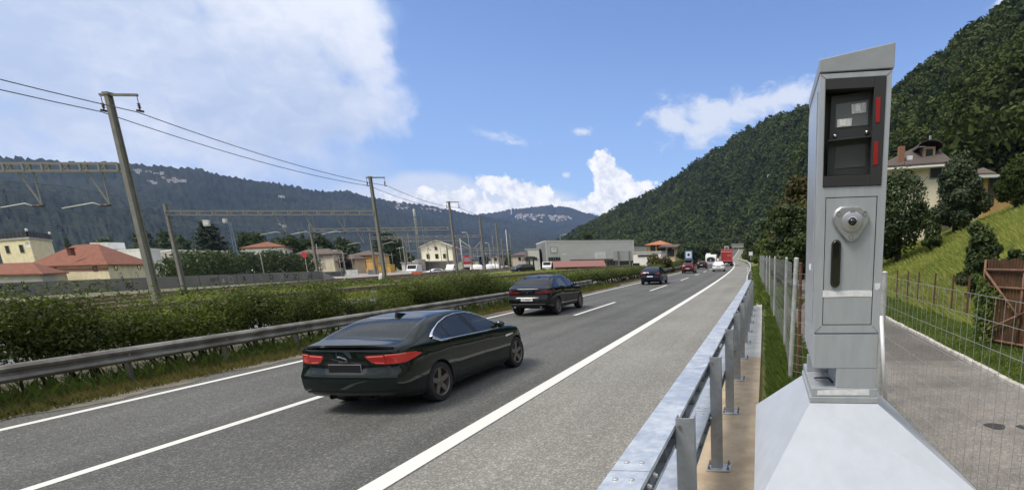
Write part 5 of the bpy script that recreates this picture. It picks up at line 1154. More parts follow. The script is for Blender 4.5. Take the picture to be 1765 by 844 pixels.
for p_, q_ in ((h0[0], o_[0]), (h0[1], o_[1])): b.add([p_, q_, (p_[0], p_[1], p_[2]-.125), (p_[0]+.003, p_[1], p_[2]), (q_[0]+.003, q_[1], q_[2]), (p_[0]+.003, p_[1], p_[2]-.125)], [(0, 1, 2), (5, 4, 3), (0, 3, 4, 1), (1, 4, 5, 2), (0, 2, 5, 3)])
b.build('hood', M_blk, wf)
for q4 in ([(1509.5, 169), (1517.5, 168), (1516, 211), (1508.5, 212)], [(1506, 245), (1513.5, 244), (1512.5, 284), (1504.5, 285)]):
    b = MB(); b.prism([fp(x, y, -.0085) for x, y in q4], (0, .006, 0)); b.build('red_reflector', M_red, wf, bevel=.0008)
b = MB()                                              # white residue of peeled tape on door, frame and plinth
b.prism([fp(x, y, -.0004) for x, y in ((1418.5, 500), (1440, 501.5), (1470, 500), (1503, 500.5), (1503, 511), (1470, 510.5), (1440, 511.5), (1418, 512))], (0, .0015, 0)); b.build('tape_residue', M_resid, sc); b = MB(); b.prism([fp(x, y, -.0012) for x, y in ((1507.5, 488), (1517.5, 488), (1516.5, 497), (1512, 500), (1508, 499))], (0, .002, 0))
b.build('tape_residue', M_resid, sc); b = MB(); b.prism([(q[0], YF-.0062, q[2]) for q in (fp(1409, 672), fp(1440, 670.5), fp(1498, 670.5), fp(1498, 680), fp(1408, 680))], (0, .002, 0)); b.build('tape_residue', M_resid, sc); b = MB(); b.box((x0-.0072, YF+.28, z_(1398, 462)), (.002, .14, .035)); b.build('tape_residue', M_resid, sc)

# ------------------------------------------------------------------ near guardrail of galvanised box sections
def galv(name, base, rough, sc_):
    m = mat(name, base, rough, .55); q = NT(m.node_tree); bb = m.node_tree.nodes['Principled BSDF']; pos = q.n('ShaderNodeNewGeometry').outputs['Position']
    vo = q.n('ShaderNodeTexVoronoi', {'Vector': q.n('ShaderNodeMixRGB', {0: .08, 1: pos, 2: q.n('ShaderNodeTexNoise', {0: pos, 'Scale': 14.0, 'Detail': 5}).outputs[1]}).outputs[0], 'Scale': sc_}); sh_ = q.n('ShaderNodeSeparateColor', {0: vo.outputs['Color']}).outputs[0]
    n = q.n('ShaderNodeTexNoise', {0: pos, 'Scale': 6.0, 'Detail': 6, 'Roughness': .7})
    k = q.m('ADD', q.rng(sh_, 0, 1, .93, 1.05), q.rng(n.outputs[0], .35, .65, -.07, .07))
    q.set(bb.inputs['Base Color'], q.mix(1.0, tuple(base)+(1,), q.n('ShaderNodeCombineColor', {i: k for i in range(3)}).outputs[0], 'MULTIPLY')); q.set(bb.inputs['Roughness'], q.rng(n.outputs[0], .35, .65, rough-.12, rough+.15)); return m
M_galv = galv('galvanised_steel', (.56, .60, .645), .42, 30); M_galv2 = galv('weathered_zinc', (.33, .345, .36), .55, 24); M_bolt = mat('bolt_zinc', (.62, .62, .60), .35, .9)
gr = thing('guardrail', rp(-.6, 8, .1), 'galvanised steel guardrail with two box beams on upright posts along the concrete footing', 'guardrail')
def cbeam(name, xl, xr, zt, h, ys, joint):
    b = MB(); th = .006
    for a, c_ in zip(ys[:-1], ys[1:]):
        for (u0, v0), (u1, v1) in (((xl, zt), (xr, zt)), ((xl, zt-h), (xl, zt)), ((xr, zt-h), (xl, zt-h)), ((xr, zt), (xr, zt-.028)), ((xr, zt-h+.028), (xr, zt-h))):
            b.quad(rp(u0, a, v0), rp(u1, a, v1), rp(u1, c_, v1), rp(u0, c_, v0))
            iu = th if u0 != u1 else (th if u0 == xl else -th); 
            b.quad(rp(u0+(0 if u0 != u1 else iu), c_, v0-(th if u0 != u1 and v0 == zt else (-th if u0 != u1 else 0))), rp(u1+(0 if u0 != u1 else iu), c_, v1-(th if u0 != u1 and v0 == zt else (-th if u0 != u1 else 0))), rp(u1+(0 if u0 != u1 else iu), a, v1-(th if u0 != u1 and v0 == zt else (-th if u0 != u1 else 0))), rp(u0+(0 if u0 != u1 else iu), a, v0-(th if u0 != u1 and v0 == zt else (-th if u0 != u1 else 0))))
    bm_ = b.build(name, M_galv, gr, fix=False)
    for Y in list(np.arange(ys[0]+.2, ys[-1], .42))+[ys[0]+.004, ys[-1]-.004]: b2 = MB(); b2.box(rp((xl+xr)/2+.012, Y, zt-h/2), (xr-xl-.05, .006, h-.016)); b2.build('stiffener', M_galv2, bm_)
    for J in joint:
        for dy in (-.11, .11):
            for dx in (.055, .135):
                q = rp(xl+dx, J+dy, zt); b3 = MB(); b3.lathe([(0, .010), (.008, .009), (.014, .005), (.0155, 0)], q, 'Z', 14); b3.build('bolt', M_bolt, bm_, smooth=True)
        for dy in (-.07, .07): q = rp(xr+.002, J+dy, zt-.05); b3 = MB(); b3.lathe([(0, .022), (.010, .022), (.010, .010), (.016, .010), (.016, 0)], q, 'X', 8); b3.build('nut', M_bolt, bm_, smooth=True)
        b4 = MB(); b4.box(rp((xl+xr)/2, J, zt+.0008), (xr-xl, .004, .0022)); b4.build('splice_gap', mat('splice', (.25, .26, .27), .6), bm_)
ysr = np.linspace(-.6, 23.4, 25)
cbeam('upper_beam', -.775, -.575, 1.25, .15, ysr, (2.47, 6.6, 10.75, 14.9, 19.05)); cbeam('lower_beam', -.775, -.575, .72, .15, ysr, (1.2, 5.35, 9.5, 13.65))
for k, Y in enumerate(np.arange(1.17, 23.6, 2.078)):
    b = MB(); x, y, z = rp(-.510, Y, 0)
    b.box((x, y-.030, z+.705), (.118, .008, 1.19)); b.box((x-.055, y+.012, z+.705), (.008, .076, 1.19)); b.box((x+.055, y+.012, z+.705), (.008, .076, 1.19)); b.box((x-.064+.006, y+.0, z+1.17), (.016, .05, .16))
    po = b.build('post', M_galv2, gr, bevel=.0025)
    b = MB(); b.box((x+.02, y, z+.112), (.25, .19, .018)); b.build('base_plate', M_galv, po, bevel=.003)
    for dx in (-.08, .12):
        for dy in (-.068, .068): b = MB(); b.lathe([(0, .05), (.007, .05), (.007, .024), (.015, .024), (.015, .0)], (x+dx, y+dy, z+.121), 'Z', 6); b.build('anchor_bolt', mat('old_bolt', (.25, .235, .21), .5, .7), po, smooth=True)
    b = MB(); b.lathe([(0, -.012), (.010, -.012), (.010, 0)], (x-.035, y-.034, z+1.245), 'Y', 8); b.build('bolt', MAT['old_bolt'], po, smooth=True)
# thin rail that carries on beyond it
wr_ = thing('guardrail', rp(-.5, 30, 0), 'thin pale steel guardrail that continues along the shoulder to the bend', 'guardrail')
b = MB(); ys = np.linspace(23.2, 250, 60)
def wbeam(mb, pts, side_=1):
    prof = [(0, .155), (.045, .135), (.085, .09), (.06, .04), (.004, .02), (-.006, 0), (.004, -.02), (.06, -.04), (.085, -.09), (.045, -.135), (0, -.155)]
    vs = [(p[0]+side_*dx, p[1], p[2]+dz) for p in pts for dx, dz in prof]; m_ = len(prof)
    mb.add(vs, [(i*m_+k, i*m_+k+1, (i+1)*m_+k+1, (i+1)*m_+k) for i in range(len(pts)-1) for k in range(m_-1)])
wbeam(b, [rp(-.75-.3*min(1, (y-23.2)/15), y, .78) for y in ys], -1); b.build('beam', mat('pale_zinc', (.62, .61, .56), .5, .3), wr_, smooth='all', fix=False)
for y in np.arange(25, 160, 4.0):
    b = MB(); q = rp(-.70-.3*min(1, (y-23.2)/15), y, .42); b.box(q, (.08, .06, .9)); b.build('post', M_galv2, wr_)
# median W-beam rail
def median_rail(label, y0, y1, x, zt=.60):
    r = thing('median_guardrail', rp(x, (y0+y1)/2, 0), label, 'guardrail'); b = MB()
    wbeam(b, [rp(x, y, zt) for y in np.arange(y0, y1+.01, 1.0)]); b.build('beam', M_wbeam, r, fix=False)
    for y in np.arange(y0+1.2, y1, 2.0 if y1 < 60 else 4.0):
        b = MB(); b.box(rp(x-.09, y, zt*.5-.02), (.10, .06, zt+.16)); b.build('post', M_mpost, r)
        if y < 30: b = MB(); b.lathe([(0, .006), (.014, .004), (.017, 0)], rp(x+.006, y, zt), 'X', 10); b.build('bolt', M_bolt, r, smooth=True)
M_mpost = mat('dark_zinc_post', (.12, .115, .105), .7, .2)
M_wbeam = mat('dull_weathered_steel', (.27, .26, .235), .6, .15, col2=(.13, .12, .105), scale=1.6, det=8)
median_rail('weathered grey steel guardrail in front of the median hedge, nearest stretch', 2.0, 28.0, -12.62); median_rail('weathered grey steel guardrail in front of the median hedge beyond the black SUV', 29.0, 39.0, -12.55); median_rail('low steel guardrail on the median far along the road', 60, 104, -12.5)
b = MB(); op = thing('median_guardrail', rp(-15.6, 30, 0), 'pale guardrail beam glimpsed through the gap behind the median hedge', 'guardrail'); wbeam(b, [rp(-15.6, y, .62) for y in np.arange(2, 105, 2.0)], -1); b.build('beam', mat('pale_rail', (.66, .66, .62), .5, .2), op, smooth='all', fix=False)
for y in np.arange(4, 100, 6.0): b = MB(); b.box(rp(-15.52, y, .28), (.08, .06, .66)); b.build('post', M_galv2, op)
ft = thing('guardrail', rp(-26.9, 40, -.1), 'brown rusted railing beam beyond the opposite carriageway', 'guardrail'); b = MB(); wbeam(b, [rp(-26.9, y, .60) for y in np.arange(10, 120, 3.0)]); b.build('beam', mat('brown_rail', (.22, .17, .12), .8, .2), ft, smooth='all', fix=False)
for y in np.arange(11, 118, 4.0): b = MB(); b.box(rp(-26.98, y, .26), (.08, .08, .75)); b.build('post', M_galv2, ft)
# marker post by the black SUV
mp_ = thing('marker_post', tuple(ray(836, 529, 0.02)), 'white roadside marker post leaning at the foot of the median hedge', 'marker post'); b = MB()
b.prism([(-.06, 0, 0), (.06, 0, 0), (.05, 0, 1.0), (-.03, 0, 1.05)], (0, .04, 0)); b.v = [(x-.07*z, y, z) for x, y, z in b.v]; b.build('post', mat('marker_white', (.78, .78, .76), .5), mp_, local=True); b = MB(); b.box((-.07, -.005, .82), (.09, .01, .20)); b.build('band', M_ink, mp_, local=True)
for lb, px, py, Y in (('small white marker post beside the thin rail, nearer one', 1293.5, 466, 52), ('small white marker post beside the thin rail, farther one near the bend', 1289, 448, 78)):
    x = bx(px, Y); q = thing('marker_post', (x, Y, gnd(x, Y)), lb, 'marker post'); b = MB(); b.box((0, 0, .5), (.12, .08, 1.0)); b.build('post', MAT['marker_white'], q, local=True); b = MB(); b.box((0, -.045, .8), (.08, .01, .16)); b.build('band', M_ink, q, local=True)

# ------------------------------------------------------------------ wire fences
M_wire = mat('fence_wire', (.40, .41, .40), .5, .6); M_fpost = galv('fence_post_zinc', (.50, .51, .51), .5, 40); M_rustp = mat('rusty_post', (.12, .055, .035), .9, vary=.3, scale=12)
def wire_fence(root, pts, zs, vstep, r, m=M_wire, sag=.004):
    "horizontal wires at heights zs over the ground line pts, stays every vstep"
    b = MB()
    for z in zs: b.tube([(p[0], p[1], p[2]+z) for p in pts], r, 4)
    for (a, c_) in zip(pts[:-1], pts[1:]):
        L = math.dist(a, c_); n = max(1, int(L/vstep))
        for k in range(n):
            t_ = k/n; x, y, z = [a[i]+(c_[i]-a[i])*t_ for i in range(3)]; dx = .012*math.sin(k*2.1)
            b.tube([(x, y, z+zs[0]), (x+dx, y, z+zs[len(zs)//2]), (x, y, z+zs[-1])], r*.85, 4, cap=False)
    return b.build('wire_mesh', m, root, fix=False)
def fpost(root, a, c_, r=.024, m=M_fpost, nm='post'):
    b = MB(); b.tube([a, c_], r, 12); d = (Vector(c_)-Vector(a)).normalized(); b.tube([c_, Vector(c_)+d*.02], [r*1.15, r*.6], 12); return b.build(nm, m, root, smooth=True)
f1 = thing('wire_fence', (.4, 10, 0), 'galvanised wire mesh fence on round steel posts behind the guardrail, left of the grey cabinet', 'fence')
fp_ = [(.42, 9.9, 0.0), (.43, 13.6, 0.0), (.24, 20.5, 0.0), (-.08, 30.0, 0.0), (-.40, 40.0, 0.0), (-.72, 50.0, .0)]
wire_fence(f1, fp_, [.08, .25, .42, .6, .8, 1.0, 1.2, 1.4, 1.6, 1.8, 2.0, 2.14], .15, .0022)
fpost(f1, fp_[0], (.50, 9.9, 2.21), .042); [fpost(f1, p, (p[0]+.02, p[1], 2.2), .033) for p in fp_[1:]]; [fpost(f1, ((a[0]+c_[0])/2, (a[1]+c_[1])/2, 0), ((a[0]+c_[0])/2, (a[1]+c_[1])/2, 2.2), .03) for a, c_ in zip(fp_[2:-1], fp_[3:])]
fpost(f1, (.60, 10.3, 0), (.60, 10.3, 2.12), .03, M_rustp)
f2 = thing('wire_fence', (1.75, 6, 0), 'galvanised sheep wire fence right of the grey cabinet beside the lane', 'fence')
rp_ = [(.42, 9.9, 0), (1.70, 8.3, 0.0), (1.74, 6.4, -.02), (1.80, 4.2, -.03), (1.90, 1.5, -.05)]
wire_fence(f2, rp_, [.06, .2, .34, .5, .68, .88, 1.1, 1.32, 1.54, 1.76, 1.95], .16, .0021)
fpost(f2, rp_[1], (1.70, 8.3, 2.0), .042); b = MB(); b.tube([(1.66, 8.2, 1.38), (1.76, 8.05, .08)], .03, 10); b.build('brace', mat('bright_zinc', (.72, .73, .74), .45, .3), f2, smooth='all'); fpost(f2, rp_[-1], (1.9, 1.5, 1.98), .042)
f3 = thing('rusty_fence', (6.5, 24, 0), 'low fence of thin rusty posts and wire at the foot of the meadow', 'fence'); ln = []
for px, k in ((1535, 6.35), (1552, 6.4), (1569, 6.45), (1595, 6.55), (1623, 6.62), (1648, 6.66)):
    Y = k/((px-1324)/CF); z = gnd(k, Y); ln.append((k, Y, z)); b = MB(); b.box((k, Y, z+.72), (.055, .055, 1.5)); b.build('post', M_rustp, f3)
wire_fence(f3, ln, [.2, .5, .8, 1.1, 1.35], .25, .004, mat('rusty_wire', (.16, .13, .10), .8))
# rusty gate leaf with ivy
M_rust = mat('rusty_sheet', (.115, .052, .027), .85, .15, col2=(.07, .034, .02), scale=2.5, det=8); M_rust2 = mat('rusty_tube', (.20, .11, .072), .75, .15, vary=.25, scale=8)
ga = np.array([5.39, 14.34, gnd(5.39, 14.34)]); gd = np.array([.38, -.925, 0]); gt = thing('metal_gate', tuple(ga), 'rusty brown metal gate leaf with diagonal braces, standing open beyond the lane', 'gate')
H_ = P(1694, 447, 14.34)[2]-ga[2]
def gp(u, z, o_=0.0): return (ga[0]+gd[0]*u-.925*o_, ga[1]+gd[1]*u-.38*o_, ga[2]+z)
b = MB()
for k in range(34):
    u = .05+k*.095; b.bar(gp(u, .1), gp(u, H_+.03*math.sin(k*1.7)), .078, .012, up=(-.925, -.38, 0))
b.build('slats', M_rust, gt)
b = MB(); zt_ = H_*.885
for a, c_ in ((gp(-.02, 0, .05), gp(-.02, H_*1.0, .05)), (gp(0, zt_, .06), gp(3.3, zt_, .06)), (gp(0, .18, .05), gp(3.3, .18, .05)), (gp(1.15, .1, .05), gp(1.15, H_, .03)), (gp(0.02, zt_-.02, .10), gp(1.15, .85, .10)), (gp(1.15, .85, .10), gp(3.2, 1.75, .10)), (gp(.15, .35, .10), gp(1.15, .85, .10)), (gp(0, zt_*.78, .05), gp(3.3, zt_*.78, .05))): b.tube([a, c_], .03, 8)
b.build('frame', M_rust2, gt, smooth='all')
g2 = np.random.default_rng(31); n = 800; uu = np.abs(g2.normal(0, .28, n))-.12; zz2 = g2.uniform(0, H_*.8, n)*(1-.3*uu); c_ = np.array([gp(u, z, .10+.08*abs(g2.normal())) for u, z in zip(uu, zz2)]); v, f, tn = leaf_quads(c_, np.tile([-.9, -.4, .3], (n, 1)), .045, .8, .5, g2)
tag(np_mesh('ivy', v, f, L_grass, tint=tn), 'ivy climbing the left edge of the rusty gate', 'ivy')
# ------------------------------------------------------------------ railway masts, gantries, wires
M_mast = mat('mast_steel', (.235, .23, .205), .65, .2, vary=.12, scale=3); M_gant = mat('gantry_steel', (.27, .27, .25), .6, .25); M_insul = mat('insulator', (.06, .035, .03), .4); M_cable = mat('cable', (.10, .10, .105), .7); M_arm = mat('pale_arm', (.62, .63, .62), .5)
def mast(label, base, top, w_=.36, feeder=True, group='catenary masts of the railway'):
    r = thing('catenary_mast', tuple(base), label, 'mast', group); H = top-base[2]; b = MB()
    x, y, z = base; h0, h1 = w_/2, w_*.36
    for sy in (-1, 1):
        b.add([(x-h0, y+sy*h0-.02, z-.5), (x+h0, y+sy*h0-.02, z-.5), (x+h1, y+sy*h1-.02, top), (x-h1, y+sy*h1-.02, top), (x-h0, y+sy*h0+.02, z-.5), (x+h0, y+sy*h0+.02, z-.5), (x+h1, y+sy*h1+.02, top), (x-h1, y+sy*h1+.02, top)], [(0, 1, 2, 3), (7, 6, 5, 4), (0, 4, 5, 1), (1, 5, 6, 2), (2, 6, 7, 3), (3, 7, 4, 0)])
    b.add([(x-.03, y-h0, z-.5), (x+.03, y-h0, z-.5), (x+.03, y+h0, z-.5), (x-.03, y+h0, z-.5), (x-.03, y-h1, top), (x+.03, y-h1, top), (x+.03, y+h1, top), (x-.03, y+h1, top)], [(0, 1, 5, 4), (1, 2, 6, 5), (2, 3, 7, 6), (3, 0, 4, 7), (4, 5, 6, 7)])
    b.build('post', M_mast, r)
    if feeder:
        b = MB(); d = np.array([RN[0], RN[1], 0]); p = np.array([x, y, top-.12])
        b.bar(tuple(p-d*.45), tuple(p+d*1.55), .12, .13); b.box((x, y, top-.06), (w_*1.05, w_*1.05, .14)); b.build('cross_arm', M_mast, r)
        for o_ in (-.40, 1.50):
            q = p+d*o_; b = MB(); b.tube([tuple(q), tuple(q+np.array([0, 0, -.42]))], .02, 6); b.lathe([(.03, 0), (.09, -.06), (.04, -.1), (.09, -.16), (.04, -.2), (.09, -.26), (.04, -.3), (.02, -.42)], (q[0], q[1], q[2]-.42), 'Z', 10); b.box((q[0], q[1], q[2]-.86), (.12, .34, .10)); b.build('insulator', M_insul, r, smooth=True)
    return r
def gantry(label, a, c_, z, h=.42, drops=(), panels=12):
    r = thing('gantry', tuple(((np.array(a)+np.array(c_))/2)), label, 'gantry', 'track gantries'); a = np.array(a, float); c_ = np.array(c_, float); a[2] = c_[2] = z
    b = MB()
    for o_, zz_ in ((-.16, 0), (.16, 0), (-.16, h), (.16, h)): 
        off_ = np.array([0, o_, zz_]); b.bar(tuple(a+off_), tuple(c_+off_), .08, .11)
    b.build('chords', M_gant, r); b = MB()
    for k in range(panels+1):
        p = a+(c_-a)*k/panels
        for o_ in (-.16, .16): b.bar(tuple(p+[0, o_, 0]), tuple(p+[0, o_, h]), .12, .10)
        if k < panels:
            q = a+(c_-a)*(k+.45)/panels
            for o_ in (-.16,): b.bar(tuple(p+[0, o_, 0]), tuple(q+[0, o_, h]), .05, .05)
    b.build('lattice', M_gant, r)
    for t_, armdir in drops:
        p = a+(c_-a)*t_; u = (c_-a)/np.linalg.norm(c_-a); b = MB(); b.bar(tuple(p-u*.45), tuple(p+u*.35+[0, 0, -1.9]), .08, .08); b.bar(tuple(p+u*.35), tuple(p+u*.35+[0, 0, -1.9]), .06, .06); ds = b.build('drop_support', M_gant, r)
        q = p+u*.35+np.array([0, 0, -1.95]); b = MB(); b.tube([tuple(q), tuple(q+u*armdir*.5)], .06, 8); b.build('insulator', M_insul, ds, smooth='all'); b = MB(); b.tube([tuple(q+u*armdir*.5), tuple(q+u*armdir*.9+[0, 0, .15]), tuple(q+u*armdir*2.3+[0, -.3, -.18])], .035, 6); b.build('registration_arm', M_arm, ds, smooth='all')
    return r
mL = []
for lb, pt_, pb, Y in (('tallest leaning-looking steel mast at the left, carrying two feeder wires', (179, 160), (266, 497), 30), ('second steel mast with feeder arms, left of the yellow house end', (641, 304), (664, 484), 60), ('third steel mast with feeder arms left of the station', (774, 347), (788, 470), 87)):
    p = P(*pt_, Y); q = P(*pb, Y); mL.append((p, q)); mast(lb, (q[0], Y, min(-.2, q[2])), p[2], .34)
for lb, px, pt_, pb, Y in (('steel mast at the right end of the station gantries', 833, 373, 466, 114), ('slim steel mast right of the station gantries', 859, 384, 463, 140), ('short steel mast in the row beyond the station', 866, 410, 462, 165)):
    q = P(px+3, pb, Y); p = P(px, pt_, Y); mast(lb, (q[0], Y, -.3), p[2], .4, feeder=False)
def pole(label, px, pt_, pb, Y, r0=.14, m=None, nm='concrete_pole', dx=3):
    q = P(px+dx, pb, Y); p = P(px, pt_, Y); x = (p[0]+q[0])/2; r = thing(nm, (x, Y, gnd(x, Y)-.3), label, 'pole'); b = MB(); b.tube([(x, Y, gnd(x, Y)-.3), (x, Y, p[2])], [r0, r0*.55], 10); b.build('post', m or M_pole, r, smooth='all'); return r, x, p[2]
M_pole = mat('pale_pole', (.46, .46, .43), .7)
# gantries: right end at a mast, left end on a shorter post
def gantry_set(lb, right, Y0, left, Y1, drops, lpost=True, panels=14, h=.42):
    a = P(*right, Y0); c_ = P(*left, Y1); z = (a[2]+c_[2])/2; gantry(lb, c_, a, z-h, h, drops, panels)
    if lpost: mast('shorter post carrying the left end of '+lb.split(' spanning')[0].replace('lattice gantry', 'the lattice gantry'), (c_[0], Y1, -.6), z+.75, .34, feeder=False, group='gantry posts')
a1 = P(207, 282, 30); gl = a1-RN*26; gantry('lattice gantry at the left edge with two hanging supports', (gl[0], gl[1], 0), (a1[0], a1[1], 0), a1[2]-.42, .42, ((.70, -1), (.805, -1), (.945, -1)), 26)
gantry_set('long lattice gantry spanning from the second mast over the cedar', (645, 363), 60, (287, 364), 53, ((.52, -1), (.665, -1), (.82, -1)))
gantry_set('lattice gantry spanning behind the second mast to the third mast', (772, 391), 87, (535, 395), 82, ((.35, -1), (.6, -1)), panels=12)
gantry_set('lattice gantry spanning left of the station mast', (832, 406), 114, (638, 407), 110, ((.3, -1), (.55, -1), (.75, 1)), panels=12)
gantry_set('plain gantry beam spanning in front of the station', (795, 413), 120, (694, 414), 118, ((.4, 1),), panels=8, h=.28)
gantry_set('far gantry beam spanning above the red train', (862, 427), 150, (770, 427), 146, ((.4, 1), (.7, -1)), panels=8, h=.3)
gantry_set('farthest gantry beam spanning the station throat', (880, 437), 190, (752, 436), 186, ((.4, 1), (.7, -1)), panels=10, h=.34)
gantry_set('low far gantry beam spanning beside the dark blue locomotive', (878, 430), 172, (812, 431), 170, ((.5, 1),), panels=6, h=.3)
gantry_set('far gantry beam spanning behind the white station', (800, 430), 160, (700, 431), 158, ((.4, 1), (.7, -1)), panels=8, h=.34)
for k, (px, pt_, pb, Y) in enumerate([(795, 411, 468, 100), (738, 418, 470, 112), (760, 425, 466, 130), (812, 424, 465, 135), (823, 428, 464, 150), (845, 420, 463, 160), (872, 396, 466, 125), (850, 405, 463, 140), (706, 402, 470, 135), (829, 415, 465, 128), (880, 402, 460, 190)]):
    r_, x_, zt_ = pole(['pale pole with a diagonal bracket right of the third mast', 'thin pole in front of the white station', 'thin pole at the right end of the white station', 'thin pole left of the red train', 'thin pole right of the red train', 'thin pole beside the dark blue locomotive', 'tall pale concrete pole at the right end of the railway yard', 'slim pole behind the gantry posts', 'slim tube beside the antenna mast', 'short pole between red train and gantry post', 'far slim pole behind the concrete pole'][k], px, pt_, pb, Y, .16 if px in (872, 795) else .10, M_pole if px in (872, 795) else M_mast, 'concrete_pole' if px == 872 else 'yard_pole', 6 if px == 872 else 2)
    if px in (795, 829): b = MB(); b.bar((x_, Y, zt_-.3), (x_+1.9 if px == 795 else x_-1.6, Y, zt_-1.6), .1, .1); b.build('bracket', M_pole, r_)
for k, (px, pt_, Y) in enumerate([(690, 425, 150), (702, 432, 170), (727, 428, 135), (747, 433, 165), (768, 430, 142), (783, 436, 180), (789, 432, 155), (817, 436, 190), (838, 434, 160), (856, 438, 200), (866, 434, 175), (676, 436, 140), (664, 440, 120), (548, 420, 74), (585, 440, 96), (606, 436, 112)]):
    r_, x_, zt_ = pole('thin dark yard pole, one of many crowded round the station', px, pt_, 468, Y, .09, M_mast, 'yard_pole', 2); r_['group'] = 'thin poles crowded round the station'
    b = MB(); b.bar((x_-.9, Y, zt_-.5), (x_+.9, Y, zt_-.5), .07, .07); b.build('bracket', M_gant, r_)
# feeder and contact wires with sag
def wire(label, pts, sag, r, nm='overhead_wire', group='overhead wires of the railway'):
    o = []
    for a, c_ in zip(pts[:-1], pts[1:]):
        a, c_ = np.array(a), np.array(c_)
        for t_ in np.linspace(0, 1, 13)[(0 if not o else 1):]: q = a+(c_-a)*t_; q[2] -= sag*4*t_*(1-t_); o.append(tuple(q))
    b = MB(); b.tube(o, r, 5, cap=False); tag(b.build(nm, M_cable, smooth='all'), label, 'wire', group)
tops = [m_[0] for m_ in mL]
for o_, lb in ((-.40, 'feeder wire hanging from the left ends of the mast arms'), (1.50, 'feeder wire hanging from the right ends of the mast arms')):
    pts = [p+RN*o_+np.array([0, 0, -1.02]) for p in tops]; e = pts[0]-RD*32; e[2] = pts[0][2]+.1; pts = [e]+pts+[pts[-1]+RD*38]
    wire(lb, pts, .5, .028)
for k, (d, z) in enumerate(((-3.2, 5.9), (-7.8, 5.9), (-12.4, 5.9))):
    wire('contact wire over a track, slung below the gantries', [rail(s, d, z) for s in (-50, 0, 31, 58, 88, 130, 200)], .15, .014); wire('carrier wire over a track, slung just below the gantries', [rail(s, d, z+1.5) for s in (-50, 0, 31, 58, 88, 130, 200)], .6, .014)

# antenna mast by the station and other yard fittings
r = thing('antenna_mast', (bx(723, 128), 128, -.5), 'tall lattice antenna mast with white panel antennas beside the station', 'antenna mast'); x = bx(721, 128, 420); zt_ = zz(714, 372, 128); b = MB()
for dx, dy in ((-.35, -.3), (.35, -.3), (0, .35)): b.tube([(x+dx, 128+dy, -.5), (x+dx*.5, 128+dy*.5, zt_)], .09, 6)
for k in range(16): z = zt_*k/16; b.bar((x-.35+.01*k, 127.7, z), (x+.35-.01*k, 127.7, z+zt_/16), .05, .05); b.bar((x+.35-.01*k, 127.7, z), (x-.35+.01*k, 127.7, z+zt_/16), .05, .05)
b.build('lattice', M_gant, r)
for py in (367, 382, 397): b = MB(); b.lathe([(0, .95), (.22, .93), (.26, .85), (.26, -.85), (.22, -.93), (0, -.95)], (x, 128, zz(714, py, 128)), 'Z', 12); b.build('panel_antenna', mat('antenna_white', (.58, .60, .60), .5), r, smooth=True)
b = MB(); b.tube([(x, 128, zt_), (x, 128, zz(714, 360, 128))], .12, 6); b.tube([(x+1.6, 128, zt_*.5), (x+1.6, 128, zz(722, 370, 128))], .05, 6); b.build('spike', M_gant, r)
for lb, px, py, pb, Y in (('blue lattice mast with white box lamps behind the cedar', 409, 382, 470, 88),):
    x = bx(px, Y); z = zz(px-8, py, Y); r = thing('lattice_mast', (x, Y, -1), lb, 'mast'); m_ = mat('blue_grey_steel', (.16, .22, .28), .6, .2); b = MB()
    for dx in (-.45, .45): b.bar((x+dx, Y, -1), (x+dx*.35, Y, z), .14, .14)
    for k in range(9): t0_, t1_ = k/9, (k+1)/9; b.bar((x-.45+.29*t0_, Y, -1+(z+1)*t0_), (x+.45-.29*t1_, Y, -1+(z+1)*t1_), .06, .06)
    b.build('lattice', m_, r); b = MB(); b.bar((bx(370, Y), Y, z-.1), (bx(404, Y), Y, z), .10, .10); b.build('arm', m_, r)
    for px2, py2, sz in ((369, 384, (1.1, .4, 1.0)), (401, 380, (.5, .5, .7))): b = MB(); b.box((bx(px2, Y), Y, zz(px2, py2, Y)), sz); b.build('white_box', mat('box_white', (.68, .69, .66), .6), r, bevel=.04)
def street_lamp(lb, px, py_top, py_foot, Y, dirx=-1, L=1.6):
    x = bx(px, Y); z = zz(px, py_top, Y); z0 = gnd(x, Y)-.2; r = thing('street_lamp', (x, Y, z0), lb, 'street lamp'); b = MB(); b.tube([(x, Y, z0), (x, Y, z-.7), (x+dirx*.15, Y, z-.2), (x+dirx*L*.5, Y, z), (x+dirx*L, Y, z)], [.08, .06, .05, .045, .04], 8); b.build('post', M_pole, r, smooth='all'); b = MB(); b.box((x+dirx*(L+.25), Y, z-.02), (.75, .26, .12)); b.build('lamp_head', M_arm, r, bevel=.03)
street_lamp('curved street lamp in front of the laurel hedge', 450, 432, 470, 78, -1, 2.6); street_lamp('street lamp beside the brown roofed house', 592, 431, 470, 104, -1, 1.4); street_lamp('street lamp above the station yard', 811, 400, 466, 110, -1, .6); street_lamp('street lamp in front of the grey hall', 979, 438, 465, 112, -1, .5); street_lamp('tall lamp on the corner of the grey hall roof', 968, 404, 465, 150, 1, 1.3); street_lamp('street lamp between the concrete pole and the dark tree', 845, 418, 463, 150, -1, .5)

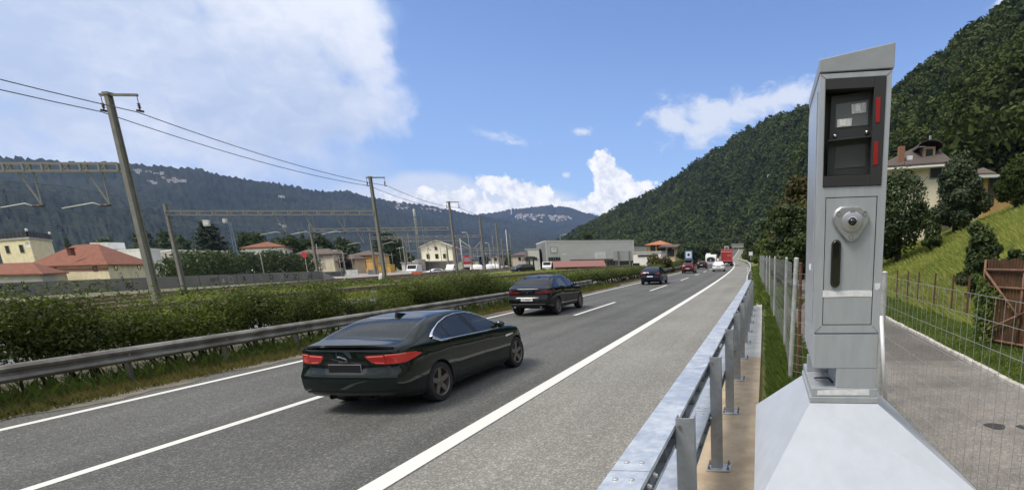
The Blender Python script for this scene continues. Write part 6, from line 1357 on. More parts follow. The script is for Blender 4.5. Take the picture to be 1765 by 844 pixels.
# ------------------------------------------------------------------ buildings
M_tile = mat('terracotta_tiles', (.235, .085, .042), .9, col2=(.16, .055, .03), scale=1.5, det=8, bump=.6, bscale=14); M_tileb = mat('brown_tiles', (.085, .062, .050), .85, col2=(.12, .085, .065), scale=1.2, det=8, bump=.5, bscale=14); M_tileo = mat('orange_tiles', (.42, .15, .07), .85, vary=.2, scale=1.5, bump=.5, bscale=14)
M_win = mat('window_glass', (.022, .025, .03), .08, coat=.8); M_frame = mat('window_frame_pale', (.60, .58, .53), .7); M_shut = mat('shutter_brown', (.075, .05, .035), .8)
def wallm(nm, c_): return mat(nm, c_, .9, vary=.10, scale=.7, det=8)
class Bld:
    "block on a corner C with one side to A and the other to B (plan points); windows sit in the two seen sides"
    def __init__(s, name, label, A, C, B, z0, z1, wall, cat='house', group=None):
        s.A, s.C, s.B = [np.array(q[:2], float) for q in (A, C, B)]; s.D = s.A+s.B-s.C; s.z0, s.z1 = z0, z1; ce = (s.A+s.B)/2
        s.r = thing(name, (ce[0], ce[1], z0), label, cat, group); b = MB(); q = [s.A, s.C, s.B, s.D]; n = 4
        b.add([(p[0], p[1], z) for z in (z0, z1) for p in q], [(i, (i+1) % n, n+(i+1) % n, n+i) for i in range(n)]+[(4, 5, 6, 7)]); b.build('wall', wall, s.r)
    def hip(s, m, ov, rise, ridge=None, along='CA', th=.16, gable=False):
        u = (s.A-s.C)/np.linalg.norm(s.A-s.C); v = (s.B-s.C)/np.linalg.norm(s.B-s.C)
        a, c_, b_, d = s.A+u*ov-v*ov, s.C-u*ov-v*ov, s.B-u*ov+v*ov, s.D+u*ov+v*ov
        if along == 'CA': e0, e1 = (c_+b_)/2, (a+d)/2
        else: e0, e1 = (c_+a)/2, (b_+d)/2
        L = np.linalg.norm(e1-e0); hp = .004 if gable else (ridge if ridge is not None else np.linalg.norm((b_-c_) if along == 'CA' else (a-c_))/2); w_ = (e1-e0)/L; r0, r1 = e0+w_*min(hp, L*.499), e1-w_*min(hp, L*.499)
        z = s.z1; V = [(*a, z), (*c_, z), (*b_, z), (*d, z), (*a, z+th), (*c_, z+th), (*b_, z+th), (*d, z+th), (*r0, z+rise), (*r1, z+rise)]
        F = [(3, 2, 1, 0), (0, 1, 5, 4), (1, 2, 6, 5), (2, 3, 7, 6), (3, 0, 4, 7)]
        F += [(4, 5, 8, 9), (5, 6, 8), (6, 7, 9, 8), (7, 4, 9)] if along == 'CA' else [(5, 6, 9, 8), (6, 7, 9), (7, 4, 8, 9), (4, 5, 8)]
        b = MB(); b.add(V, F); s.roof = b.build('roof', m, s.r); return s.roof
    def flat(s, m, ov=.15, th=.3):
        u = (s.A-s.C)/np.linalg.norm(s.A-s.C)*ov; v = (s.B-s.C)/np.linalg.norm(s.B-s.C)*ov; q = [s.A+u-v, s.C-u-v, s.B-u+v, s.D+u+v]; b = MB(); b.prism([(p[0], p[1], s.z1+.003) for p in q], (0, 0, th)); s.roof = b.build('roof', m, s.r); return s.roof
    def side(s, f): a, c_ = (s.C, s.A) if f == 'A' else (s.C, s.B); return a, c_-a
    def win(s, f, t_, z, w_, h, frame=None, pane=None, arch=False, sill=True, name='window'):
        a, d = s.side(f); L = np.linalg.norm(d); u = d/L; o = (s.D-s.B if f == 'B' else s.D-s.A); n = np.array([u[1], -u[0]]); n = n if np.dot(n, (s.A+s.B)/2-a) < 0 else -n
        c_ = a+d*t_; ang = math.atan2(u[1], u[0]); b = MB(); fr = .09
        for dx, dz, sx, sz in ((-w_/2-fr/2, 0, fr, h+2*fr), (w_/2+fr/2, 0, fr, h+2*fr), (0, h/2+fr/2, w_, fr), (0, -h/2-fr/2, w_, fr)): b.box((c_[0]+u[0]*dx+n[0]*.03, c_[1]+u[1]*dx+n[1]*.03, z+dz), (sx, .10, sz), rz=ang)
        wn = b.build(name, frame or M_frame, s.r)
        if arch: b = MB(); b.box((c_[0]+n[0]*.02, c_[1]+n[1]*.02, z+h/2+.25), (w_*.7, .1, .3), rz=ang); b.build('keystone', M_creamg, wn)
        b = MB(); b.box((c_[0]+n[0]*.015, c_[1]+n[1]*.015, z), (w_, .05, h), rz=ang); b.build('pane', pane or M_win, wn)
    def slab(s, f, t0, t1, z0, z1, m, name, out=.06, dz=None):
        a, d = s.side(f); u = d/np.linalg.norm(d); n = np.array([u[1], -u[0]]); n = n if np.dot(n, (s.A+s.B)/2-a) < 0 else -n; p, q = a+d*t0, a+d*t1; b = MB()
        b.prism([(p[0]-n[0]*.02, p[1]-n[1]*.02, z0), (q[0]-n[0]*.02, q[1]-n[1]*.02, z0), (q[0]-n[0]*.02, q[1]-n[1]*.02, z1), (p[0]-n[0]*.02, p[1]-n[1]*.02, z1)], (n[0]*(out+.02), n[1]*(out+.02), 0)); return b.build(name, m, s.r)
def G2(px, Y, py=455): q = P(px, py, Y); return (q[0], Y)
M_cream = wallm('cream_render', (.80, .71, .48)); M_creamg = wallm('grey_cream_render', (.46, .41, .31)); M_whiter = wallm('white_render', (.74, .74, .72)); M_greyc = wallm('grey_concrete', (.40, .39, .365)); M_yel = wallm('yellow_render', (.66, .40, .13)); M_ivory = wallm('ivory_render', (.66, .60, .46))
# terracotta roofed house at the left with its flat tower
C = G2(184, 76); A = G2(45, 84); B = G2(262, 92); z1 = zz(184, 457, 76)
h = Bld('country_house', 'cream house with a large terracotta hipped roof behind the graffiti wall at the left', A, C, B, -3.2, z1, M_cream); h.hip(M_tile, .7, zz(140, 417, 80)-z1, along='CA')
for t_ in (.62, .13): h.win('A', t_, zz(100, 493, 79), 1.3, 1.7, arch=True, pane=mat('pale_curtain', (.42, .42, .42), .6)); h.win('A', t_+.01, zz(100, 464.5, 79), 1.2, .55, frame=M_shut)
for t_ in (.22, .55, .85): h.win('B', t_, zz(210, 477, 84), .9, .9, arch=True)
for t_ in (.15, .65): h.win('B', t_, zz(210, 461, 84), .9, .6, frame=M_shut)
h.slab('A', .0, 1, z1-.85, z1-.35, mat('frieze_brown', (.30, .17, .10), .9), 'frieze', .03)
b = MB(); q = P(122, 432, 79.5); b.box((q[0], q[1], q[2]-.2), (.7, .6, 1.1)); b.box((q[0], q[1], q[2]+.42), (.95, .8, .14)); b.build('chimney', mat('chimney_brick', (.16, .06, .04), .9), h.roof)
C = G2(62, 94); A = G2(6, 99); B = G2(100, 104); z1 = zz(40, 413, 96)
h = Bld('tower_house', 'cream flat roofed tower with a dark roof terrace railing behind the terracotta roof', A, C, B, -3, z1, M_cream, 'tower'); h.flat(M_greyc, .4, .35)
for t_ in (.72, .28): h.win('A', t_, zz(30, 429, 96), 2.0, 1.5, frame=M_creamg)
b = MB()
for p, q in ((h.A, h.C), (h.C, h.B)):
    for k in range(9): w_ = p+(q-p)*k/8; b.box((w_[0], w_[1], z1+.9), (.12, .12, 1.1))
    for zz_ in (.6, .85, 1.1, 1.4): b.bar((p[0], p[1], z1+zz_), (q[0], q[1], z1+zz_), .05, .16)
b.build('railing', mat('dark_railing', (.03, .03, .032), .8), h.r)
for p in (h.A, h.C, h.B): b = MB(); b.lathe([(0, .5), (.18, .42), (.24, .25), (.14, .1), (.22, 0)], (p[0], p[1], z1+1.5), 'Z', 10); b.build('finial', M_whiter, h.r, smooth=True)
b = MB(); q = P(49, 421, 93.6); b.lathe([(0, .12), (.4, .06), (.62, -.08), (.60, -.1), (0, .08)], tuple(q), 'Y', 16); b.build('satellite_dish', M_whiter, h.r, smooth=True)
C = G2(66, 64); A = G2(-60, 66); B = G2(110, 78); z1 = zz(30, 474, 64)
h = Bld('lineside_shed', 'low grey shed with a red tiled roof at the left edge of the photo', A, C, B, -2.5, z1, M_greyc, 'shed'); h.hip(M_tile, .6, zz(0, 453, 70)-z1, along='CA', ridge=5)
# white flat modern building
C = G2(262, 120); A = G2(165, 134); B = G2(330, 150); z1 = zz(262, 430, 120)
h = Bld('flat_building', 'white flat roofed modern building behind the terracotta house', A, C, B, -3, z1, M_whiter, 'building'); h.flat(M_whiter, .1, .4); h.win('A', .1, zz(245, 441, 122), 2.0, .9, frame=M_whiter); h.win('A', .06, zz(275, 470, 121), 6.5, 2.6, frame=M_whiter, pane=mat('blue_pane', (.16, .22, .30), .25)); h.win('A', .62, zz(225, 440, 130), 5, 1.0, frame=M_whiter)
b = MB(); q = P(186, 424, 132); b.box(tuple(q), (5.5, 4, 1.8)); b.build('roof_house', M_whiter, h.roof)
C = G2(300, 108); A = G2(281, 118); B = G2(352, 122); h = Bld('concrete_annexe', 'grey concrete block left of the laurel hedge', A, C, B, -3, zz(310, 432, 110), M_greyc, 'building'); h.flat(M_whiter, .1, .3)
C = G2(360, 128); A = G2(330, 130); B = G2(500, 140); h = Bld('flat_building', 'long low white roofed building mostly hidden by the laurel hedge', A, C, B, -3, zz(400, 433.5, 130), M_whiter, 'building'); h.flat(M_whiter, .2, .3)
# villa behind the hedge
C = G2(495, 112); A = G2(422, 116); B = G2(508, 130); z1 = zz(470, 426, 113); h = Bld('villa', 'white villa with a low terracotta roof above the laurel hedge', A, C, B, -2, z1, M_whiter); h.hip(M_tile, .7, zz(455, 414, 116)-z1, along='CA'); h.win('A', .35, zz(470, 434, 113), 2.2, 1.3, frame=M_whiter); h.win('A', .08, zz(492, 434, 112), .9, 1.3, frame=M_whiter); h.slab('A', 0, 1, z1-.7, z1-.12, M_whiter, 'cornice', .12)
# brown roofed house
C = G2(576, 116); A = G2(508, 124); B = G2(597, 124); z1 = zz(576, 438, 116); h = Bld('brown_roofed_house', 'cream two storey house with a brown hipped roof behind the end of the graffiti wall', A, C, B, -2, z1, M_ivory); h.hip(M_tileb, .9, zz(550, 428, 120)-z1, along='CA')
for z in (444, 457): h.win('A', .28, zz(555, z, 118), 2.3, 1.3, pane=mat('roller_blind', (.40, .36, .30), .8)); h.win('B', .5, zz(585, z, 120), 3.0, 1.2, pane=M_win)
h.slab('B', .05, .95, zz(585, 450, 120)-.15, zz(585, 450, 120)+.05, mat('balcony_brown', (.22, .12, .09), .8), 'balcony', 1.2); h.win('A', .85, zz(522, 447, 122), 2.2, 1.6, pane=M_win)
C = G2(612, 122); A = G2(588, 124); B = G2(630, 126); z1 = zz(600, 447, 122); h = Bld('arched_porch', 'low porch with an arched opening between the brown roofed house and the yellow house', A, C, B, -2, z1, wallm('sand_render', (.55, .44, .30)), 'porch'); h.hip(M_tileb, .8, 1.2, along='CA'); h.win('A', .45, zz(600, 456, 122), 2.8, 1.6, frame=M_creamg, arch=True)
C = G2(646, 130); A = G2(604, 136); B = G2(672, 142); z1 = zz(640, 440, 130); h = Bld('yellow_house', 'yellow house with a brown hipped roof left of the second mast', A, C, B, -2, z1, M_yel); h.hip(M_tileb, .9, zz(645, 430.5, 135)-z1, along='CA')
for t_ in (.38,): 
    for z in (445, 456): h.win('A', t_, zz(630, z, 132), .9, 1.5, frame=M_shut)
h.slab('A', 0, 1, zz(630, 450.5, 132)-.08, zz(630, 450.5, 132)+.08, mat('string_course', (.42, .24, .08), .9), 'string_course', .05)
for t_ in (.3, .7): h.win('B', t_, zz(660, 445, 136), .9, 1.4, frame=M_frame); h.win('B', t_, zz(660, 456, 136), .9, 1.4, frame=M_frame)
C = G2(672, 128); A = G2(650, 128); B = G2(680, 134); h = Bld('yellow_annexe', 'small bright yellow annexe at the foot of the yellow house', A, C, B, -2, zz(665, 457, 128), mat('bright_yellow', (.62, .38, .08), .85), 'annexe'); h.flat(mat('bright_yellow', (.72, .42, .05)), .1, .15)
# station
C = G2(782, 150); A = G2(728, 150); B = G2(790, 163); z1 = zz(755, 425.5, 150); h = Bld('station_building', 'pale yellow gabled railway station with three small windows behind the masts', A, C, B, -.5, z1, mat('pale_yellow_render', (.82, .79, .62), .9, vary=.06, scale=.5), 'station')
b = MB(); a2, c2 = h.A, h.C; pk = (a2+c2)/2; off_ = (h.B-h.C); zp = zz(755, 415, 150); b.prism([(a2[0], a2[1], z1+.001), (c2[0], c2[1], z1+.001), (pk[0], pk[1], zp)], (off_[0], off_[1], 0)); b.build('gable', MAT['pale_yellow_render'], h.r)
b = MB()
for e, s_ in ((a2, -1), (c2, 1)):
    d = (e-pk); e2 = pk+d*1.12; ze = z1-(zp-z1)*.12; f0 = -off_*.04; f1 = off_*1.04; b.add([(*(pk+f0), zp+.05), (*(e2+f0), ze+.05), (*(e2+f1), ze+.05), (*(pk+f1), zp+.05), (*(pk+f0), zp+.30), (*(e2+f0), ze+.30), (*(e2+f1), ze+.30), (*(pk+f1), zp+.30)], [(0, 1, 2, 3), (7, 6, 5, 4), (0, 4, 5, 1), (1, 5, 6, 2), (2, 6, 7, 3), (3, 7, 4, 0)])
b.build('roof', mat('pale_roof_edge', (.56, .53, .42), .8), h.r)
for t_ in (.25, .5, .78): h.win('A', t_, zz(755, 441.5, 150), 1.0, 1.35, frame=mat('pale_yellow_frame', (.70, .66, .46), .8))
h.win('A', .5, zz(755, 428, 150), .8, 1.0, frame=MAT['pale_yellow_frame']); h.win('A', .22, zz(755, 462, 150), 2.4, 2.6, pane=mat('white_shutter', (.62, .64, .66), .7)); h.win('A', .62, zz(755, 462, 150), 3.4, 2.6, pane=MAT['white_shutter'])
h.slab('A', -.1, 1.1, zz(755, 449.5, 150)-.12, zz(755, 449.5, 150)+.15, mat('canopy_white', (.66, .66, .63), .7), 'canopy', 3.0)
h.win('A', .92, zz(740, 458, 150), 1.0, 2.4, pane=mat('red_door', (.42, .03, .03), .6), name='red_door')
C = G2(722, 138); A = G2(692, 138); B = G2(726, 150); h = Bld('freight_shed', 'low white shed left of the station', A, C, B, -.5, zz(710, 453, 138), M_whiter, 'shed'); h.flat(mat('dull_roof', (.36, .35, .34), .8), .3, .25)
C = G2(730, 140); A = G2(716, 140); B = G2(734, 148); h = Bld('grey_tower_block', 'narrow grey block between shed and station', A, C, B, -.5, zz(722, 448, 140), M_greyc, 'building'); h.flat(M_greyc, .1, .2)
C = G2(862, 235); A = G2(828, 235); B = G2(876, 250); h = Bld('far_block', 'low beige building far behind the station yard', A, C, B, -.5, zz(850, 443, 235), M_ivory, 'building'); h.flat(M_tileb, .5, .5); [h.win('A', t_, zz(850, 447, 235), 1.6, 1.4) for t_ in (.2, .5, .8)]
C = G2(912, 190); A = G2(882, 195); B = G2(922, 205); z1 = zz(900, 440, 192); h = Bld('brown_roofed_house', 'small brownish house with a hipped roof behind the concrete pole', A, C, B, -.5, z1, M_creamg); h.hip(M_tileb, .8, zz(895, 433, 196)-z1); h.win('A', .5, zz(900, 446, 192), 1.6, 1.4)
# grey industrial hall
M_clad = mat('grey_cladding_panels', (.56, .565, .565), .6, .0, vary=.05, scale=.5, stretch=(1, 1, 6)); M_cladd = mat('dark_grey_cladding', (.20, .205, .225), .6, .1)
C = G2(943, 120); B = G2(1094, 132); A = G2(927, 142); z1 = (zz(943, 415, 120)+zz(1094, 416, 132))/2; h = Bld('industrial_hall', 'large grey industrial hall with white sign boards beyond the median hedge', A, C, B, -.6, z1, M_clad, 'hall'); h.flat(mat('pale_coping', (.62, .62, .60), .6), .06, .22)
zt0 = zz(1015, 424, 126); h.slab('A', 0.02, 1, -.4, z1-.1, M_cladd, 'end_cladding', .05)
def board(t0, t1, py0, py1, Yy, m, nm, out=.12): return h.slab('B', t0, t1, zz(1010, py1, Yy), zz(1010, py0, Yy), m, nm, out)
Lh = np.linalg.norm(h.B-h.C); ub = (h.B-h.C)/Lh; angb = math.atan2(ub[1], ub[0]); nb = np.array([ub[1], -ub[0]])
def on_b(t_, z, o_): p = h.C+(h.B-h.C)*t_+nb*o_; return Matrix.Translation((p[0], p[1], z)) @ Matrix.Rotation(angb, 4, 'Z') @ Matrix.Rotation(R(90), 4, 'X')
def wtext(s_, t_, z, o_, size, m=None, fw=1.0, nm='lettering'):
    o0 = origin(h.r); M_ = on_b(t_, z, o_); M_.translation -= Vector(o0); text(s_, size, M_, m or M_inkg, nm, h.r, font_w=fw, depth=.01)
M_inkg = mat('grey_ink', (.16, .17, .18), .7)
board(.048, .118, 424, 434, 121, mat('board_rim', (.20, .20, .2), .7), 'logo_board_rim', .10); board(.054, .112, 425, 433.2, 121, mat('board_white', (.80, .80, .79), .5), 'logo_board', .13); wtext('~', .085, zz(955, 428.3, 121), .15, 1.1, fw=1.3); wtext('--', .085, zz(955, 431, 121), .15, .5, fw=1.3)
board(.535, .655, 435.5, 446.5, 126, MAT['board_white'], 'sign_board', .13)
wtext('-- --- ----', .595, zz(1034, 438, 126), .15, .42); wtext('--- ------- ----', .595, zz(1034, 441, 126), .15, .34); wtext('- - - - - - - - -', .595, zz(1034, 443.7, 126), .15, .3)
h.slab('B', .0, .012, -.4, z1+.12, mat('white_corner', (.62, .62, .60), .6), 'corner_trim', .08); h.slab('B', .988, 1.0, -.4, z1+.12, MAT['white_corner'], 'corner_trim', .08)
for t_ in (.045, .07, .095, .12): h.win('B', t_+.0, zz(955, 446.3, 121), 1.0, .7, frame=M_cladd, sill=False)
h.slab('B', .63, .80, -.4, zz(1045, 448, 127), mat('dark_opening', (.022, .024, .026), .6), 'shop_front', .03); h.slab('B', .25, .80, zz(1015, 448, 125)-.1, zz(1015, 446.6, 125), mat('gutter_brown', (.14, .10, .085), .8), 'canopy', 1.0)
for k in range(4): h.win('B', .665+.035*k, zz(1045, 453, 127), 1.4, 1.1, frame=mat('pale_mullion', (.35, .35, .35), .6))
h.slab('B', .80, 1.0, -.4, zz(1080, 449, 131), MAT['dark_opening'], 'shop_front', .03)
C2, B2 = G2(1058, 118), G2(1090, 120); r = thing('billboard', (C2[0], C2[1], -.5), 'large grey blank billboard on two posts in front of the grey hall', 'billboard'); zb0, zb1 = zz(1074, 448.5, 119), zz(1074, 432.5, 119); p, q = np.array(C2), np.array(B2); n_ = np.array([q[1]-p[1], p[0]-q[0]]); n_ = n_/np.linalg.norm(n_)
b = MB(); b.prism([(*p, zb0), (*q, zb0), (*q, zb1), (*p, zb1)], (n_[0]*-.12, n_[1]*-.12, 0)); b.build('board', mat('billboard_grey', (.40, .405, .41), .6, vary=.05, scale=.8, stretch=(1, 1, 5)), r)
for t_ in (.27, .86): w_ = p+(q-p)*t_+n_*.1; b = MB(); b.box((w_[0], w_[1], zb1/2-.3), (.26, .26, zb1+.6)); b.build('post', mat('dark_post', (.16, .16, .165), .6), r)
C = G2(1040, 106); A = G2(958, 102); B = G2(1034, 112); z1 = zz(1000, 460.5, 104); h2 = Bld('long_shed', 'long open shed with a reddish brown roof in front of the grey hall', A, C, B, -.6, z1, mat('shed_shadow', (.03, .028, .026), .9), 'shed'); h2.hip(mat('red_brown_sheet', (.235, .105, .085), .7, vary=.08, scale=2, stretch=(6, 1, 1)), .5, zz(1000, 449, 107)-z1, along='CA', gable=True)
C = G2(931, 128); A = G2(907, 128); B = G2(935, 140); h = Bld('pale_annexe', 'tall pale annexe left of the grey hall', A, C, B, -.6, zz(920, 430, 128), mat('pale_panels', (.56, .56, .53), .8, vary=.05, scale=.6), 'building'); h.flat(M_greyc, .08, .25); h.slab('A', .86, 1.0, -.5, zz(909, 431, 128), M_cladd, 'dark_bay', .2)
C = G2(1094, 134); A = G2(1090, 140); B = G2(1117, 138); h = Bld('white_block', 'small pale roof block behind the right end of the grey hall', A, C, B, -.5, zz(1105, 426, 136), mat('pale_panel_wall', (.50, .50, .48), .8), 'building'); h.flat(M_greyc, .1, .2)
C = G2(1140, 112); A = G2(1092, 116); B = G2(1150, 122); h = Bld('low_workshop', 'low white workshop with dark strip windows right of the grey hall', A, C, B, -.6, zz(1115, 436, 114), mat('chalk_white_wall', (.72, .70, .64), .85, vary=.05, scale=.6), 'workshop'); h.flat(M_greyc, .15, .35); h.win('A', .5, zz(1115, 440.5, 114), 5, .35, frame=M_greyc); h.win('A', .9, zz(1098, 456, 115), 2, .6, frame=M_greyc)
# orange farmhouse
C = G2(1146, 150); A = G2(1118, 150); B = G2(1160, 162); z1 = zz(1130, 422.5, 150); h = Bld('farmhouse', 'orange farmhouse with a bright hipped tiled roof below the wooded hill', A, C, B, .5, z1, M_yel); h.hip(M_tileo, .8, zz(1137, 414, 154)-z1, along='CA'); h.win('A', .7, zz(1124, 428, 150), 1.2, 1.4, frame=M_shut); h.win('A', .3, zz(1136, 428, 150), 1.2, 1.4, frame=M_shut)
C = G2(1164, 138); A = G2(1141, 138); B = G2(1176, 150); z1 = zz(1155, 426.5, 138); h = Bld('farmhouse_wing', 'lower cream wing of the farmhouse with a brown tiled roof and dark window', A, C, B, .3, z1, wallm('warm_cream', (.66, .52, .32))); h.hip(M_tileb, .7, zz(1160, 421, 144)-z1, along='CA', gable=True); h.win('A', .32, zz(1157, 435.5, 138), 1.7, 1.6, frame=M_shut); h.win('A', .36, zz(1157, 429.5, 138), .8, .8, frame=M_shut); h.win('A', .9, zz(1145, 432, 138), 1.3, 2.0, frame=M_shut)
# retaining walls and structures where the road leaves
b = MB(); p, q = np.array(G2(1192, 300)), np.array(G2(1238, 500)); 
b.prism([(*p, -.5), (*q, -.5), (*q, zz(1238, 427, 500)), (*p, zz(1192, 430, 300))], (0, .6, 0)); tag(b.build('retaining_wall', mat('stone_wall_grey', (.22, .215, .19), .95, vary=.25, scale=1.2)), 'grey stone retaining wall beside the road above the caravan', 'wall')
for lb, px0, px1, py0, py1, Y in (('flat white roofed building above the red lorry', 1249, 1256, 424, 430, 470), ('white box building above the red lorry, middle one', 1256.5, 1262, 420.5, 430, 480), ('white roofed building right of the lorry roof', 1262.5, 1271, 422, 430, 490)):
    C = G2(px1, Y); A = G2(px0, Y); B = G2(px1+1.5, Y+10); h = Bld('roadside_building', lb, A, C, B, 3, zz(px0, py0, Y), M_whiter, 'building'); h.flat(M_greyc, .2, .2); h.win('A', .5, zz(px0, (py0+py1)/2, Y), 2.0, 1.2)
br = thing('overpass', (bx(1280, 420), 420, 6.5), 'dark grey overpass crossing the road at its far end', 'overpass'); b = MB(); x0_, x1_ = bx(1262, 420), bx(1300, 420); za, zb_ = zz(1280, 426.5, 420), zz(1280, 421.5, 420); b.box(((x0_+x1_)/2, 420, (za+zb_)/2), (x1_-x0_, 7, zb_-za)); b.build('deck', M_greyc, br); b = MB(); b.box(((x0_+x1_)/2, 416.3, zb_+.3), (x1_-x0_, .2, .9)); b.build('parapet', mat('parapet_grey', (.30, .30, .29), .9), br)
for px in (1264, 1298): b = MB(); b.box((bx(px, 420), 420, (5+za)/2), (1.6, 6, za-4.9)); b.build('pier', M_greyc, br)
sg_ = thing('road_sign', (bx(1294, 120), 120, 1.2), 'small white road sign seen edge on beside the bend', 'road sign'); b = MB(); q = P(1294, 437, 120); b.box((q[0], q[1], q[2]), (.8, .06, .8)); b.build('panel', M_whiter, sg_); b = MB(); b.tube([(q[0], q[1]+.06, 1.2), (q[0], q[1]+.06, q[2])], .05, 8); b.build('post', M_pole, sg_)
# blue service sign
Y = 102; q = P(1187, 441, Y); sp_ = thing('service_sign', (q[0], Y, gnd(q[0], Y)), 'blue road sign with a white square and dark symbol on the left verge', 'road sign'); W_ = 1
b = MB(); b.box((q[0], Y, q[2]), (1.45, .06, 2.0)); b.build('panel', mat('sign_blue', (.085, .16, .40), .5), sp_); b = MB(); b.box((q[0], Y-.036, q[2]+.22), (1.08, .01, 1.15)); b.build('white_square', mat('sign_white', (.76, .78, .8), .5), sp_)
b = MB(); b.lathe([(0, -.052), (.24, -.05), (.25, -.042)], (q[0], Y, q[2]+.22), 'Y', 16); b.build('symbol', M_ink, sp_); b = MB(); b.box((q[0], Y-.036, q[2]-.68), (1.0, .01, .25)); b.build('lower_bar', mat('sign_blue2', (.05, .10, .30), .5), sp_); b = MB(); b.tube([(q[0], Y+.06, gnd(q[0], Y)-.1), (q[0], Y+.06, q[2])], .05, 8); b.build('post', M_pole, sp_)
# the house on the right slope
Yh = 56; C = G2(1625, Yh, 330); A = G2(1528, Yh+1, 330); B = G2(1652, Yh+9, 330); z0 = gnd(C[0], C[1])-2; z1 = zz(1600, 285.5, Yh); h = Bld('hillside_house', 'cream house with a dark hipped roof and dormer above the meadow', A, C, B, z0, z1, wallm('light_cream', (.70, .64, .48))); h.hip(mat('dark_slate', (.085, .066, .058), .8, vary=.12, scale=2.5, bump=.6, bscale=16), .9, zz(1572, 241, Yh+4)-z1, along='CA', ridge=5.4)
h.slab('A', -.02, 1.02, z1-.2, z1-.04, M_whiter, 'eaves_board', .93); h.win('A', .14, zz(1608, 297, Yh), .95, .95, frame=M_cladd)
b = MB(); q = P(1601, 266, Yh+1.2); b.box((q[0], q[1]+1.0, q[2]+.05), (1.1, 2.2, 1.25)); dm = b.build('dormer', mat('dormer_wood', (.30, .20, .13), .8), h.roof); b = MB(); b.box((q[0], q[1]-.12, q[2]+.02), (.62, .05, .85)); b.build('dormer_pane', M_win, h.roof)
b = MB()
for k in range(9):
    a0, a1 = math.pi*k/9, math.pi*(k+1)/9; b.add([(q[0]+1.15*math.cos(a), q[1]+y_, q[2]+.55+.62*math.sin(a)+(.06 if j else 0)) for y_ in (-.5, 2.4) for a in (a0, a1) for j in (0, 1)], [(0, 2, 6, 4), (1, 5, 7, 3), (0, 1, 3, 2)])
b.build('dormer_roof', mat('dark_copper', (.07, .05, .045), .7), h.roof)
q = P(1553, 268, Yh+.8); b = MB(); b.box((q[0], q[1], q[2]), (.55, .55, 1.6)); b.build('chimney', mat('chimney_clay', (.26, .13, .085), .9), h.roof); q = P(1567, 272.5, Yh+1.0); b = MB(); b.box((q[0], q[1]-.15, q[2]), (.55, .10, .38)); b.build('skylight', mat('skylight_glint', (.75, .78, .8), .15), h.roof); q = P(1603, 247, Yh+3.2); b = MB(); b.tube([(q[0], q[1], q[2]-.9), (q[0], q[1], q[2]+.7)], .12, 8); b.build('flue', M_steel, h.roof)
Yh = 52; C = G2(1745, Yh, 330); A = G2(1693, Yh, 330); B = G2(1760, Yh+8, 330); h = Bld('garden_house', 'low house with an ochre wall and pale flat canopy at the right edge', A, C, B, gnd(C[0], Yh)-1, zz(1720, 307, Yh), wallm('ochre_render', (.48, .31, .12))); h.flat(mat('pale_canopy', (.55, .58, .60), .5), .8, .22); h.win('A', .62, zz(1713, 322, Yh), .8, 1.6, frame=M_shut); h.win('A', .2, zz(1735, 322, Yh), .8, 1.6, frame=M_shut)
C = G2(1703, 54, 330); A = G2(1668, 54, 330); B = G2(1712, 60, 330); z1 = zz(1690, 303, 54); h = Bld('garden_house', 'small cream wing with a brown tiled roof behind the pointed evergreen', A, C, B, gnd(C[0], 54)-1, z1, M_ivory); h.hip(M_tileb, .6, 1.1, along='CA')
# ------------------------------------------------------------------ graffiti wall along the railway
M_gw = mat('graffiti_wall_concrete', (.165, .168, .165), .9, col2=(.22, .215, .19), scale=.35, det=8); gw = thing('graffiti_wall', (-72, 60, -.4), 'grey concrete wall with dark and white graffiti along the railway', 'wall')
def on_wall(px, py): d = px_dir(px, py); k = -72.0/d[0]; return np.array([0, 0, CH])+d*k
ya, yb_ = on_wall(20, 485)[1]-30, on_wall(556, 469)[1]
b = MB(); b.box((-72.1, (ya+yb_)/2, .30), (.25, yb_-ya, 1.65)); b.build('wall', M_gw, gw)
b = MB()
for y in np.arange(ya, yb_, 2.5): b.box((-71.96, y, .30), (.03, .05, 1.6))
b.build('joints', mat('wall_joint', (.09, .09, .088), .9), gw)
b = MB(); q = on_wall(556, 470); b.add([(-71.98, q[1], 1.05), (-71.98, q[1]+3.2, -.5), (-71.98, q[1], -.5), (-72.2, q[1], 1.05), (-72.2, q[1]+3.2, -.5), (-72.2, q[1], -.5)], [(0, 1, 2), (5, 4, 3), (0, 3, 4, 1)]); b.build('wing', mat('pale_wing', (.33, .33, .31), .9), gw)
M_spd = mat('spray_dark', (.03, .032, .034), .8); M_spw = mat('spray_white', (.55, .56, .54), .8); M_spg = mat('spray_grey', (.30, .31, .30), .8)
def graf(s_, px, py, size, m, fw=1.0, rot=0):
    q = on_wall(px, py); o0 = origin(gw); M_ = Matrix.Translation((-71.962, q[1], q[2]))@Matrix.Rotation(R(90), 4, 'Z') @ Matrix.Rotation(R(90), 4, 'X') @ Matrix.Rotation(R(rot), 4, 'Z'); M_.translation -= Vector(o0); text(s_, size, M_, m, 'graffiti', gw, font_w=fw, depth=.004)
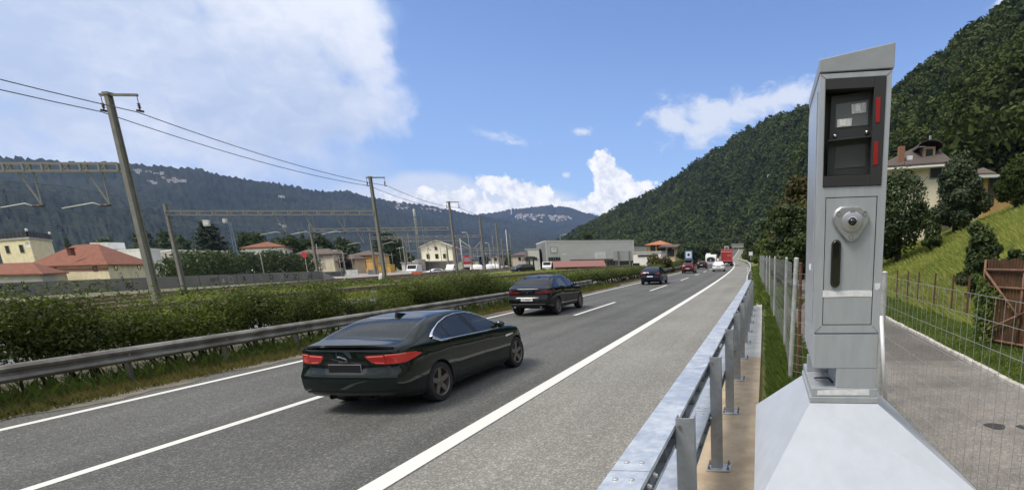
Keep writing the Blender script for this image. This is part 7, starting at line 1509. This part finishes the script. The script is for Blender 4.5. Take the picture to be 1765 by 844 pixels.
for s_, px, py, size, m, fw in (('iIJF7', 369, 482, .62, M_spd, 1.1), ('D', 398, 482, 1.2, M_spg, 1.0), ('A', 385, 484, .8, M_spw, .7), ('&', 421, 480, .9, M_spd, .9), ('Q', 467, 477, .9, M_spd, .9), ('S', 449, 479, .9, M_spg, 1.0), ('V', 494, 476, 1.1, M_spd, 1.2), ('Z', 509, 477, 1.0, M_spd, 1.3), ('L', 524, 476, 1.1, M_spg, 1.0), ('n', 534, 476, 1.1, M_spd, 1.4), ('X', 486, 477, 1.0, M_spg, 1.2), ('DCR', 26, 498, 1.0, M_spd, 1.1), ('"', 40, 491, .9, M_spd, 1.0), ('C', 160, 496, 1.2, M_spd, 1.0), ('&', 222, 492, 1.0, M_spd, 1.2)): graf(s_, px, py, size, m, fw)
for k, (px, py, w_, h_, m) in enumerate(((20, 498, 1.0, .8, 'a'), (75, 500, 2.6, 1.0, 'b'))): pass
C = G2(552, 96); B = G2(590, 99); r = thing('panel_fence', (C[0], C[1], -.8), 'dark grey panel fence with scribbles right of the graffiti wall', 'fence'); b = MB(); p, q = np.array(C), np.array(B); b.prism([(*p, -.9), (*q, -.9), (*q, zz(570, 468, 97)), (*p, zz(556, 468.5, 96))], (0, .2, 0)); b.build('panels', mat('dark_panels', (.10, .105, .105), .9, vary=.3, scale=1.2), r)
C = G2(594, 106); B = G2(614, 106); r = thing('white_hoarding', (C[0], C[1], -.8), 'white scribbled hoarding below the arched porch', 'hoarding'); b = MB(); p, q = np.array(C), np.array(B); b.prism([(*p, -.9), (*q, -.9), (*q, zz(600, 465, 106)), (*p, zz(600, 465, 106))], (0, .2, 0)); b.build('panels', mat('white_panels', (.58, .60, .60), .8, vary=.2, scale=1.2), r)
C = G2(632, 110); B = G2(650, 112); r = thing('grey_hoarding', (C[0], C[1], -.8), 'grey hoarding below the yellow house', 'hoarding'); b = MB(); p, q = np.array(C), np.array(B); b.prism([(*p, -.9), (*q, -.9), (*q, zz(640, 465, 110)), (*p, zz(640, 465, 110))], (0, .2, 0)); b.build('panels', mat('grey_panels', (.33, .35, .36), .8, vary=.2, scale=1.2), r)
# white sheet, small red sign, heap of white bags, orange barrier
q = P(657, 476, 70); r = thing('white_sack', (q[0], q[1], q[2]-.6), 'white sack standing at the foot of the second mast', 'sack'); b = MB(); b.prism([(-.45, 0, -.2), (.45, 0, -.2), (.5, 0, .6), (.2, 0, 1.0), (-.3, 0, .9), (-.5, 0, .4)], (0, .5, 0)); b.build('sack', mat('sack_white', (.78, .78, .78), .8), r, local=True, bevel=.12, smooth=True)
q = P(524.5, 439, 96); r = thing('red_sign', (q[0], q[1], -.5), 'round red sign above the laurel hedge beside the brown roofed house', 'sign'); b = MB(); b.lathe([(0, -.03), (.55, -.03), (.55, .03), (0, .03)], tuple(q), 'Y', 20); b.build('disc', mat('sign_red', (.55, .04, .05), .6), r, smooth=True); b = MB(); b.tube([(q[0], q[1]+.05, -.6), (q[0], q[1]+.05, q[2])], .05, 6); b.build('post', M_pole, r)
q = P(718, 471, 96); r = thing('barrier', (q[0], q[1], q[2]-.8), 'orange and white barrier in front of the white vans at the station', 'barrier'); b = MB(); b.box((0, 0, .9), (1.9, .15, .5)); b.box((0, 0, .3), (1.9, .15, .35)); b.build('boards', mat('barrier_orange', (.55, .13, .05), .7), r, local=True)
for dx in (-.8, .8): b = MB(); b.box((dx, .1, .55), (.1, .1, 1.3)); b.build('post', M_whiter, r, local=True)
# vehicles standing at the station
def at_station(o, px, Y, rz): o.location = (bx(px, Y), Y, gnd(bx(px, Y), Y)+.15); o.rotation_euler = (0, 0, rz)
at_station(van_box('white van parked left of the station beside the orange barrier', (.74, .75, .76), 2.0, 5.0, 2.3), 711, 112, R(200)); at_station(hatch('white car parked in front of the station', (.70, .71, .72), H=1.5, name='parked_car'), 746, 128, R(150)); at_station(van_box('white van parked right of the station canopy', (.74, .75, .75), 2.0, 5.2, 2.4), 778, 140, R(190)); at_station(hatch('dark car with a pale windscreen parked beyond the median hedge near the concrete pole', (.03, .032, .036), H=1.5, name='parked_car'), 899, 92, R(150))
at_station(van_box('long white box van in front of the left end of the grey hall', (.76, .77, .77), 1.7, 3.6, 1.7), 943, 104, R(196))
# red and white train
q = G2(806, 150); r = thing('railcar', (q[0], q[1], -.1), 'red fronted train with a white lower skirt standing at the station', 'train', rz=R(28.5)); red = mat('train_red', (.55, .035, .05), .35, coat=.5)
b = MB(); prof = [(-1.4, .9), (-1.45, 2.2), (-1.15, 3.5), (-.7, 3.9), (.7, 3.9), (1.15, 3.5), (1.45, 2.2), (1.4, .9)]; n = len(prof)
b.add([(x*s_, y, z*(1 if y > -1 else .97)) for y, s_ in ((-.9, .72), (.2, .96), (1.2, 1.0), (40, 1.0)) for x, z in prof], [(k*n+i, k*n+(i+1) % n, (k+1)*n+(i+1) % n, (k+1)*n+i) for k in range(3) for i in range(n)]+[tuple(range(n-1, -1, -1))]); b.build('body', red, r, local=True, smooth=True)
b = MB(); b.prism([(-1.5, -1.0, .55), (1.5, -1.0, .55), (1.45, -1.0, 1.35), (-1.45, -1.0, 1.35)], (0, 2.0, 0)); b.build('skirt', mat('train_white', (.78, .78, .79), .4), r, local=True, bevel=.15); b = MB(); b.prism([(-.85, -.93, 2.15), (.85, -.93, 2.15), (.7, -.93, 3.35), (-.7, -.93, 3.35)], (0, .05, 0)); b.build('windscreen', mat('windscreen_pale', (.42, .36, .36), .15), r, local=True)
b = MB(); b.box((0, 4, .45), (2.4, 9, .5)); b.build('bogie', M_blkp, r, local=True)
for sg in (1, -1): b = MB(); b.box((sg*1.42, 14, 2.4), (.06, 22, .9)); b.build('side_windows', M_dglass, r, local=True)
q = G2(834, 172); r = thing('locomotive', (q[0], q[1], -.1), 'dark blue locomotive right of the red train', 'train', rz=R(27)); b = MB(); b.box((0, 6, 2.4), (2.8, 12, 3.0)); b.build('body', mat('loco_blue', (.02, .035, .12), .4), r, local=True, bevel=.3, smooth=True); b = MB(); b.box((0, -.03, 3.1), (2.0, .08, .8)); b.build('windscreen', M_dglass, r, local=True); b = MB(); b.box((0, 6, .6), (2.5, 11.5, .6)); b.build('bogie', M_blkp, r, local=True)
for k, (px, Y, w_) in enumerate([(822, 140, 4.2), (842, 146, 3.2), (852, 150, 4.8)]): q = G2(px, Y); r = thing('covered_pile', (q[0], q[1], 0), ['pile covered with white sheeting right of the red train', 'low middle pile under white sheeting in the railway yard', 'long pile under white sheeting near the concrete pole'][k], 'pile'); b = MB(); b.lathe([(w_/2, -.1), (w_*.46, .5), (w_*.3, 1.1), (0, 1.3)], (0, 0, 0), 'Z', 14); b.v = [(x, y*.6, z*(1+.12*math.sin(x*3))) for x, y, z in b.v]; b.build('sheet', mat('white_sheet', (.72, .72, .72), .7), r, local=True, smooth='all')
# palms by the pale annexe
M_palm = leaf_mat('palm_fronds', (.012, .022, .012), (.035, .05, .025), .1)
for px, pt_, Y in ((912, 444, 112), (919, 444, 113), (246, 420, 100), (294, 473, 90)):
    x = bx(px, Y); zt_ = zz(px, pt_, Y); r = thing('palm', (x, Y, -.6), {912: 'dark palm left of its twin before the pale annexe', 919: 'dark palm right of its twin before the pale annexe', 246: 'palm crown showing beside the tallest mast at the left', 294: 'small palm in front of the blue window of the white building'}[px], 'palm'); b = MB(); b.tube([(0, 0, 0), (0, 0, zt_+.6)], [.2, .16], 8); b.build('trunk', M_bark, r, local=True, smooth='all'); g2 = np.random.default_rng(px); n = 260; a = np.repeat(g2.uniform(0, 6.28, 20), 13); t_ = np.tile(np.linspace(.1, 1, 13), 20); L = 1.5; c_ = np.stack([np.cos(a)*t_*L, np.sin(a)*t_*L, zt_+.6+.7*t_-1.3*t_*t_], 1); v, f, tn = leaf_quads(c_, np.stack([np.cos(a), np.sin(a), np.full(n, 1.0)], 1), .28, .25, .6, g2); np_mesh('crown', v, f, M_palm, r, tn)
# ------------------------------------------------------------------ villages on the far mountains
def vhouse(k):
    b = MB(); w_, d, hh = ((9, 8, 6), (13, 9, 8), (8, 8, 9))[k]; b.box((0, 0, hh/2-2), (w_, d, hh+4)); b.mi = 1; e = .8
    b.add([(-w_/2-e, -d/2-e, hh), (w_/2+e, -d/2-e, hh), (w_/2+e, d/2+e, hh), (-w_/2-e, d/2+e, hh), (-w_/2, 0, hh+2.6), (w_/2, 0, hh+2.6)], [(0, 1, 5, 4), (2, 3, 4, 5), (1, 2, 5), (3, 0, 4)]); b.mi = 2
    for sx in (-.27, .27):
        for z in (hh*.3, hh*.7): b.box((sx*w_, -d/2-.02, z), (1.4, .12, 1.7))
    return b
vm = [mat('village_white', (.78, .77, .74), .8), mat('village_roof', (.24, .185, .15), .85), M_win]; protoV = []
def hill_pt(hill, px, py):
    "point where the ray through that pixel meets the hill"
    a, e = px_ang(px, py); T_ = np.linspace(0.02, .995, 300); q = hill.at(np.full(300, a), T_); el_ = np.arctan2(q[:, 2]-CH, np.hypot(q[:, 0], q[:, 1])); k = int(np.argmin(np.abs(el_-e))); return q[k]
g = np.random.default_rng(15); spots = []
for px, py in ((233, 297), (238, 300), (241, 297), (252, 300), (257, 300), (270, 303), (281, 303), (280, 310), (283, 310), (290, 313), (292, 316), (296, 315), (301, 312), (303, 314), (306, 317), (309, 317), (299, 317), (317, 315), (260, 317), (268, 318), (486, 343), (482, 389), (490, 392)): spots.append((left_hill, px, py, 1.0, 'white house of the small village high on the left mountain', 'houses of the high village'))
for k in range(16): spots.append((left_hill, g.uniform(672, 712), g.uniform(352, 361)+(0 if k % 2 else 1), .8, 'small pale house below the ridge left of the antenna mast', 'houses below the ridge'))
for k in range(9): spots.append((left_hill, g.uniform(722, 800), 0, .8, 'small pale house just below the falling ridge line', 'houses along the ridge'))
for k in range(58):
    px = 880+110*g.beta(1.6, 1.5); u = (px-880)/110; py = 371.5+u*3+abs(g.normal(0, 1))*6*(.35+u)*(1.4-u) ; spots.append((far_hill, px, min(py, 391), .95, 'pale house of the large village on the far hill', 'houses of the far hillside village'))
cnt = {}
for hill, px, py, s_, lb, gp_ in spots:
    if py == 0: py = np.interp(px, [690, 740, 800], [354, 360, 372])+g.uniform(1, 3)
    q = hill_pt(hill, px, py); k = int(g.integers(3)); D = np.hypot(q[0], q[1]); key = k
    if key not in cnt: o = vhouse(k).build('village_house', vm); cnt[key] = o
    else: o = cnt[key].copy(); COL.objects.link(o)
    sc_ = s_*g.uniform(.8, 1.25)*D/2600; o.location = (q[0], q[1], q[2]+2); o.scale = (sc_, sc_, sc_*.8); o.rotation_euler = (0, 0, math.atan2(-q[0], q[1])+g.uniform(-.6, .6)); tag(o, lb, 'house', gp_)
q = hill_pt(far_hill, 882, 371); o = vhouse(2).build('village_church', vm); o.location = tuple(q); o.scale = (1.3, 1.3, 1.3); D = 1; tag(o, 'church with a pale tower at the left end of the far village', 'church'); b = MB(); b.box((0, 0, 12), (4, 4, 24)); b.add([(-2.3, -2.3, 24), (2.3, -2.3, 24), (2.3, 2.3, 24), (-2.3, 2.3, 24), (0, 0, 31)], [(0, 1, 4), (1, 2, 4), (2, 3, 4), (3, 0, 4)]); b.build('tower', vm[0], o, local=True)
q = hill_pt(right_hill, 1327, 322); o = vhouse(1).build('hill_cabin', vm); o.location = (q[0], q[1], q[2]+7); o.rotation_euler = (0, 0, -.1); o.scale = (.36, .36, .36); tag(o, 'lone white cabin among the trees of the wooded hill', 'cabin')
# ------------------------------------------------------------------ the air
hz = MB(); hz.box((0, 0, 745), (10900, 10900, 1500)); ho = hz.build('haze', bpy.data.materials.new('haze')); tag(ho, 'bluish air between the lens and the mountains', kind='stuff'); hm = ho.data.materials[0]; hm.use_nodes = True; q = NT(hm.node_tree); hm.node_tree.nodes.clear(); pv = q.n('ShaderNodeVolumePrincipled', {'Color': (.38, .54, 1, 1), 'Density': .00009, 'Anisotropy': .1}); ou = q.n('ShaderNodeOutputMaterial'); hm.node_tree.links.new(pv.outputs[0], ou.inputs['Volume'])
scene.cycles.use_denoising = True; scene.cycles.volume_bounces = 0; scene.cycles.max_bounces = 6; scene.cycles.transparent_max_bounces = 12; scene.cycles.volume_max_steps = 16
